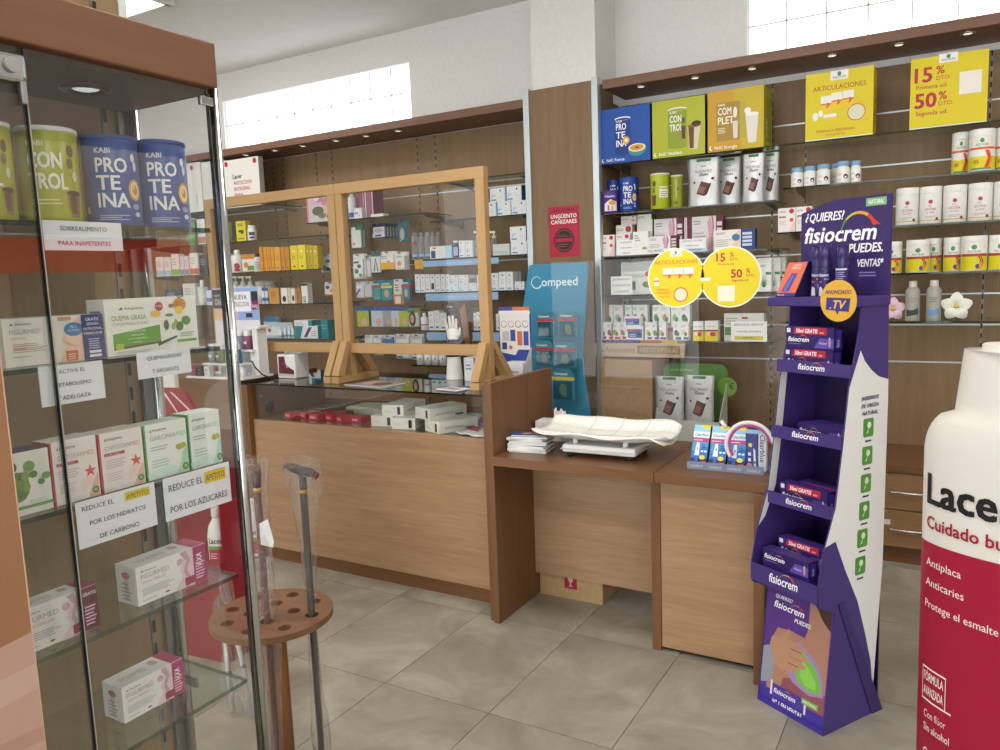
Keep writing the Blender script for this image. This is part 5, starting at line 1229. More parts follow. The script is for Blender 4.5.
# ---------------- goods farther along the left bay, seen through the cabinet end pane
EP = 'goods seen through the cabinet end pane'
for i, (a, b, t, on, c, c2, lb) in enumerate((
    (156, 163.5, 257, 'A3', 'd9d8d2', 'a9b0c4', 'white carton with a lilac foot'), (164, 171, 257.5, 'A3', 'd9d8d2', 'a9b0c4', 'white carton with a lilac foot'),
    (171.5, 179, 254, 'A3', 'dcdcd4', '7fae4a', 'white carton with a green foot'), (180, 184, 256, 'A3', 'd2d4d8', '8a8ea0', 'narrow white carton with grey print'),
    (184.5, 188.5, 256, 'A3', 'd2d4d8', '8a8ea0', 'narrow white carton with grey print'), (189.5, 198, 253, 'A3', 'dcd8d0', 'c06a4a', 'white carton with a red leaf'),
    (199.5, 207.5, 255, 'A3', '4a4650', '2c2a34', 'dark charcoal carton'), (208.5, 218, 253.5, 'A3', 'd8d0c4', 'a85a34', 'cream carton with an orange foot'), (219, 229, 254, 'A3', 'd6d8d8', '6a8a9a', 'white carton with a slate foot'),
    (186, 195, 222, 'A2', '6f9a5a', '4a7a3c', 'green carton'), (197, 205, 219, 'A2', 'd4d6d2', 'b07a6a', 'white carton with a pink foot'), (207, 215, 221, 'A2', 'c9705a', 'e0c0b0', 'coral carton'), (217, 226, 222, 'A2', '8fae5a', 'd8dcc8', 'lime carton'),
    (165, 181, 289, 'A4', '4a4a6a', '7a7a9a', 'low indigo carton'), (183, 195, 283.5, 'A4', 'd2d2d0', '9a9aa0', 'broad white carton'), (162, 176, 325, 'A5', 'd0d2d2', '8a8a92', 'squat white carton'), (178, 190, 322, 'A5', '4a4048', '8a2c48', 'plum carton'))):
    carton('shelf_carton', lb + ' on the wall shelf behind the cabinet end pane', 'carton', a, b, t, on, c, .06, lambda P, c2=c2: (P.r(0, .04, 1, .3, c2), P.lines(.15, .5, .8, .85, 3, 'a5a6a8')), .02, EP)
bottle('white pump-top lotion bottle on the wall shelf behind the cabinet end pane', 199, 206, 280, 'A4', 'd4d2cc', 'e2e2de', None, .04, None, .4, .72)
bottle('blue and white squat bottle on the wall shelf behind the cabinet end pane', 208, 215, 286, 'A4', 'c9d2dc', '3a5aa0', lambda P: P.r(0, .2, 1, .5, '4a6ab0'), .03, None, .6)
# ================================================================== GOODS IN THE GLASS CABINET (they face +X)
R90 = PI / 2
def cspan(x0, x1, yt, z, X):
    ym = yt + 25
    a = pX(x0, ym, X); b = pX(x1, ym, X)
    return a.y, b.y, pX((x0 + x1) / 2, yt, X).z - z
def ccarton(name, label, cat, x0, x1, yt, shelf, body, depth, design, dx=.02, left=None, h=None, topd=None, group=None, mf=None):
    z = CSZ[shelf] + .0004; X = SHX - dx
    Y0, Y1, hh = cspan(x0, x1, yt, z, X); h = h or hh; w = Y1 - Y0 - .001
    o = obj(name, MB().box(-w / 2, w / 2, 0, depth, 0, h, col(body, .42) if isinstance(body, str) else body, mf), None, (X, (Y0 + Y1) / 2, z), R90, .001)
    tag(o, label, cat, group)
    P = front(w, h); design(P); P.done(o)
    if left:
        P = side_l(depth, h, -w / 2, depth); left(P); P.done(o, 'printed_end')
    if topd:
        P = top(w, depth, h, -w / 2); topd(P); P.done(o, 'printed_top')
    return o
def ccan(label, x0, x1, yt, body, design, dx=.075, lid='e4e6e8'):
    z = CSZ[0] + .0004; X = SHX - dx
    Y0, Y1, h = cspan(x0, x1, yt, z, X); R = (Y1 - Y0) / 2 * .93; sh = -.008
    m = col(body, .32); l = col(lid, .35)
    o = obj('drink_can', MB().lathe([(R * .97, 0), (R, .004), (R, h * .945), (R * .99, h * .95)], m, 36), None, (X, (Y0 + Y1) / 2 + sh, z), R90 - .5); tag(o, label, 'can')
    obj('lid', MB().lathe([(R * 1.0, h * .95), (R * 1.03, h * .955), (R * 1.03, h * .99), (R * 1.0, h), (R * .95, h), (R * .93, h * .975), (0, h * .975)], l, 36), o)
    P = wrapc(R, h * .93, h * .012, 2.5, 0); design(P); P.done(o, 'printed_label')
    return o
ccan('lime green supplement can with a white lid at the cut edge of the cabinet shelf', -36, 15.5, 124, 'a9ad2c', d_canc)
ccan('lime green supplement can with a white lid lettered CON TROL', 22.5, 80, 131, 'a9ad2c', d_canc)
ccan('blue supplement can lettered PRO TE INA beside the lime can', 88.5, 139, 139, '39559c', d_canp, lid='2c4a92')
ccan('blue supplement can lettered PRO TE INA nearest the cabinet end pane', 140.5, 186, 144, '39559c', d_canp, lid='2c4a92')
# shelf 1
def arko(P, u, v, s, c='3a3c40'):
    P.p([(u, v), (u + .03 * s, v + .06 * s), (u + .045 * s, v)], '4a8a4c'); P.t('Arkopharma', u + .06 * s, v + .003, .05 * s, c, 'l', .006, 0, .36 * s)
def d_metab(P):
    arko(P, .06, .86, .9)
    P.t('FIGURMED', .06, .68, .09, 'a8a6a2', 'l', .004, 0, .44); P.t('METABOL', .07, .57, .05, 'd8b09a', 'l', 0, 0, .2)
    P.lines(.07, .30, .42, .50, 5, 'b5aaa2'); P.lines(.07, .2, .3, .24, 1, 'b5aaa2'); P.r(.08, .36, .2, .38, 'd9926a'); P.r(.08, .42, .22, .44, 'd9926a')
    P.p([(.52, .0), (.76, .0), (.76, .98), (.70, .9), (.66, .72), (.55, .5), (.60, .4)], 'eccbb4'); P.p([(.55, .48), (.64, .40), (.72, .3), (.60, .36)], 'd9a98c'); P.p([(.52, .95), (.52, .5), (.57, .28), (.50, .0), (.48, 0), (.48, .95)], 'ece7df')
    P.r(.53, .90, .66, .97, 'cf7a4a'); P.t('NOVEDAD', .54, .915, .035, 'f0e8e0', 'l', .004, 0, .11)
    P.e(.68, .70, .10, .15, '4a83b4'); P.t('N.1', .65, .72, .07, 'e6edf2', 'l', .01, 0, .07); P.t('EN VENTAS', .62, .66, .035, 'e6edf2', 'l', 0, 0, .12)
    P.r(.58, .02, .70, .24, 'c9603c'); P.lines(.60, .05, .68, .2, 3, 'ecd2c4')
    P.r(.765, 0, 1, 1, '2c3a7c')
    for i, t in enumerate(('GRATIS', 'SESION', 'NUTRICIONAL', 'DURANTE UN MES')): P.t(t, .88, .86 - i * .10, .065 - .006 * i, 'eef0f6', 'c', .012, 0, .2)
    for i in range(5): P.r(.82, .44 - i * .05, .94 - .01 * (i % 2), .465 - i * .05, 'a9b2d6')
    P.r(.82, .14, .95, .20, 'e6e8f0'); P.r(.82, .05, .95, .11, 'e6e8f0')
ccarton('slimming_carton', 'wide white carton with peach figure and navy GRATIS panel behind the paper sign', 'carton', 3, 104.5, 316.5, 1, 'ebe9e3', .06, d_metab, .03)
def d_quema(P):
    arko(P, .14, .80, 1.0)
    P.t('QUEMA GRASA', .06, .62, .085, '5f9a5c', 'l', .006, 0, .36); P.t('CONCENTRADO PLUS BIO', .06, .53, .05, '8a8c88', 'l', 0, 0, .38)
    P.p([(.06, .14), (.56, .20), (.56, .50), (.06, .38)], '5ca03c'); P.p([(.06, .10), (.56, .16), (.56, .2), (.06, .14)], '6a5236')
    for i in range(4): P.t(('TRIPLE ACCION', 'quema grasa', 'activa metabolismo', 'bienestar')[i], .31, .40 - i * .065, .034, 'eaf2e2', 'c', 0, 0, .26)
    P.r(.08, .11, .16, .21, 'b9cc4c'); P.lines(.08, .03, .5, .08, 2, 'b0b0aa')
    P.c(.565, .83, .085, 'b3304a'); P.t('+15%', .565, .82, .04, 'f0e0e4', 'c', .006, 0, .07)
    P.e(.80, .85, .075, .12, 'd08a34', 14); P.e(.77, .86, .03, .05, 'b8702a', 9); P.p([(.80, .96), (.77, 1.0), (.86, 1.0)], '3f7a4c')
    P.e(.52, .70, .06, .07, 'e6c04a', 8); P.e(.79, .74, .05, .08, 'ecc850', 8)
    for u, v, a, b, c in ((.63, .48, .03, .10, '3f6f34'), (.78, .44, .045, .09, '3f6f34'), (.86, .54, .055, .09, '4a7f3c'), (.71, .45, .022, .07, '8fae3c'), (.74, .52, .02, .06, '8fae3c'), (.67, .66, .05, .03, '6b8a4c'), (.70, .83, .03, .04, '8a5a2c')): P.e(u, v, a, b, c, 9)
    P.p([(.52, .10), (.72, .22), (.75, .25), (.73, .27), (.52, .16)], '2f5c3a'); P.r(.74, .14, .97, .19, '5ca03c'); P.lines(.78, .24, .95, .34, 3, '8aa88a')
ccarton('supplement_carton', 'wide white herbal carton with pineapple and lemon picture behind the QUEMAGRASAS sign', 'carton', 105, 197.5, 297.5, 1, 'eeeeea', .05, d_quema, .03, left=lambda P: (P.r(.2, .5, .8, .8, '9a9c9a'), P.lines(.2, .1, .8, .4, 3, 'b5b6b4')))
# shelf 2
def d_artich(P):
    P.lines(.5, .1, .9, .24, 4, 'b9beb0'); P.r(.0, .10, 1, .15, '5c9a5a'); P.e(.28, .46, .26, .24, '5f7a30', 12)
    for k in range(7): P.e(.28 + .18 * math.cos(k), .44 + .17 * math.sin(k * 1.3), .09, .09, ('7f9a44', '4f6a28', '6f8a3c')[k % 3], 7)
    P.e(.16, .78, .14, .10, '3a3f4c', 10); P.e(.55, .76, .13, .09, '6fa04a', 8); P.e(.62, .62, .1, .06, '4f8a3c', 8); P.e(.9, .56, .1, .06, '6fa04a', 8); P.e(.78, .48, .08, .05, '4f8a4a', 8)
ccarton('supplement_carton', 'white carton with a green artichoke picture next to the starfish cartons', 'carton', 2, 51, 451, 2, 'eceae4', .05, d_artich, .02, mf={'U': col('4a3a58', .5), 'R': col('4a3a58', .5)})
def d_chito(P):
    P.r(0, 0, .035, 1, 'c43848'); arko(P, .13, .86, .95)
    P.t('CHITOSAN', .13, .70, .075, 'a8a4a0', 'l', .002, 0, .56); P.t('MED', .71, .70, .075, 'd88a8a', 'l', 0, 0, .22)
    P.r(.10, .605, .56, .655, 'a8304a'); P.t('EXTRA FORTE', .13, .615, .028, 'f0dce0', 'l'); P.lines(.12, .40, .62, .56, 4, 'cbb9b4'); P.lines(.12, .18, .5, .34, 4, 'd2c4c0')
    P.p([(.72, .02), (.97, .02), (.97, .40), (.88, .30), (.80, .18)], 'efb8ac'); P.p([(.60, .1), (.80, .25), (.92, .45), (.75, .42), (.62, .3)], 'f4d5cc')
    st = []
    for k in range(10):
        a = PI / 2 + k * PI / 5; r = .15 if k % 2 == 0 else .055
        st.append((.80 + r * math.cos(a) * .95, .44 + r * math.sin(a) * .75))
    P.p(st, 'd4584a'); P.e(.88, .12, .08, .06, '4f8a44', 9); P.e(.88, .12, .035, .025, 'a8c070', 8)
ccarton('supplement_carton', 'white and red starfish carton next to the artichoke carton', 'carton', 50.5, 98.5, 438.5, 2, 'efe6e2', .05, d_chito, .02, mf={'L': col('b33545', .5)})
ccarton('supplement_carton', 'white and red starfish carton next to the green fruit cartons', 'carton', 98.8, 144, 430, 2, 'efe6e2', .05, d_chito, .02, mf={'L': col('b33545', .5)})
def d_garc(P):
    P.r(0, 0, .03, 1, '4fa04c'); arko(P, .12, .86, .95); P.t('GARCINIA', .12, .70, .08, 'a0a4a0', 'l', .002, 0, .60); P.t('MED', .74, .70, .08, '8ccaa8', 'l', 0, 0, .22)
    P.lines(.12, .52, .6, .62, 2, 'b0bab4'); P.lines(.12, .22, .6, .38, 3, 'b5cfc0')
    P.p([(.0, .12), (.5, .22), (.8, .12), (.75, .02), (.02, .02)], 'd4ecdd'); P.p([(.66, .02), (.98, .02), (.98, .50), (.86, .40), (.80, .2)], 'b5e0c6')
    P.e(.78, .50, .085, .055, 'a8a628', 10); P.e(.88, .51, .075, .055, 'b8b42c', 10); P.e(.9, .12, .08, .07, '4f8a44', 9); P.e(.9, .12, .035, .03, 'b5cc78', 8)
ccarton('supplement_carton', 'white and mint carton with lime fruits next to the starfish cartons', 'carton', 144.5, 188, 421.5, 2, 'ecf0ea', .045, d_garc, .02, mf={'L': col('4a9a48', .5), 'U': col('dfe8dc', .5)})
ccarton('supplement_carton', 'white and mint carton with lime fruits nearest the cabinet end pane', 'carton', 188.4, 221, 411.5, 2, 'ecf0ea', .045, d_garc, .02, mf={'L': col('4a9a48', .5), 'U': col('dfe8dc', .5)})
# shelves 3 and 4
def d_reb(mc):
    def f(P):
        arko(P, .06, .84, .9); P.t('FIGURMED', .06, .66, .12, 'a5a1a5', 'l', .004, 0, .46); P.t('ZONAS REBELDES', .07, .54, .06, 'c490a0', 'l', 0, 0, .4)
        P.lines(.06, .24, .52, .44, 4, 'b9b2b6'); P.lines(.06, .1, .3, .15, 1, 'b9b2b6'); P.e(.40, .11, .035, .025, 'a03050', 8)
        P.p([(.50, .0), (.80, .0), (.80, 1), (.62, 1), (.66, .78), (.60, .5), (.64, .3)], 'e4ccd4'); P.p([(.62, .95), (.70, .72), (.65, .45), (.70, .2), (.66, 0), (.72, 0), (.75, .25), (.70, .48), (.76, .72), (.70, 1)], 'c9a0b2')
        P.c(.60, .74, .09, 'd2a8bc'); P.t('3', .585, .72, .06, 'f0e4ea', 'l'); P.r(.66, .05, .80, .26, 'a03058')
        P.r(.80, 0, 1, 1, mc)
        P.t('GRATIS', .90, .80, .08, 'f2e6ec', 'c', .012, 0, .17) if mc == '6a1f3c' else P.t('AXA', .93, .62, .17, 'f4e8ee', 'c', .02, .2, .17, PI / 2)
        for i in range(6): P.r(.825, .52 - i * .08, .965 - .015 * (i % 3), .56 - i * .08, 'e0b8cc')
    return f
def d_end(P): P.lines(.25, .1, .75, .6, 5, 'b9b4b6'); P.e(.5, .75, .2, .09, 'c9707c', 10); P.t('FIGURMED', .6, .15, .16, '8a868a', 'l', 0, 0, .6, PI / 2)
def d_topf(P): P.t('FIGURMED', .12, .35, .25, 'b5b0b2', 'l', 0, 0, .4); P.r(.80, 0, 1, 1, 'a83468'); P.e(.68, .6, .06, .2, 'd2a8b4')
ccarton('slimming_carton', 'white and pink carton with a dark maroon panel, partly behind the skin poster', 'carton', 14, 100, 598, 3, 'ece8e6', .045, d_reb('6a1f3c'), .03, left=d_end, topd=d_topf)
ccarton('slimming_carton', 'white carton with a bright magenta panel next to the mouthwash bottles', 'carton', 136, 208, 555, 3, 'eeeae8', .06, d_reb('a8326c'), .035, left=d_end, topd=d_topf)
ccarton('slimming_carton', 'white carton with a magenta panel alone on the lowest visible cabinet shelf', 'carton', 122, 186, 672, 4, 'eeeae8', .06, d_reb('a8326c'), .075, left=d_end, topd=d_topf)
# paper signs fixed along the shelf edges, just behind the glass
def csign(label, x0, x1, ya, yb, lines, hl=None):
    X = SHX + .004
    z1 = pX((x0 + x1) / 2, ya, X).z; z0 = pX((x0 + x1) / 2, yb, X).z
    Y0 = pX(x0, (ya + yb) / 2, X).y; Y1 = pX(x1, (ya + yb) / 2, X).y
    w, h = Y1 - Y0, z1 - z0
    o = obj('paper_sign', MB().box(-w / 2, w / 2, 0, .0008, 0, h, col('e6e8ee', .7)), None, (X, (Y0 + Y1) / 2, z0), R90); tag(o, label, 'sign')
    P = front(w, h); n = len(lines)
    for i, t in enumerate(lines):
        v = (n - 1 - i + .34) / n; hh = .30 / n
        c = '8a3a52' if 'INAPE' in t else '33353f'
        if hl and hl in t:
            P.r(.60, v - .12 / n, .93, v + .46 / n, 'e0c63a'); P.t(t.replace(hl, '').strip(), .07, v, hh, c, 'l', .004, 0, .5); P.t(hl, .62, v, hh, '4a4430', 'l', .004, 0, .29)
        else: P.t(t, .5, v, hh, c, 'c', .004, 0, .86)
    P.done(o, 'lettering')
    return o
csign('paper sign lettered SOBREALIMENTO PARA INAPETENTES under the blue can', 43.5, 122, 221.5, 250.5, ['SOBREALIMENTO', 'PARA INAPETENTES'])
csign('paper sign lettered ACTIVA EL METABOLISMO Y ADELGAZA hanging from a shelf edge', 39.5, 104.5, 363.5, 403, ['ACTIVA EL', 'METABOLISMO', 'Y ADELGAZA'])
csign('paper sign lettered QUEMAGRASAS Y SACIANTE below the herbal carton', 137, 191, 350, 376, ['QUEMAGRASAS', 'Y SACIANTE'])
csign('paper sign lettered REDUCE EL APETITO POR LOS HIDRATOS DE CARBONO', 76, 157, 492, 538, ['REDUCE EL APETITO', 'POR LOS HIDRATOS', 'DE CARBONO'], 'APETITO')
csign('paper sign lettered REDUCE EL APETITO POR LOS AZUCARES', 163.5, 231, 470, 512, ['REDUCE EL APETITO', 'POR LOS AZUCARES'], 'APETITO')
# ================================================================== PURPLE FLOOR DISPLAY
PU, PUD, PUL = '35255f', '211445', '402f70'
A_ = -PI / 6
fd = thing('floor_display', 'tall purple cardboard floor display with curved white sides and four product trays', 'floor display', (-.56, 2.65, 0), A_)
FW = .262
prof = [(.0, 0), (.03, .25), (.052, .40), (-.03, .44), (-.033, .515), (-.01, .617), (.043, .748), (.07, .918), (.098, 1.122), (.142, 1.30), (.146, 1.375)]
back = [(.285, 1.375), (.292, 1.06), (.285, .525), (.262, .25), (.247, 0)]
def side_panel(x0, x1, nm):
    mb = MB().prism(prof + back, 'x', x0, x1, col(PUL, .42))
    return obj(nm, mb, fd)
sl = side_panel(-.004, 0, 'side_panel'); sr = side_panel(FW, FW + .004, 'side_panel')
WH = 'dcdad8'
for (x, sgn, par) in ((FW + .004, 1, sr), (-.004, -1, sl), (FW, -1, sr), (0, 1, sl)):
    P = Print(1, 1, lambda a, b, o, x=x, sgn=sgn: (x + sgn * o, a, b))
    zone = [(.149, 1.235), (.17, 1.20), (.205, 1.168), (.241, 1.145), (.291, 1.131), (.2915, 1.06), (.285, .525), (.262, .25), (.248, .08), (.234, .189), (.20, .30), (.159, .417), (.096, .533), (.045, .64), (-.004, .63), (.043, .748), (.07, .918), (.098, 1.122)]
    if x in (FW, 0):
        zone = [(.149, 1.235), (.13, 1.25), (.098, 1.122), (.07, .918), (.043, .748), (-.004, .63), (.03, .66), (.08, .76), (.105, .918), (.13, 1.122)]
    P.p(zone, WH)
    if x == FW + .004:
        for i, (y_, z_) in enumerate(((.195, .985), (.192, .895), (.188, .805), (.183, .715), (.176, .625), (.168, .535))):
            q = [(y_ - .022, z_ - .030), (y_ + .022, z_ - .030), (y_ + .026, z_ - .024), (y_ + .026, z_ + .024), (y_ + .022, z_ + .030), (y_ - .022, z_ + .030), (y_ - .026, z_ + .024), (y_ - .026, z_ - .024)]
            P.p(q, '4f8a34')
            P.e(y_ + .004, z_ + .008, .010, .011, 'c9dcbc', 9); P.p([(y_ - .010, z_ - .020), (y_ - .002, z_ - .016), (y_ + .004, z_ + .004)], 'c9dcbc')
            P.r(y_ - .016, z_ - .046, y_ + .016, z_ - .040, '2a2440')
        for i, t in enumerate(('INGREDIENTES', 'DE ORIGEN', 'NATURAL')): P.t(t, .200, 1.075 - i * .024, .012, '2f2660', 'c', .03, .2, .085)
    P.done(par, 'white_side_print')
obj('back_panel', MB().box(0, FW, .278, .283, 0, 1.385, col(PUD, .45)), fd)
# header with lettering
H0, H1, HZ0, HZ1 = -.072, .268, 1.385, 1.718
HY = .284
hp = [(H0, HZ0), (H1, HZ0), (H1, HZ1), (H0 + .13, HZ1), (H0, HZ1 - .035)]
hd = obj('header', MB().prism(hp, 'y', HY, HY + .005, col(PU, .42)), fd)
P = Print(H1 - H0, HZ1 - HZ0, lambda a, b, o: (H0 + a, HY - o, HZ0 + b))
P.t('?', .09, .885, .085, 'efeef2', 'l', .02, .25, .1, PI); P.t('QUIERES?', .105, .80, .085, 'efeef2', 'l', .02, .25, .40)
P.t('fisiocrem', .05, .585, .155, 'f4f3f6', 'l', .022, .22, .86)
P.arc(.66, .66, .19, .04, PI * .98, PI * .10, ['4f9a3c', 'b0b83a', 'd8963a', 'c8402c'], 16, 1.0)
P.p([(.80, .80), (.90, .715), (.80, .74)], 'c8382c')
P.t('PUEDES.', .56, .465, .085, 'efeef2', 'l', .03, .2, .36)
P.t('VENTAS*', .66, .325, .07, 'e6e4ee', 'l', .03, .2, .27)
P.lines(.68, .23, .92, .29, 2, '8a80b8')
P.r(.74, .90, .95, .975, '7fae7a'); P.t('NATURAL', .845, .918, .04, 'e6f0e2', 'c', .01, .15, .16)
P.done(hd, 'lettering')
# top ledge
LZ = 1.40
obj('top_ledge', MB().box(H0 - .005, FW + .012, .12, .284, LZ - .03, LZ, col(PUL, .42)), fd, bevel=.004)
def fbrand(P, u, v, h, w, c='efeef2'):
    P.t('fisiocrem', u, v, h, c, 'l', .02, .2, w)
    P.arc(u + w * .62, v + h * .55, h * 1.0, h * .22, PI * .95, PI * .1, ['4f9a3c', 'd8963a', 'c8402c'], 9, .8)
TZ = [1.158, .935, .712, .455]
TY = [.098, .072, .045, -.032]
for i, (z, y) in enumerate(zip(TZ, TY)):
    lip = .035 if i < 3 else .055
    t = obj('tray', MB().box(.001 if i else -.0, FW - .001, y + .004, .277, z - .004, z, col(PUD, .5)), fd)
    obj('tray_lip', MB().box(-.010 if i < 3 else -.003, FW + (.010 if i == 0 else .002), y - .004, y + .002, z - .006, z + lip, col(PUL, .42)), t)
    P = front(.27, lip, y - .004, -.004, z)
    fbrand(P, .30, .22, .55, .42); P.done(t, 'lettering')
# lower poster panel
P = Print(FW, .42, lambda a, b, o: (a, .004 + .048 * b / .42 - o, b))
LPM = MB().add([(0, .004, .001), (FW, .004, .001), (FW, .052, .42), (0, .052, .42)], [(0, 1, 2, 3)], col('5a2f86', .45))
lp = obj('front_poster', LPM, fd)
P.r(0, .0, 1, .14, '3f2f92'); P.r(0, .14, 1, 1, '55307f')
P.p([(.10, .14), (.98, .14), (.98, .98), (.66, .98), (.66, .74), (.62, .67), (.40, .68), (.20, .66), (.12, .55), (.08, .40)], 'a87a66')
P.p([(.70, .98), (.98, .98), (.98, .80), (.86, .86), (.78, .93)], '4a3028')
P.p([(.30, .14), (.98, .14), (.98, .30), (.6, .34), (.35, .28)], '8a4f58')
P.p([(.36, .56), (.55, .62), (.80, .54), (.92, .42), (.96, .28), (.75, .24), (.50, .28), (.40, .34)], '9a7fb0')
P.p([(.46, .53), (.62, .56), (.80, .48), (.90, .38), (.92, .29), (.74, .27), (.56, .31), (.50, .38)], '74b04a')
P.p([(.60, .5), (.74, .44), (.84, .36), (.84, .31), (.7, .3), (.6, .36)], '86c452')
P.p([(.0, .16), (.18, .20), (.20, .40), (.12, .50), (.0, .46)], '8d8f98')
P.p([(.10, .50), (.20, .36), (.30, .34), (.52, .36), (.56, .38), (.55, .41), (.66, .42), (.67, .45), (.60, .47), (.70, .495), (.70, .525), (.55, .53), (.66, .555), (.66, .58), (.46, .60), (.36, .60), (.42, .66), (.38, .69), (.26, .60), (.12, .57)], 'b08468')
for q in ((.40, .415, .56, .42), (.42, .475, .62, .475), (.42, .535, .60, .54)): P.r(q[0], q[1], q[2], q[3] + .004, '7d5844')
P.t('QUIERES?', .13, .90, .028, 'efeef2', 'l', .02, .2, .30); fbrand(P, .12, .82, .055, .56, 'f2f0f4'); P.t('PUEDES.', .45, .76, .032, 'efeef2', 'l', .02, .2, .25)
P.r(.18, .10, .72, .20, '4a3592'); P.r(.17, .10, .20, .22, 'd9d6dc'); P.r(.70, .08, .73, .20, 'd9d6dc'); fbrand(P, .23, .13, .04, .34); P.r(.66, .16, .90, .205, '7fb05a'); P.t('NATURAL', .78, .172, .02, 'eaf2e2', 'c', .01, 0, .2)
P.t('N° 1 EN VENTAS', .22, .035, .04, 'f2f0f4', 'l', .025, .15, .46); P.e(.05, .02, .02, .012, 'e6e4ee', 8)
P.done(lp, 'poster_print')
obj('support_fin', MB().prism([(.30, .0), (.245, 0), (.06, .43), (.09, .43)], 'x', FW + .005, FW + .008, col(PU, .45)), fd)
obj('base_front_lip', MB().box(0, FW, .0, .004, 0, .02, col('3f2f92', .45)), fd)
# round yellow badge on the ledge
P = Print(.13, .13, lambda a, b, o: (.145 + a, .112 - o, 1.325 + b))
bd = obj('advert_badge', MB().prism([(.21 + .065 * math.cos(2 * PI * k / 28), 1.39 + .065 * math.sin(2 * PI * k / 28)) for k in range(28)], 'y', .112, .115, col('d8a63a', .4)), fd)
P.t('ANUNCIADO', .5, .66, .10, '3a2a6a', 'c', .02, .2, .72); P.p([(.16, .28), (.80, .24), (.84, .56), (.18, .58)], '3a2f7a'); P.t('.TV', .5, .31, .20, 'e6b84a', 'c', .02, .3, .5); P.p([(.44, .26), (.54, .26), (.49, .16)], '3a2f7a')
P.done(bd, 'lettering')

# ---- things standing in or on the display (world placement through the display frame)
def fpt(x, y, z):
    c, s_ = math.cos(A_), math.sin(A_)
    return (-.56 + x * c - y * s_, 2.65 + x * s_ + y * c, z)
def fbox_mesh(): return MB().box(0, .185, 0, .04, 0, .052, col('2d1b62', .4), {'U': col('3a2a86', .4)})
def creambox(label, x, y, z, promo, group=None, w=.185):
    BH = .072 if promo else .055
    o = obj('cream_carton', MB().box(0, w, 0, .045, 0, BH, col('281759', .4), {'U': col('3a2870', .4)}), None, fpt(x, y, z + .0005), A_, .001)
    tag(o, label, 'carton', group)
    P = Print(w, .052, lambda a, b, q: (a, -q, b))
    P.p([(.60, .10), (1, .10), (1, .72), (.72, .72)], '5a46a0'); fbrand(P, .05, .45, .30, .52); P.lines(.06, .3, .4, .36, 1, '9a90c8'); P.t('Active', .70, .35, .16, 'cfc8e6', 'l', 0, .2, .16); P.e(.92, .45, .025, .3, 'b98a8a', 8); P.e(.92, .72, .015, .08, 'd8b0a0', 8)
    P.done(o)
    P = side_r(.045, BH, w); P.r(.2, .1, .8, .9, '41308a'); P.t('fisiocrem', .6, .15, .2, 'e6e2f0', 'l', .01, 0, .5, PI / 2); P.done(o, 'printed_end')
    if promo:
        b = obj('promo_band', MB().box(w * .14, w * .86, -.0008, .0, .048, .0715, col('a8223a', .45)), o)
        P = Print(w, .0235, lambda a, c_, q: (a, -.0008 - q, .048 + c_))
        P.p([(-.005, 0), (.15, 0), (.20, 1), (-.005, 1)], '2d1b62'); P.r(.02, .2, .10, .8, 'd8d4e6'); P.t('50ml GRATIS', .22, .22, .55, 'f2ecee', 'l', .025, .2, .46); P.r(.72, .2, .8, .4, 'd89aa4'); P.done(b, 'lettering')
    return o
creambox('purple cream carton with a red 50ml band, lower of two on the highest tray', .012, .108, TZ[0], True)
creambox('purple cream carton with a red 50ml band, upper of two on the highest tray', .012, .112, TZ[0] + .073, True)
creambox('plain purple cream carton at the front of the second tray', .085, .085, TZ[1], False, w=.17)
creambox('plain purple cream carton raised behind on the second tray', .095, .135, TZ[1], False, w=.16)
creambox('purple cream carton with a red 50ml band at the front of the third tray', .04, .056, TZ[2], True)
creambox('purple cream carton with a red 50ml band at the back of the third tray', .07, .11, TZ[2], True)
b1 = creambox('plain purple cream carton at the bottom of the lowest tray pile', .035, -.018, TZ[3], False)
creambox('plain purple cream carton on top of the lowest tray pile', .030, -.016, TZ[3] + .056, False)
b2 = creambox('purple cream carton with a red 50ml band standing behind the lowest pile', .05, .04, TZ[3], True)
creambox('purple cream carton with a red 50ml band highest at the back of the lowest tray', .05, .04, TZ[3] + .073, True)
# spray cans and leaflet holder on the ledge
def spray(label, x, y, flip):
    o = thing('spray_can', label, 'spray can', fpt(x, y, LZ + .0005), A_ + .35)
    R, h = .020, .165
    obj('can_body', MB().lathe([(R * .95, 0), (R, .004), (R, .088), (R * .96, .093)], col('2a1f5c', .3), 22), o)
    obj('cap', MB().lathe([(R * .97, .093), (R * .98, .095), (R * .98, h - .002), (R * .9, h)], col('2c2158', .15), 22), o)
    P = wrapc(R, .088, .002, 2.4, 0)
    if flip:
        P.r(.05, .93, .95, .99, 'c9c6d6'); P.lines(.1, .35, .9, .9, 8, '8f88b8'); P.r(.62, .08, .92, .3, 'd8d6de'); P.r(.12, .08, .5, .28, '6a629a')
    else:
        P.t('fisiocrem', .18, .72, .11, 'efeef2', 'l', .015, .2, .66); P.t('Spray', .55, .60, .06, 'd8d4e6', 'l', 0, .2); P.e(.28, .52, .12, .035, 'c05a4a'); P.p([(.12, .0), (.5, .0), (.46, .28), (.3, .36), (.2, .28)], 'cfc9d2'); P.e(.7, .35, .06, .1, 'b98aa8', 8)
    P.done(o, 'printed_label')
    return o
spray('purple spray can standing by the leaflet holder on the display ledge', .060, .205, False)
spray('purple spray can in the middle behind the yellow badge', .108, .182, False)
spray('purple spray can turned to its small print on the display ledge', .165, .190, True)
lh = thing('leaflet_holder', 'slanted orange and purple leaflet holder on the display ledge', 'leaflet holder', fpt(-.06, .142, LZ + .0005), A_ - .1)
lw, lh_ = .085, .115
obj('side', MB().prism([(0, 0), (.095, 0), (.095, lh_ + .005), (.06, lh_)], 'x', lw, lw + .003, col(PUD, .45)), lh)
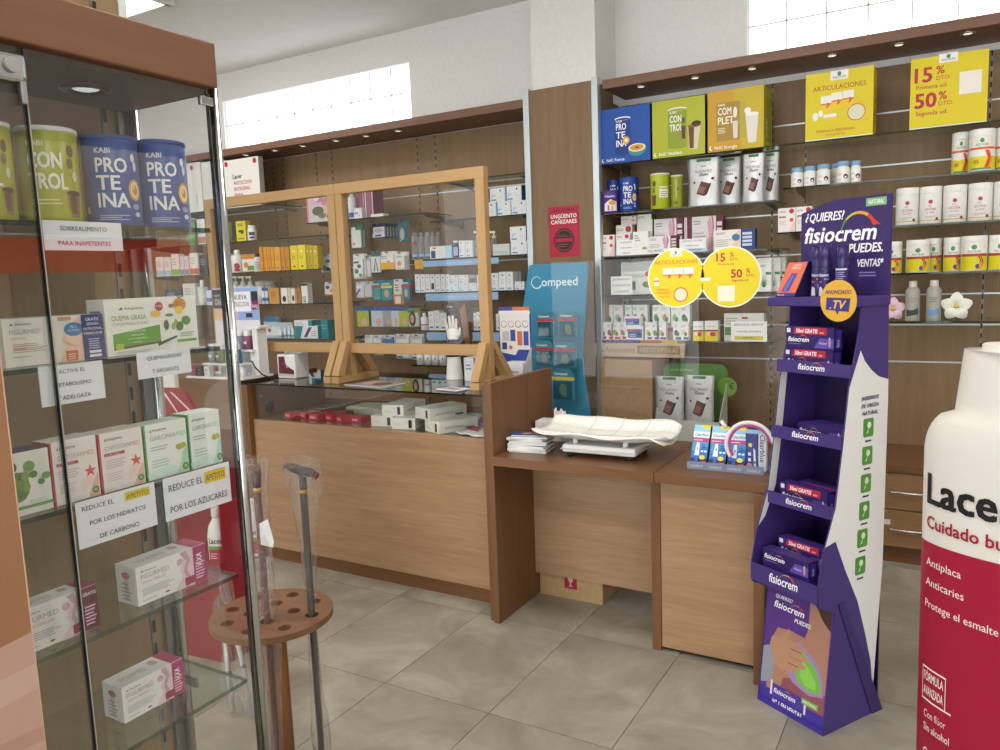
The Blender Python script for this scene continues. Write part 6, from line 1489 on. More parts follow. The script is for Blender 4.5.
obj('side', MB().prism([(0, 0), (.095, 0), (.095, lh_ + .005), (.06, lh_)], 'x', 0, .003, col(PUD, .45)), lh)
o = obj('leaflet', MB().add([(0, -.001, .002), (lw, -.001, .002), (lw, .060, lh_), (0, .060, lh_)], [(0, 1, 2, 3)], col('cf6a50', .45)), lh)
P = Print(lw, lh_, lambda a, b, q: (a, -.001 + .061 * b / lh_ - q, .002 + b))
P.r(0, 0, 1, .10, '3a2a78'); P.t('fisiocrem', .1, .02, .05, 'e6e2f0', 'l', .01, .2, .5); P.p([(.22, .14), (.62, .14), (.72, .66), (.40, .66)], '4a4690'); P.p([(.32, .16), (.46, .16), (.56, .62), (.48, .62)], '6a68b0'); P.t('OFERTA', .55, .86, .06, 'f0d8d0', 'c', .01, .2, .5); P.t('ESPECIAL', .55, .78, .06, 'f0d8d0', 'c', .01, .2, .6)
P.done(o, 'leaflet_print')

# ================================================================== BOTTLE-SHAPED STANDEE AT THE RIGHT
LX, LY = .172, 2.352
lt = thing('bottle_standee', 'large white and red mouthwash bottle shaped standee with curved front', 'standee', (LX, LY, 0), -.46)
LA, LB, LHT = .262, .11, 1.285
def lw_(z):
    """half width of the bottle outline at height z, as a fraction"""
    if z < .98: return 1.0 - .02 * (1 - z / .98)
    if z < 1.10:
        f = (z - .98) / .12
        return 1 - .30 * (1 - math.sqrt(max(0, 1 - f * f)))
    return .70 - .08 * (z - 1.10) / (LHT - 1.10)
zs = [0, .2, .4, .6, .8, .95] + [.98 + .12 * k / 8 for k in range(9)] + [1.13, 1.18, 1.268]
mbF, mbB = MB(), MB()
n = 28
def lsur(a, z, off=0.0):
    s_ = lw_(z)
    return ((LA * s_ + off) * math.cos(a), (LB * s_ ** .5 + off) * math.sin(a), z)
WHM = col('dedad3', .35)
for mb, a0 in ((mbF, -PI), (mbB, 0)):
    vs = [lsur(a0 + PI * i / n, z) for z in zs for i in range(n + 1)]
    mb.add(vs, [(j * (n + 1) + i, j * (n + 1) + i + 1, (j + 1) * (n + 1) + i + 1, (j + 1) * (n + 1) + i) for j in range(len(zs) - 1) for i in range(n)], WHM, True)
obj('front_panel', mbF, lt); obj('back_panel', mbB, lt)
capz = [1.235, 1.2352, LHT - .004, LHT]
cp = MB()
for i, z in enumerate(capz): pass
cp.lathe([(LA * .60, 1.268), (LA * .46, 1.269), (LA * .46, LHT - .004), (LA * .44, LHT)], WHM, 30, 0, 0, 1, .62)
obj('cap', cp, lt)
LWID = 2 * PI * math.sqrt((LA ** 2 + LB ** 2) / 2) / 2
# equal arc-length table along the front half
_tab = [0.0]
for i in range(200):
    a = -PI + PI * i / 200; b = -PI + PI * (i + 1) / 200
    _tab.append(_tab[-1] + math.hypot(LA * (math.cos(b) - math.cos(a)), LB * (math.sin(b) - math.sin(a))))
LWID = _tab[-1]
def larc(s_):
    s_ = max(0, min(LWID, s_))
    import bisect
    i = min(199, max(0, bisect.bisect_left(_tab, s_) - 1))
    return -PI + PI * (i + (s_ - _tab[i]) / (_tab[i + 1] - _tab[i])) / 200
P = Print(LWID, 1.0, lambda a, b, o: lsur(larc(a), b, o + .0006), True)
RD = 'a01236'
LTOP = .715
for i in range(40):
    u0, u1 = .035 + .865 * i / 40, .035 + .865 * (i + 1) / 40
    f = lambda u: LTOP + .012 + .02 * u
    P.p([(u0, .0), (u1, .0), (u1, f(u1)), (u0, f(u0))], RD)
P.off += .0002
P.t('Lacer', .125, .842, .082, '1b1a1c', 'l', .03, 0, .60)
P.t('Cuidado bucal', .125, .772, .034, RD, 'l', .02, 0, .48)
for t, z in (('Antiplaca', .635), ('Anticaries', .578), ('Protege el esmalte', .515)): P.t(t, .13, z + .03, .022, 'f0dcdc', 'l', .006, 0, .36)
P.r(.125, .365, .27, .370, 'f0dcdc'); P.r(.125, .270, .30, .275, 'f0dcdc'); P.r(.125, .270, .129, .37, 'f0dcdc'); P.r(.266, .270, .27, .37, 'f0dcdc')
P.t('FÓRMULA', .137, .33, .026, 'f0dcdc', 'l', .02, 0, .12); P.t('AVANZADA', .137, .288, .026, 'f0dcdc', 'l', .02, 0, .12)
P.t('Con flúor', .145, .222, .022, 'f0dcdc', 'l', 0, 0, .13); P.t('Sin alcohol', .145, .182, .022, 'f0dcdc', 'l', .008, 0, .15)
P.t('COLUTORIO', .145, .095, .036, 'f0dcdc', 'l', .006, 0, .28); P.t('Enjuague bucal diario', .145, .05, .024, 'f0dcdc', 'l', .01, 0, .38); P.t('1000 ml', .15, .005, .026, 'f0dcdc', 'l', 0, 0, .14)
P.done(lt, 'label_print')

# ================================================================== SKIN-TONED POSTER STANDEE AT THE LEFT
ps_X = -1.06
e0 = pX(0, 378, ps_X); e1 = pX(48, 750, ps_X)
yE = (e0.y + e1.y) / 2
po = thing('poster_panel', 'standing poster panel with a bare-skinned person print beside the glass cabinet', 'poster', (ps_X, yE - .3, 0), PI / 2)
skin = mottled('poster_skin_print', '8f6548', '9d7354', .5, 1.6, 0, 2)
obj('panel', MB().box(-.3, .3, 0, .008, 0, 1.9, skin), po)
obj('panel_edge', MB().box(.2995, .301, -.0005, .0085, 0, 1.9, col('c9a78c', .6)), po)
P = Print(.6, 1.9, lambda a, b, o: (-.3 + a, -o, b))
zl = pX(4, 455, ps_X).z; zc = pX(20, 640, ps_X).z
P.e(.90, zl / 1.9, .05, .018, '8a4f50', 14); P.e(.86, zl / 1.9 + .006, .04, .008, '6a3438', 10)
P.p([(.0, (zc - .02) / 1.9), (.5, (zc - .03) / 1.9), (1, (zc + .005) / 1.9), (1, (zc - .20) / 1.9), (.7, (zc - .23) / 1.9), (0, (zc - .25) / 1.9)], 'b09080')
P.p([(.6, (zc - .055) / 1.9), (1, (zc - .04) / 1.9), (1, (zc - .075) / 1.9), (.8, (zc - .085) / 1.9)], 'b89a8c')
P.p([(0, (zc - .10) / 1.9), (1, (zc - .13) / 1.9), (1, (zc - .15) / 1.9), (0, (zc - .13) / 1.9)], 'a8836f')
P.done(po, 'poster_print')
# ================================================================== THINGS ON THE DESK
DZ = .7505
# baby scale: base, pan and a quilted pad
bs = thing('baby_scale', 'white baby weighing scale with a curved pan and padded cover on the desk', 'scale', (pZ(614, 450, .75).x + .0, 2.985, DZ), .02)
bw, bd_ = .16, .105
SW = col('e4e3df', .35)
obj('scale_base', MB().box(-bw, bw, -bd_, bd_, .018, .052, SW), bs, bevel=.008, seg=3)
obj('scale_base_rim', MB().box(-bw - .005, bw + .005, -bd_ - .005, bd_ + .005, .030, .036, col('cfcec9', .4)), bs, bevel=.002)
for sx in (-1, 1):
    for sy in (-1, 1):
        obj('foot', MB().lathe([(.016, 0), (.016, .018)], col('22201e', .7), 12), bs, (sx * (bw - .03), sy * (bd_ - .025), 0))
        obj('pan_support', MB().lathe([(.012, .052), (.012, .072)], SW, 10), bs, (sx * (bw - .05), sy * (bd_ - .03), 0))
def pan(a, b, lift, th, L=.285, Wd=.14):
    """curved tray: a,b in -1..1"""
    x = a * L
    end = abs(a) ** 3
    z = .066 + .022 * end + .040 * abs(b) ** 2.4 * (1 - .35 * abs(a) ** 4)
    return (x, b * Wd * (1 + .06 * abs(a)) * (1 - .30 * abs(a) ** 8), z + lift)
def grid(fn, nu, nv, m, mb=None, smooth=True):
    mb = mb or MB()
    vs = [fn(-1 + 2 * i / nu, -1 + 2 * j / nv) for j in range(nv + 1) for i in range(nu + 1)]
    return mb.add(vs, [(j * (nu + 1) + i, j * (nu + 1) + i + 1, (j + 1) * (nu + 1) + i + 1, (j + 1) * (nu + 1) + i) for j in range(nv) for i in range(nu)], m, smooth)
o = obj('pan', grid(lambda a, b: pan(a, b, 0, 0), 24, 12, SW), bs)
sm = o.modifiers.new('thick', 'SOLIDIFY'); sm.thickness = .006; sm.offset = 1
rr = random.Random(5)
def pad(a, b):
    x, y, z = pan(a * .99, b * 1.02, .012, 0, .29, .145)
    z += .003 * math.sin(a * 7 + b * 3) * (abs(b) ** 2) + .006 * abs(b) ** 5
    if b < -.7: z -= .018 * (abs(b) - .7) / .3 * (1 + .2 * math.sin(a * 6)); y -= .012 * (abs(b) - .7) / .3
    if a > .82: z -= .16 * (a - .82) * (1 if b < .3 else .5)
    return (x, y, z)
o = obj('padded_cover', grid(pad, 36, 18, mottled('quilted_pad', 'e6e4dd', 'efede8', .75, 60, .25)), bs)
sm = o.modifiers.new('thick', 'SOLIDIFY'); sm.thickness = .007; sm.offset = 1
st = MB()
for bb in (-.36, .36):
    st.tube([Vector(pad(-1 + 2 * k / 20, bb)) + Vector((0, 0, .0075)) for k in range(21)], .0012, col('cfccc4', .8), 5)
for aa in (-.35, .1, .5):
    st.tube([Vector(pad(aa, -1 + 2 * k / 12)) + Vector((0, 0, .0075)) for k in range(13)], .0012, col('cfccc4', .8), 5)
obj('quilt_stitching', st, bs)
# magazines
mg = pZ(520, 445, .75)
zz = DZ
covers = ['2a4a86', 'e2e2df', '37589a', 'dedddb', '2f4f94', 'c9ccd4', '26427e']
for i in range(7):
    th = .008 + .002 * (i % 3); rz = .15 + .12 * math.sin(i * 2.3)
    o = obj('magazine', MB().box(-.085, .085, -.06, .06, 0, th, col('e4e3de', .7), {'U': col(covers[i], .35), 'D': col(covers[i], .35)}), None, (-1.587 + .004 * math.cos(i * 3), 2.935 + .004 * math.sin(i * 5), zz), rz)
    top_ = i == 6
    tag(o, 'blue photo-cover booklet on top of the small stack' if top_ else 'thin booklet within the small stack beside the brown end panel', 'booklet', None if top_ else 'booklets in the stack')
    if top_:
        P = top(.17, .12, th, -.085, -.06)
        P.r(0, 0, 1, 1, '2a4a86'); P.r(.05, .05, .95, .3, 'd9dde6'); P.e(.4, .6, .14, .2, 'c99a80'); P.e(.6, .62, .12, .2, '8a5a48'); P.t('SALUD', .62, .75, .14, 'e8ebf2', 'l', .02, 0, .32); P.e(.52, .42, .2, .12, '1c2f5c'); P.done(o, 'printed_cover')
    zz += th + .0003
# tissue box behind the scale
tb = obj('tissue_box', MB().box(-.11, .11, -.045, .045, 0, .09, mottled('tissue_box_print', 'd8cfcc', 'e6dedb', .6, 60)), None, (-1.556, 3.175, DZ), .06, .002); tag(tb, 'pale pink tissue carton behind the baby scale', 'tissue box')
ts = MB(); n = 8
ts.add([(-.03 + .06 * i / n, -.012 + .008 * math.sin(i * 2.1) + .01 * j, .085 + j * (.055 + .01 * math.sin(i * 1.7))) for j in range(2) for i in range(n + 1)], [(i, i + 1, i + n + 2, i + n + 1) for i in range(n)], col('e6d6d4', .8), True)
obj('tissue', ts, tb)
# pregnancy test display
tx0, tx1 = pZ(684, 471, .75).x, pZ(768, 471, .75).x
ctd = thing('test_display', 'grey cardboard counter tray holding three pregnancy test cartons', 'display tray', ((tx0 + tx1) / 2, 2.865, DZ), .0)
hw = (tx1 - tx0) / 2
GR = col('7d8498', .5)
obj('tray_floor', MB().box(-hw, hw, 0, .13, 0, .004, GR), ctd)
obj('tray_front', MB().box(-hw, hw, -.003, 0, 0, .030, GR), ctd)
obj('tray_back', MB().prism([(.127, .004), (.130, .004), (.130, .06), (.127, .06)], 'x', -hw, hw, GR), ctd)
P = front(hw * 2, .030, -.003)
for k in range(4): P.t('CLEARBLUE', .04 + .25 * k, .32, .3, 'c4c8d6', 'l', .01, 0, .17)
for k in (1, 2, 3): P.r(.25 * k - .002, 0, .25 * k + .002, 1, '5a6074')
P.done(ctd, 'lettering')
def testbox(label, xc, w, y, dark=False):
    h, d = .170, .022; tilt = .50
    o = obj('test_carton', MB().box(-w / 2, w / 2, 0, d, 0, h, col('2a3c5c' if not dark else '2f3f78', .35)), None, ((tx0 + tx1) / 2 + xc, 2.865 + y, DZ + .0046 + .0), 0, .001)
    o.rotation_euler = (-tilt, 0, 0)
    tag(o, label, 'carton')
    P = front(w, h)
    P.r(0, 0, 1, 1, '4a90c8'); P.r(0, 0, 1, .22, '23304c'); P.p([(0, .22), (1, .22), (1, .5), (0, .36)], '2f6fb4'); P.r(0, .84, 1, 1, '8cc4e0'); P.p([(.5, .93), (1, .90), (1, 1), (.4, 1)], 'e0c43a'); P.r(0, .70, 1, .84, 'dfe6ea'); P.t('Clearblue', .08, .735, .07, '4a6a7c', 'l', .015, .1, .84); P.r(0, .60, 1, .69, 'b8407a'); P.r(.05, .63, .6, .65, 'e6c0d2')
    P.p([(.26, .12), (.44, .12), (.46, .30), (.22, .30)], '2f62b8'); P.p([(.20, .28), (.50, .28), (.44, .58), (.28, .58)], 'e9ecee'); P.e(.36, .44, .05, .04, '8a9aa8', 8); P.e(.70, .24, .18, .05, 'e2c83c'); P.r(.62, .04, .96, .15, 'c43a78'); P.r(.58, .36, .72, .40, 'dfe8ee'); P.r(.78, .36, .94, .40, 'dfe8ee'); P.lines(.6, .46, .9, .56, 2, '1f3c66')
    P.done(o)
    return o
testbox('blue and pink pregnancy test carton nearest the baby scale', -hw + hw * .25, hw * .44, .012)
testbox('blue and pink pregnancy test carton in the middle of its tray', -hw + hw * .75, hw * .44, .012)
testbox('blue and pink pregnancy test carton tucked behind the round pink loop', -hw + hw * 1.25, hw * .44, .012)
o = obj('test_carton', MB().box(-hw * .26, hw * .26, 0, .03, 0, .155, col('24366a', .4), {'R': col('dfe3ea', .4)}), None, ((tx0 + tx1) / 2 + hw * .74, 2.865 + .04, DZ + .0046), .0, .001); tag(o, 'navy and white digital test carton with sideways lettering', 'carton')
P = front(hw * .52, .155); P.r(0, 0, .60, 1, '2a4280'); P.r(.10, .35, .55, .9, '4a4a8e'); P.r(.62, 0, 1, 1, 'd6d9de'); P.t('Clearblue', .70, .88, .12, '22304e', 'l', .01, .1, 1.6, -PI / 2); P.r(0, .9, 1, 1, '9cc6de'); P.e(.22, .62, .10, .05, 'e2c83c'); P.p([(.40, .10), (.52, .10), (.46, .5), (.38, .55)], 'dfe3e8'); P.e(.45, .2, .05, .04, 'b03a4a'); P.e(.18, .1, .16, .08, 'c99a88'); P.r(.12, .22, .26, .30, 'dfe3ea'); P.r(.12, .36, .26, .44, 'dfe3ea'); P.done(o)
lp_ = thing('measuring_loop', 'round white and pink looped strap leaning on the test cartons', 'strap', ((tx0 + tx1) / 2 + hw * .62, 2.915, DZ + .105))
for r, m, w in ((.085, col('e2dfe2', .4), .009), (.074, col('b04a8a', .4), .006)):
    obj('band', MB().tube([(r * math.cos(t), -.036 + (.012 if r < .08 else 0) * 0, r * math.sin(t)) for t in [(.15 + 1.15 * PI * k / 30) for k in range(31)]], w * .8, m, 8), lp_)
obj('tail', MB().tube([(-.085, -.036, .06), (-.105, -.036, .085)], .007, col('e2dfe2', .4), 8), lp_)

# round yellow discs fixed to the acrylic screen
dy_ = 3.2335
yd = thing('hanging_sign', 'pair of joined round yellow discount discs fixed to the clear desk screen', 'sign', (pY(703, 320, dy_).x, dy_, pY(703, 312, dy_).z))
def disc_at(xc, yc, rx, design, nm):
    c = pY(xc, yc, dy_); r = (pY(xc + rx, yc, dy_).x - c.x)
    ox, oz = c.x - yd.location.x, c.z - yd.location.z
    mb = MB().prism([(ox + r * math.cos(2 * PI * k / 40), oz + r * math.sin(2 * PI * k / 40)) for k in range(40)], 'y', 0, .0025, col('ebe8df', .5))
    o = obj(nm, mb, yd)
    P = Print(2 * r, 2 * r, lambda a, b, q: (ox - r + a, -q, oz - r + b))
    P.e(.5, .5, .478, .478, AQ_Y, 44); design(P); P.done(o, 'lettering')
def dd1(P):
    aq_logo(P, .5, .91, .9); P.t('ARTICULACIONES', .5, .735, .065, AQ_O, 'c', .01, 0, .74)
    for u in (.36, .54, .72): pot_art(P, u, .44, 1.15)
    P.e(.16, .46, .04, .06, 'ece9e0'); P.r(.12, .38, .2, .46, 'ece9e0'); P.r(.12, .44, .2, .47, 'd8703a')
    P.e(.58, .22, .125, .125, 'cf6a2e'); P.e(.58, .22, .105, .105, 'd9d5b8'); P.t('FÓRMULA', .16, .29, .04, AQ_O, 'l', 0, 0, .22); P.t('MEJORADA', .16, .235, .04, AQ_O, 'l', 0, 0, .25); P.t('más fácil', .22, .175, .035, AQ_O, 'l', 0, 0, .25)
def dd2(P):
    P.t('15', .28, .76, .13, AQ_R, 'l', .03, 0, .2); P.t('%', .50, .83, .07, AQ_R, 'l', .015); P.t('DTO.', .50, .77, .04, AQ_R, 'l', .005); P.t('Primera ud.', .30, .695, .04, AQ_R, 'l', .005, 0, .3)
    P.t('50', .52, .49, .13, AQ_R, 'l', .03, 0, .22); P.t('%', .76, .56, .07, AQ_R, 'l', .015); P.t('DTO.', .76, .50, .04, AQ_R, 'l', .005); P.t('Segunda ud.', .53, .425, .04, AQ_R, 'l', .005, 0, .32)
    P.r(.30, .10, .58, .36, 'e8dfc8'); P.r(.02, .40, .18, .46, 'e6c726'); P.r(.02, .45, .18, .50, 'ece9e0')
disc_at(676, 278, 29.5, dd1, 'sign_disc'); disc_at(730, 277, 31.5, dd2, 'sign_disc')

# ================================================================== THINGS ON AND IN THE GLASS COUNTER
GZT = GZ + .0005
# flat magazine next to the double foot
o = obj('magazine', MB().box(-.13, .13, -.09, .09, 0, .004, col('d8d4cc', .6)), None, (-2.55, 3.07, GZT), -.12); tag(o, 'open glossy magazine lying flat next to the double pine foot', 'magazine')
P = top(.26, .18, .004, -.13, -.09); P.r(0, 0, 1, 1, '9a8f88'); P.e(.45, .55, .3, .28, 'c4a08c'); P.e(.7, .5, .2, .3, '5a4a48'); P.r(0, 0, .12, 1, '3a3a44'); P.r(.1, .05, .9, .15, '8a86a0'); P.done(o, 'printed_page')
# model hand on its cone pedestal
hx, hy = pY(455, 385, 3.36).x, 3.36
hand = thing('model_hand', 'white model hand with dark wrist cuff standing on a white cone pedestal', 'mannequin hand', (hx, hy, GZT), .25)
obj('cone_pedestal', MB().lathe([(.046, 0), (.044, .004), (.034, .115), (.033, .118)], col('e4e1da', .5), 24), hand)
obj('navy_sleeve', MB().lathe([(.038, .118), (.040, .12), (.037, .178), (.034, .18)], col('1d2340', .7), 20), hand)
hm = MB(); HWM = col('e6e2da', .55)
hm.lathe([(.020, .178), (.024, .19), (.030, .21), (.033, .235), (.030, .255), (.018, .265), (0, .267)], HWM, 18, 0, 0, 1, .5)
obj('palm', hm, hand)
obj('wrist_cuff', MB().lathe([(.026, .182), (.028, .184), (.030, .205), (.028, .207)], col('1e1c20', .7), 18, 0, 0, 1, .55), hand)
for (bx_, bz, tx_, tz_, r) in ((-.024, .245, -.034, .312, .0075), (-.009, .255, -.012, .33, .008), (.006, .256, .008, .332, .008), (.020, .248, .026, .315, .0072)):
    obj('finger', MB().tube([(bx_, 0, bz - .01), ((bx_ + tx_) / 2 - .001, -.004, (bz + tz_) / 2), (tx_, -.012, tz_ - .004), (tx_, -.014, tz_)], [r, r * .95, r * .75, r * .3], HWM, 10), hand)
obj('thumb', MB().tube([(.022, 0, .215), (.038, -.006, .238), (.044, -.012, .262), (.044, -.013, .267)], [.009, .0085, .006, .003], HWM, 10), hand)
# dark photo card behind the hand
px = pY(459, 330, 3.45)
oc = thing('photo_card', 'tall dark brown photo display card behind the white model hand', 'display card', (px.x, 3.45, GZT))
ch = pY(459, 302, 3.45).z - GZT
obj('card', MB().box(-.075, .075, 0, .004, 0, ch, mottled('photo_card_print', '241a13', '5a3f28', .45, 9)), oc)
obj('card_foot', MB().box(-.06, .06, 0, .06, 0, .004, col('2c2420', .5)), oc)
P = front(.15, ch); P.r(.0, .90, .30, .99, '1e1d1c'); P.t('Orliman', .03, .925, .035, 'c9c6c0', 'l', .01, 0, .24); P.r(0, 0, .18, .9, '261c16'); P.p([(.55, .9), (.8, .98), (.95, .5), (.98, .1), (.8, .1), (.72, .5)], '8a5f3a'); P.done(oc, 'printed_card')
# brochure stand with blue base and white cartons
b0 = pY(516, 370, 3.485)
br = thing('leaflet_stand', 'blue counter stand with a white illustrated panel next to the pine foot', 'leaflet stand', (b0.x - .0, 3.485, GZT))
bw_ = (pY(531, 340, 3.485).x - pY(500, 340, 3.485).x) / 2
bh = pY(516, 307, 3.485).z - GZT
obj('back_panel', MB().box(-bw_, bw_, .0, .006, 0, bh, col('2a3f94', .45)), br)
obj('shelf', MB().box(-bw_, bw_, -.10, .0, .0, .006, col('34509e', .45)), br)
obj('side', MB().prism([(-.10, 0), (0, 0), (0, .16), (-.10, .05)], 'x', bw_, bw_ + .003, col('c9c8d2', .4)), br)
P = front(bw_ * 2, bh); P.p([(.02, .36), (.5, .32), (.6, .40), (.98, .40), (.98, .97), (.02, .97)], 'dcd6d2'); P.r(0, .95, .45, 1, '4a4a9a'); P.r(.45, .95, 1, 1, 'cf7a4a'); P.r(0, .90, 1, .945, 'e0dcd8')
for k in range(4): P.arc(.16 + .23 * k, .76, .045, .012, 0, 1.9 * PI, [('b03a4a', 'a8485a', '3a2c34', '4a4a6a')[k]], 12)
P.r(.10, .52, .32, .66, 'b9b6ba'); P.r(.36, .52, .52, .68, '3a4a86'); P.r(.58, .46, .74, .66, 'c86a34'); P.r(.78, .46, .94, .66, '34509e'); P.r(.08, .40, .24, .5, '2f3f7a'); P.e(.36, .43, .06, .03, 'c86a34'); P.done(br, 'printed_panel')
def cbox(label, x0, x1, yt, Y, z, depth, body='e0e1e4', design=None, rz=0, mf=None):
    a, b = pY(x0, yt + 8, Y).x, pY(x1, yt + 8, Y).x; h = pY((x0 + x1) / 2, yt, Y).z - z; w = b - a
    o = obj('medicine_carton', MB().box(-w / 2, w / 2, 0, depth, 0, h, col(body, .45), mf), None, ((a + b) / 2, Y, z), rz, .001); tag(o, label, 'carton')
    if design: P = front(w, h); design(P); P.done(o)
    TOP[o.name] = z + h + .0005
    return o
k1 = cbox('white and navy medicine carton standing behind the pine foot', 464, 482, 358, 3.30, GZT, .10, design=lambda P: (P.r(.55, 0, .7, 1, '2f3f86'), P.lines(.1, .5, .45, .8, 2, '8a8c94')))
k2 = cbox('white medicine carton lying on the blue stand shelf', 505, 523, 362.5, 3.39, GZT + .0065, .08, design=lambda P: (P.t('Tractopon', .15, .35, .2, '5a5c66', 'l', 0, 0, .6), P.r(0, 0, 1, .12, 'b9bac4')))
for i, (dx_, dyy, c, lb) in enumerate(((0, 0, '4a5aa8', 'blue folded leaflet beneath the paper slips near the pine foot'), (.03, -.05, 'dcdad8', 'white printed slip lying over the blue folded leaflet'))):
    o = obj('leaflet', MB().box(-.07, .07, -.05, .05, 0, .003, col(c, .6)), None, (-2.0 - .06 + dx_, 3.06 + dyy, GZT + .0035 * i), .3 - .5 * i); tag(o, lb, 'leaflet')
    if i: P = top(.14, .1, .003, -.07, -.05); P.lines(.1, .2, .9, .8, 4, '8a7a80'); P.r(.3, .4, .6, .6, 'b06a6a'); P.done(o, 'printed_page')
# shoe display block and white bottle stand on the side counter
zs_ = 1.0005
sb = obj('shoe_display', MB().box(0, .135, 0, .11, 0, .135, col('dfdedb', .4)), None, (pZ(285, 377, GZ).x, 3.12, GZT), .0, .006); tag(sb, 'white display block printed with a dark red ankle boot', 'display block')
P = front(.135, .135, 0, 0); P.p([(.08, .20), (.94, .18), (.95, .34), (.70, .46), (.50, .58), (.44, .92), (.10, .90)], '5a1f2a'); P.p([(.06, .10), (.96, .08), (.97, .18), (.06, .21)], 'b9b0aa'); P.e(.40, .62, .08, .08, '7a3440', 8); P.lines(.5, .45, .65, .55, 3, 'd9d0cc'); P.done(sb, 'printed_front')
obj('raised_back', MB().prism([(0, .135), (.135, .135), (.135, .17), (.1, .175), (.07, .14), (.05, .14), (.03, .165), (0, .16)], 'y', .06, .108, col('e6e5e2', .4)), sb)
wx = pZ(241, 381, 1.0).x
ws = thing('bottle_stand', 'stepped white counter stand with tall printed back card for cosmetic bottles', 'display stand', (wx, 2.89, zs_))
WS = col('dedddb', .4)
obj('base', MB().box(-.46, .0, .0, .225, .0, .012, WS), ws, bevel=.002)
obj('low_step', MB().box(-.34, -.03, .02, .10, .075, .085, WS), ws, bevel=.002)
obj('high_step', MB().box(-.34, -.02, .10, .18, .145, .155, WS), ws, bevel=.002)
for x in (-.31, -.17, -.06):
    obj('leg', MB().lathe([(.016, .012), (.016, .075)], WS, 12), ws, (x, .06, 0))
    obj('leg', MB().lathe([(.016, .012), (.016, .145)], WS, 12), ws, (x, .14, 0))
obj('tower', MB().box(-.045, -.005, .13, .20, .012, .27, WS), ws, bevel=.003)
obj('tower_top', MB().box(-.075, .025, .12, .21, .27, .285, WS), ws, bevel=.003)
c0, c1_ = -.43, -.06
bk = obj('back_card', MB().box(c0, c1_, .205, .210, .012, .50, col('d6d4da', .5)), ws)
P = Print(c1_ - c0, .488, lambda a, b, o: (c0 + a, .205 - o, .012 + b))
P.r(0, .62, 1, .995, 'b9a8c8'); P.r(0, .62, .5, .75, 'd8b48c'); P.r(.55, .62, 1, .995, '8aa4d0'); P.r(.42, .72, .84, .95, 'e6e3e8'); P.t('NUEVA', .46, .86, .055, '33303c', 'l', .01, 0, .3); P.t('COLECCIÓN', .44, .78, .05, '33303c', 'l', .004, 0, .36); P.r(.86, .84, 1, .95, '26222e'); P.r(.86, .74, 1, .84, '8a2058'); P.t('berg', .875, .765, .045, 'eddbe4', 'l', .01, 0, .11); P.r(.72, .65, .86, .70, '2c2a38'); P.r(.0, .76, .22, .98, '33363c'); P.t('wash', .04, .90, .03, 'd9d9dc', 'l'); P.t('ON', .04, .80, .07, 'd9d9dc', 'l', .01, 0, .14)
P.done(bk, 'printed_card')
def cosm(label, x, y, z, c, cap='dcdad8', h=.105, r=.026):
    o = obj('cosmetic_bottle', MB().lathe([(r * .95, 0), (r, .004), (r, h * .68), (r * .9, h * .72)], glass('cosmetic_' + c, lin(c)[:3], 1.45, .05, 1, 0, 1, .75, c), 20), None, (wx + x, 2.89 + y, zs_ + z + .0005)); tag(o, label, 'bottle')
    obj('cap', MB().lathe([(r * .86, h * .72), (r * .88, h * .73), (r * .86, h * .98), (r * .8, h)], col(cap, .35), 20), o)
    P = wrapc(r, h * .6, h * .05, 1.6, 0); P.r(.25, .42, .75, .62, 'e6e4ea'); P.lines(.35, .48, .65, .56, 1, '4a4a58'); P.done(o, 'printed_label')
cosm('pink cosmetic bottle with white cap on the high step', -.09, .14, .155, 'b06a94')
cosm('pale lilac cosmetic bottle with white cap on the high step', -.155, .14, .155, 'b9b6cc')
cosm('turquoise cosmetic bottle with white cap on the low step', -.10, .06, .085, '3a94b8')
cosm('olive cosmetic bottle with white cap on the low step', -.23, .06, .085, '9aa468')
cosm('pale grey cosmetic bottle with white cap on the low step', -.29, .06, .085, 'aeb8bc')
cosm('rose cosmetic bottle with white cap at the far end of the high step', -.24, .14, .155, 'a8687c')
for i, (x, c, lb) in enumerate(((-.40, '7a2c3c', 'small dark red carton on the base of the bottle stand'), (-.345, '3a3840', 'small charcoal carton on the base of the bottle stand'), (-.285, 'cfcdd0', 'small white carton lettered ON on the base of the bottle stand'))):
    o = obj('cosmetic_carton', MB().box(-.022, .022, 0, .03, 0, .058, col(c, .45)), None, (wx + x, 2.89 - .002 + .005, zs_ + .0125)); tag(o, lb, 'carton')
    P = front(.044, .058); P.t('ON', .25, .55, .14, '2c2a30' if i == 2 else 'c9b8bc', 'l', .01, 0, .5); P.lines(.2, .2, .7, .4, 2, '8a8890'); P.done(o)
cb_ = obj('power_cable', MB().tube([(0, 0, .10), (.03, -.01, .10), (.06, -.02, .07), (.10, -.01, .03), (.105, .03, .01)], .004, col('1c1c1e', .5), 8), None, (wx + .0, 2.89 + .06, zs_)); tag(cb_, 'thin black cable drooping off the white bottle stand', 'cable')
# goods inside the glass counter
DKZ = DECK + .0006
def d_wlb(P): P.r(.72, .15, .86, .85, '2c2e34'); P.lines(.08, .3, .5, .6, 2, 'c9c6bc')
def d_wls(P): P.lines(.15, .35, .75, .6, 2, '8a8a90'); P.r(.68, .15, .9, .3, '4a5a8a')
def inbox(label, x, y, z, rz, w=.125, d=.22, h=.055):
    o = obj('medicine_carton', MB().box(-w / 2, w / 2, 0, d, 0, h, col('dedbcf', .5)), None, (x, y, z), rz, .0015); tag(o, label, 'carton')
    P = front(w, h); d_wlb(P); P.done(o); P = side_r(d, h, w / 2); d_wls(P); P.done(o, 'printed_side')
    TOP[o.name] = z + h + .0005
    return o
i1 = inbox('long cream carton at the bottom of the pile by the red candy boxes', -2.46, 3.0, DKZ, .18)
i2 = inbox('long cream carton at the bottom of the pile in the middle', -2.31, 2.975, DKZ, .22)
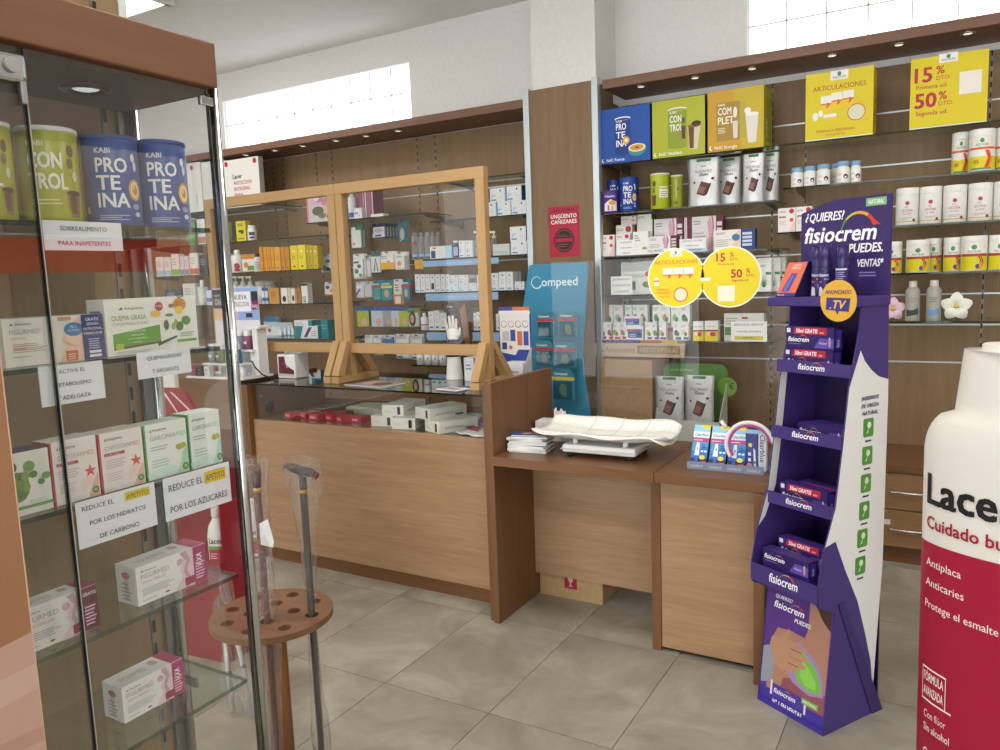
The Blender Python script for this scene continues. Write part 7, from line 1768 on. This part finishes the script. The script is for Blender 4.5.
i3 = inbox('long cream carton at the bottom of the pile by the sealed bag', -2.13, 2.96, DKZ, -.42, .13)
inbox('long cream carton on top of the pile by the red candy boxes', -2.40, 3.01, TOP[i1.name], .1)
inbox('long cream carton on top of the pile by the sealed bag', -2.20, 2.985, TOP[i2.name], -.35)
R6 = random.Random(4)
for i in range(9):
    x = -3.13 + .092 * (i % 6) + (.1 if i >= 6 else 0); y = 3.02 + .10 * (i // 6) + .02 * (i % 2)
    z = DKZ
    o = obj('candy_carton', MB().box(-.04, .04, 0, .07, 0, .032, col('b01f34', .4), {'U': col('5f7a3c', .4)}), None, (x, y, z), R6.uniform(-.5, .3), .001); tag(o, 'small red and green carton scattered on the counter deck', 'carton', 'red and green cartons in the glass counter')
    P = front(.08, .032); P.t('Juanola', .15, .3, .4, 'f0dcdc', 'l', .02, .2, .55); P.done(o)
    P = top(.08, .07, .032, -.04); P.p([(0, 0), (1, 0), (1, .45), (0, .7)], 'b01f34'); P.done(o, 'printed_top')
o = obj('paper_bag', MB().prism([(-.15, 0), (.15, 0), (.155, .03), (.05, .045), (-.145, .038)], 'y', 0, .16, col('cfc8b4', .7)), None, (-2.78, 3.24, DKZ), -.1, .008); tag(o, 'folded cream paper bag lying behind the red cartons', 'paper bag')
for i, (x, y, w_, c, lb) in enumerate(((-1.90, 3.02, .10, 'c9c6c0', 'clear sealed bag holding a dark red pouch at the counter end'), (-1.93, 3.24, .12, '3f5a94', 'blue and white flat sachet at the counter end'), (-2.22, 3.33, .12, 'd2d6d0', 'white and green crumpled sachet behind the cream cartons'))):
    o = obj('sachet', grid(lambda a, b, w_=w_: (a * w_, b * .08, .006 + .012 * (1 - a * a) * (1 - b * b) + .004 * math.sin(a * 7 + b * 5)), 10, 8, col(c, .25)), None, (x, y, DKZ), -.3 + .4 * i); tag(o, lb, 'sachet')
    sm = o.modifiers.new('thick', 'SOLIDIFY'); sm.thickness = .003; sm.offset = -1
    if i == 0: obj('dark_red_pouch', grid(lambda a, b: (a * .045 - .02, b * .025 - .01, .018 + .016 * (1 - a * a) * (1 - b * b)), 8, 6, col('8a1f34', .3)), o)
o = obj('sachet_label', MB().box(0, .001, 0, .001, 0, .001, WS), None) if False else None

# ================================================================== NEAR THE COLUMN
pp = pY(563, 232, 4.378); w_ = pY(578, 232, 4.378).x - pY(547.5, 232, 4.378).x; h_ = pY(563, 206, 4.378).z - pY(563, 257, 4.378).z
po2 = obj('small_poster', MB().box(-w_ / 2, w_ / 2, 0, .002, 0, h_, col('b01f3a', .5)), None, (pp.x, 4.3795 + .0125, pY(563, 257, 4.378).z)); tag(po2, 'small red and black ointment poster stuck on the wooden column', 'poster')
P = front(w_, h_); P.t('AQUÍ TENEMOS', .5, .90, .05, '2a1a1c', 'c', .01, 0, .7); P.t('UNGÜENTO', .5, .77, .075, 'f0e2e2', 'c', .03, 0, .84); P.t('CAÑIZARES', .5, .66, .075, 'f0e2e2', 'c', .03, 0, .84); P.e(.5, .33, .33, .24, '1e1718', 28); P.e(.5, .33, .29, .21, 'b01f3a', 28); P.e(.5, .33, .27, .195, '1e1718', 28); P.r(.22, .30, .78, .37, 'b01f3a'); P.lines(.3, .2, .7, .28, 2, '8a3a44'); P.lines(.3, .4, .7, .46, 2, '8a3a44'); P.done(po2, 'lettering')
# blue hanging display
CY_ = 4.12
cz0 = .0
cpts = [(525, 264), (588, 261), (585, 320), (582, 352), (585, 380), (590, 410)]
L0 = [pY(x, y, CY_) for x, y in ((529, 266), (526, 285), (520, 330), (516, 405))]
R0 = [pY(x, y, CY_) for x, y in cpts[1:]]
cx_ = pY(556, 300, CY_).x
cd_ = thing('blister_display', 'tall blue cardboard floor display hung with plaster packs in front of the column', 'floor display', (cx_, CY_, 0))
top_z = (L0[0].z + R0[0].z) / 2
outl = [(L0[-1].x - cx_ - .02, 0)] + [(p.x - cx_, p.z) for p in reversed(L0)] + [(L0[0].x - cx_ + .015, top_z), (R0[0].x - cx_ - .015, top_z)] + [(p.x - cx_, p.z if i else p.z - .02) for i, p in enumerate(R0)] + [(R0[-1].x - cx_ + .02, 0)]
obj('back_panel', MB().prism(outl, 'y', 0, .008, col('2f86a8', .45)), cd_)
obj('stand_strut', MB().prism([(.008, 0), (.2, 0), (.008, 1.2)], 'x', -.01, .01, col('2a7898', .5)), cd_)
P = Print(1, 1, lambda a, b, o: (a, -o, b))
q0 = pY(535, 287, CY_); q1 = pY(572, 277, CY_)
P.t('ompeed', q0.x - cx_ + .045, (q0.z + q1.z) / 2 - .022, .05, 'd9ecf2', 'l', .012, 0, q1.x - q0.x)
P.arc(q0.x - cx_ + .012, (q0.z + q1.z) / 2 + .0, .034, .008, .6, 2 * PI - .5, ['d9ecf2'], 14)
P.done(cd_, 'lettering')
def cpack(label, x0, x1, y0, y1, art, band, bandc='b8303c', deep=True, Y=None, group=None):
    Y = Y or CY_ - .06
    a = pY(x0, y1, Y); b = pY(x1, y0, Y); w, h = b.x - a.x, b.z - a.z
    o = obj('plaster_pack', MB().prism([(-w / 2, 0), (w / 2, 0), (w / 2, h * .82), (w * .32, h), (-w * .32, h), (-w / 2, h * .82)], 'y', 0, .012, col('2f7f94', .3)), None, ((a.x + b.x) / 2, Y, a.z)); tag(o, label, 'blister pack', group)
    obj('hook', MB().tube([(0, .012, h * .93), (0, CY_ - Y - .001, h * .93)], .002, STEEL, 6), o)
    obj('blister', MB().box(-w * .4, w * .4, -.010, 0, h * .06, h * .62, glass('blue_blister', (.5, .75, .8), 1.4, .05, 1.2, 0, 1, .2, '6ab0c0')), o, bevel=.004)
    P = front(w, h); P.r(.0, .64, 1, .74, bandc); P.t('Compeed', .12, .80, .08, 'e6f0f2', 'l', .02, 0, .6); P.e(.5, .34, .17, .2, art, 10); P.e(.55, .2, .12, .08, art, 8); P.done(o)
    for k in range(1, 3): dup(o, (o.location.x, Y + .016 * k, a.z)) if False else None
    return o
cpack('dark teal plaster pack at the top of the blue display by the leaflet stand', 537, 553.5, 312, 338, '2a4f58', 1)
cpack('teal plaster pack with a heel picture high on the blue display', 558.5, 577, 311, 338, 'd2a888', 1)
cpack('teal plaster pack with a toe picture low by the leaflet stand', 535, 553, 341, 366, 'c99a80', 1)
cpack('teal plaster pack with a foot picture in the middle of the blue display', 554, 576, 342, 367, 'd0a684', 1)
cpack('teal plaster pack with a yellow band at the bottom of the blue display', 552, 574, 369, 400, 'c9a07c', 1, 'd0c032')
# carton and pouch display on the drawer base behind the desk
zb = .5135
a = pY(601, 405, 4.33); b = pY(652, 405, 4.33); h = pY(626, 366, 4.33).z - zb - .04
o = obj('cardboard_box', MB().box(-(b.x - a.x) / 2, (b.x - a.x) / 2, 0, .33, 0, h - .085, CARDB), None, ((a.x + b.x) / 2 , 4.33, zb)); tag(o, 'brown cardboard box at the bottom of the stack on the drawer base', 'box'); o_h = zb + h - .0845
obj('tape', MB().box(-.03, .03, -.0008, .331, h - .1, h - .0845, col('b09a78', .3)), o)
o = obj('cardboard_box', MB().box(-(b.x - a.x) / 2, (b.x - a.x) / 2, 0, .33, 0, .16, CARDB), None, ((a.x + b.x) / 2, 4.335, o_h), .02); tag(o, 'brown cardboard box on top of the stack on the drawer base', 'box')
obj('flap_seam', MB().box(-.17, .17, .163, .167, .16, .1605, col('7a6040', .8)), o)
gx0, gx1 = pY(655, 390, 4.30).x, pY(720, 390, 4.30).x
gd = thing('pouch_display', 'green and white cardboard display box holding two silver pouches', 'display box', ((gx0 + gx1) / 2, 4.30, zb))
gw = (gx1 - gx0) / 2; gh = pY(690, 366, 4.34).z - zb
obj('back_card', MB().prism([(-gw, 0), (gw, 0), (gw, gh - .03), (gw - .03, gh), (-gw + .03, gh), (-gw, gh - .03)], 'y', .16, .165, col('55823c', .5)), gd)
obj('box_front', MB().box(-gw, gw, 0, .004, 0, .14, col('c9d0c4', .5)), gd)
obj('box_side', MB().prism([(0, 0), (.16, 0), (.16, gh - .10), (0, .16)], 'x', gw - .004, gw, col('c4c6be', .5)), gd)
obj('box_side', MB().prism([(0, 0), (.16, 0), (.16, gh - .10), (0, .16)], 'x', -gw, -gw + .004, col('c4c6be', .5)), gd)
obj('box_floor', MB().box(-gw + .004, gw - .004, .004, .16, .10, .104, col('c9d0c4', .5)), gd)
P = front(gw * 2, gh, .16); P.t('snack proteico', .12, .90, .035, 'b9cca8', 'l', 0, .1, .5); P.done(gd, 'lettering')
o = obj('price_disc', MB().prism([(gw + .0 + .055 * math.cos(2 * PI * k / 24), gh - .13 + .055 * math.sin(2 * PI * k / 24)) for k in range(24)], 'y', .153, .158, col('6f9a3c', .5)), gd)
P = Print(.11, .11, lambda a_, b_, q: (gw - .055 + a_, .153 - q, gh - .185 + b_)); P.t('€', .62, .4, .3, '2f4a24', 'l', .02); P.done(o, 'lettering')
GS['GD'] = (zb + .105, 4.30)
pouch('silver pouch with dark berries in the green display box', 653, 683, 377, 'GD', '5b3548', 0, None, 4.315)
pouch('silver pouch with a brown cake in the green display box', 683, 713, 376, 'GD', '5a2f26', 0, None, 4.315)
# cardboard box under the desk
q = pZ(600, 608, 0); q2 = pZ(538, 595, 0)
o = obj('cardboard_box', MB().box(-(q.x - q2.x) / 2, (q.x - q2.x) / 2, 0, .30, 0, .20, CARDB), None, ((q.x + q2.x) / 2 + .001, 3.145, .0005)); tag(o, 'cardboard box with red fragile marks on the floor beneath the desk', 'box')
P = front(q.x - q2.x, .20); P.r(.40, .25, .60, .58, '9a1f34'); P.p([(.455, .52), (.545, .52), (.53, .42), (.51, .40), (.51, .33), (.54, .30), (.46, .30), (.49, .33), (.49, .40), (.47, .42)], 'c9a98c'); P.r(.22, .64, .72, .76, '9a1f34'); P.t('FRAGILE', .3, .66, .07, 'c9a98c', 'l', .02, 0, .35); P.done(o, 'printed_marks')

# ================================================================== CANE STAND, CANES AND THE RED BOTTLE DISPLAY
CSX, CSY = pY(272, 612, 1.50).x, 1.50
cz = pY(272, 612, 1.50).z
cs = thing('cane_stand', 'round wooden cane stand with a perforated disc on a central post', 'cane stand', (CSX, CSY, 0))
DW = wood('stand_disc_wood', '6b4a32', '7f5a3e', 'x', .5, .8); PW = wood('stand_post_wood', '7d4f2c', '95643a', 'z', .45, 1.0)
RD_ = .172
holes = [(.125 * math.cos(2 * PI * k / 8 + .3), .125 * math.sin(2 * PI * k / 8 + .3)) for k in range(8)] + [(.062 * math.cos(2 * PI * k / 4 + .6), .062 * math.sin(2 * PI * k / 4 + .6)) for k in range(4)]
cu = bpy.data.curves.new('disc_outline', 'CURVE'); cu.dimensions = '2D'; cu.fill_mode = 'BOTH'; cu.extrude = .009
def ring(cx, cy, r, n):
    sp_ = cu.splines.new('POLY'); sp_.points.add(n - 1); sp_.use_cyclic_u = True
    for k in range(n): sp_.points[k].co = (cx + r * math.cos(2 * PI * k / n), cy + r * math.sin(2 * PI * k / n), 0, 1)
ring(0, 0, RD_, 64)
for hx_, hy_ in holes: ring(hx_, hy_, .019, 20)
tmp = bpy.data.objects.new('disc_outline', cu); me = bpy.data.meshes.new_from_object(tmp); bpy.data.objects.remove(tmp); bpy.data.curves.remove(cu)
me.materials.clear(); me.materials.append(DW)
obj('top_disc', me, cs, (0, 0, cz - .009))
obj('post', MB().lathe([(.036, .03), (.034, cz - .018)], PW, 18), cs)
obj('base_disc', MB().lathe([(.16, 0), (.165, .005), (.165, .025), (.155, .03)], DW, 40), cs)
def cane(label, hx_, hy_, ztop, handle, wood_c, rz, wrap_w, zbot=.032, flare=1.0):
    t = thing('walking_cane', label, 'cane', (CSX + hx_, CSY + hy_, zbot), rz)
    L_ = ztop - zbot
    cm = wood('cane_wood_' + wood_c, wood_c, '5a3a30' if wood_c != '2e2622' else '3f332c', 'z', .35)
    obj('shaft', MB().tube([(0, 0, 0), (0, 0, L_ - .02)], [.009, .0105], cm, 12), t)
    obj('collar', MB().tube([(0, 0, L_ - .075), (0, 0, L_ - .062)], .0118, col('b8964a', .3, .8), 14), t)
    if handle == 'derby':
        obj('handle', MB().tube([(-.055, 0, L_ + .006), (-.03, 0, L_ - .002), (0, 0, L_ - .01), (.03, 0, L_ - .012), (.045, 0, L_ - .02)], [.009, .013, .015, .013, .010], cm, 12), t)
        obj('handle_tip', MB().tube([(.045, 0, L_ - .02), (.049, 0, L_ - .0215)], .0105, col('8a3a24', .4), 12), t)
    else:
        obj('handle', MB().tube([(0, 0, L_ - .06), (0, 0, L_ - .02), (.004, 0, L_)], [.0115, .015, .010], cm, 12), t)
    # plastic sleeve, pinched and crumpled
    seg, nz = 18, 46
    R2 = random.Random(int(ztop * 1000))
    ph = [R2.uniform(0, 6) for _ in range(4)]
    vs = []
    for j in range(nz + 1):
        f = j / nz; z = -.005 + (L_ + .03) * f
        base = (.017 + .006 * math.sin(f * 7 + ph[0]) + (wrap_w * max(0, (f - .62) / .38) if handle == 'derby' else wrap_w * .35 * math.exp(-((f - .45) / .18) ** 2) + wrap_w * .35 * f)) * flare
        for k in range(seg):
            a_ = 2 * PI * k / seg
            r = base * (1 + .22 * math.sin(3 * a_ + 9 * f + ph[1]) + .12 * math.sin(5 * a_ - 17 * f + ph[2]) + .06 * math.sin(31 * f + 2 * a_))
            vs.append((r * 1.15 * math.cos(a_) * (1 + (.35 if handle == 'derby' and f > .9 else 0)), r * .8 * math.sin(a_), z))
    obj('plastic_sleeve', MB().add(vs, [(j * seg + k, j * seg + (k + 1) % seg, (j + 1) * seg + (k + 1) % seg, (j + 1) * seg + k) for j in range(nz) for k in range(seg)], WRAP, True), t)
    return t
hr = pY(320, 600, 1.52)
def nearest(x, y): return min(holes, key=lambda q: (q[0] - x) ** 2 + (q[1] - y) ** 2)
h1 = nearest(hr.x - CSX, .02)
zt1 = pY(320, 470, CSY + h1[1]).z
cane('dark walking cane with a derby handle in a clear sleeve, standing free of the cabinet', h1[0], h1[1], zt1, 'derby', '2e2622', .15, .014)
h2 = nearest(pY(258, 600, 1.45).x - CSX, -.08)
zt2 = pY(258, 466, CSY + h2[1]).z
cc = cane('reddish brown walking cane in a clear plastic sleeve seen across the cabinet corner', h2[0], h2[1], zt2, 'knob', '5c2a28', 0, .03)
obj('white_tag', MB().add([(.012, -.012, zt2 - .19), (.055, -.02, zt2 - .17), (.062, -.01, zt2 - .235), (.05, -.005, zt2 - .255), (.012, -.012, zt2 - .25)], [(0, 1, 2, 3, 4)], col('e6e4e4', .7)), cc)
# metal folding canes in sleeves leaning in front of the red display
def lean_cane(label, p0, p1):
    a, b = Vector(p0), Vector(p1)
    t = thing('folding_cane', label, 'cane', a); d = b - a
    pts = [d * (k / 10) for k in range(11)]
    obj('shaft', MB().tube([pts[0], pts[10]], .0095, col('a9a9a4', .3, .8), 12), t)
    for k in (3, 6): obj('joint', MB().tube([d * (k / 10), d * (k / 10 + .025)], .0115, col('6a6a68', .3, .7), 12), t)
    obj('label_tag', MB().box(-.02, .02, -.016, -.015, 0, .09, col('d9d9d6', .6)), t, tuple(d * .62))
    n_ = 26; seg = 14; vs = []
    for j in range(n_ + 1):
        f = j / n_; c = d * f; base = .022 + .008 * math.sin(f * 9) + .012 * (1 - f) ** 2
        for k in range(seg):
            a_ = 2 * PI * k / seg; r = base * (1 + .25 * math.sin(3 * a_ + 11 * f) + .1 * math.sin(5 * a_ - 19 * f))
            vs.append(c + Vector((r * math.cos(a_), r * .7 * math.sin(a_), .004 * math.sin(40 * f))))
    obj('plastic_sleeve', MB().add(vs, [(j * seg + k, j * seg + (k + 1) % seg, (j + 1) * seg + (k + 1) % seg, (j + 1) * seg + k) for j in range(n_) for k in range(seg)], WRAP, True), t)
# red bottle-shaped display standing behind
RY = 1.98
rx0, rx1 = pY(140, 480, RY).x, pY(212, 480, RY).x
rc = (rx0 + rx1) / 2
rdm = col('8c1a28', .35)
rt = thing('red_display', 'red bottle shaped cardboard display with a shelf of mouthwash behind the cabinet', 'floor display', (rc, RY, 0), .1)
rw = (rx1 - rx0) / 2
zsh = pY(225, 415, RY).z; zn = pY(190, 388, RY).z; zst = pY(235, 440, RY).z
zcut1 = pY(225, 508, RY).z; zshelf = pY(232, 574, RY).z
prf = [(-rw, zcut1), (rw, zcut1), (rw, zst - .03)]
for k in range(7):
    f = k / 6
    prf.append((rw - (rw - .075) * f, zst - .03 + (zn - zst + .03) * math.sin(f * PI / 2)))
left_ = [(-x, z) for x, z in reversed(prf[2:])]
obj('upper_panel', MB().prism(prf + left_, 'y', -.02, .0, rdm), rt)
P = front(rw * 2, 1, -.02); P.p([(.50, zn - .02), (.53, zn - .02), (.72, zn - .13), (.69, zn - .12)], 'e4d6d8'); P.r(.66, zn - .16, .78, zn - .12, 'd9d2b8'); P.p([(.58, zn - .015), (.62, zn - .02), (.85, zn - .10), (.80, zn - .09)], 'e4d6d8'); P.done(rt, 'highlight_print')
obj('neck', MB().box(-.07, .07, -.02, 0, zn, zn + .10, col('d6d2ca', .4)), rt)
obj('back_panel', MB().box(-rw, rw, .12, .124, 0, zst, rdm), rt)
for s_ in (-1, 1): obj('side_panel', MB().box(s_ * rw - .003, s_ * rw + .003, 0, .12, 0, zcut1 if s_ > 0 else zst - .05, rdm), rt)
obj('shelf', MB().box(-rw + .003, rw - .003, 0, .12, zshelf - .006, zshelf, rdm), rt)
obj('lower_front', MB().box(-rw, rw, -.02, 0, 0, zshelf + .03, rdm), rt)
P = front(rw * 2, zshelf + .03, -.02); P.t('Lacer', .55, .90, .055, 'f0dede', 'l', .02, .1, .36); P.r(.40, .93, .52, .935, 'f0dede'); P.done(rt, 'lettering')
def mouthwash(label, dx_, dy2):
    c, s_ = math.cos(.1), math.sin(.1)
    o = obj('mouthwash_bottle', MB().lathe([(.036, 0), (.04, .006), (.041, .12), (.034, .16), (.017, .19), (.016, .20)], col('dcdad6', .35), 22, 0, 0, 1, .7), None, (rc + dx_ * c - dy2 * s_, RY + dx_ * s_ + dy2 * c, zshelf + .0005), .5); tag(o, label, 'bottle')
    obj('cap', MB().lathe([(.018, .20), (.019, .202), (.018, .235), (.016, .238)], col('e6e4e0', .35), 18), o)
    P = Print(.075, .11, lambda a_, b_, q: ((.0415 + q) * math.sin((a_ - .0375) / .041), -(.0415 * .7 + q) * math.cos((a_ - .0375) / .041), .015 + b_), True)
    P.r(.05, 0, .95, .62, 'a81f38'); P.p([(.05, .62), (.95, .80), (.95, .95), (.05, .98)], 'dcdad6'); P.t('Lacer', .10, .72, .2, '1c1c1e', 'l', .03, .1, .8); P.r(.05, .50, .95, .62, '5aa03c'); P.lines(.15, .15, .6, .4, 3, 'e0b0b8'); P.done(o, 'printed_label')
mouthwash('white mouthwash bottle at the front of the red display shelf', rw - .06, .04)
mouthwash('white mouthwash bottle farther back on the red display shelf', rw - .0, .17)
q1 = pY(192, 618, 1.80); q2 = pY(232, 745, 1.72)
lean_cane('silver folding cane in a clear sleeve, the lower of the leaning pair', (q2.x + .02, q2.y, .02), (q1.x, 1.93, q1.z + .03))
q1 = pY(206, 600, 1.85); q2 = pY(250, 745, 1.75)
lean_cane('silver folding cane in a clear sleeve, the taller of the leaning pair', (q2.x + .03, q2.y, .02), (q1.x, 1.94, q1.z + .06))
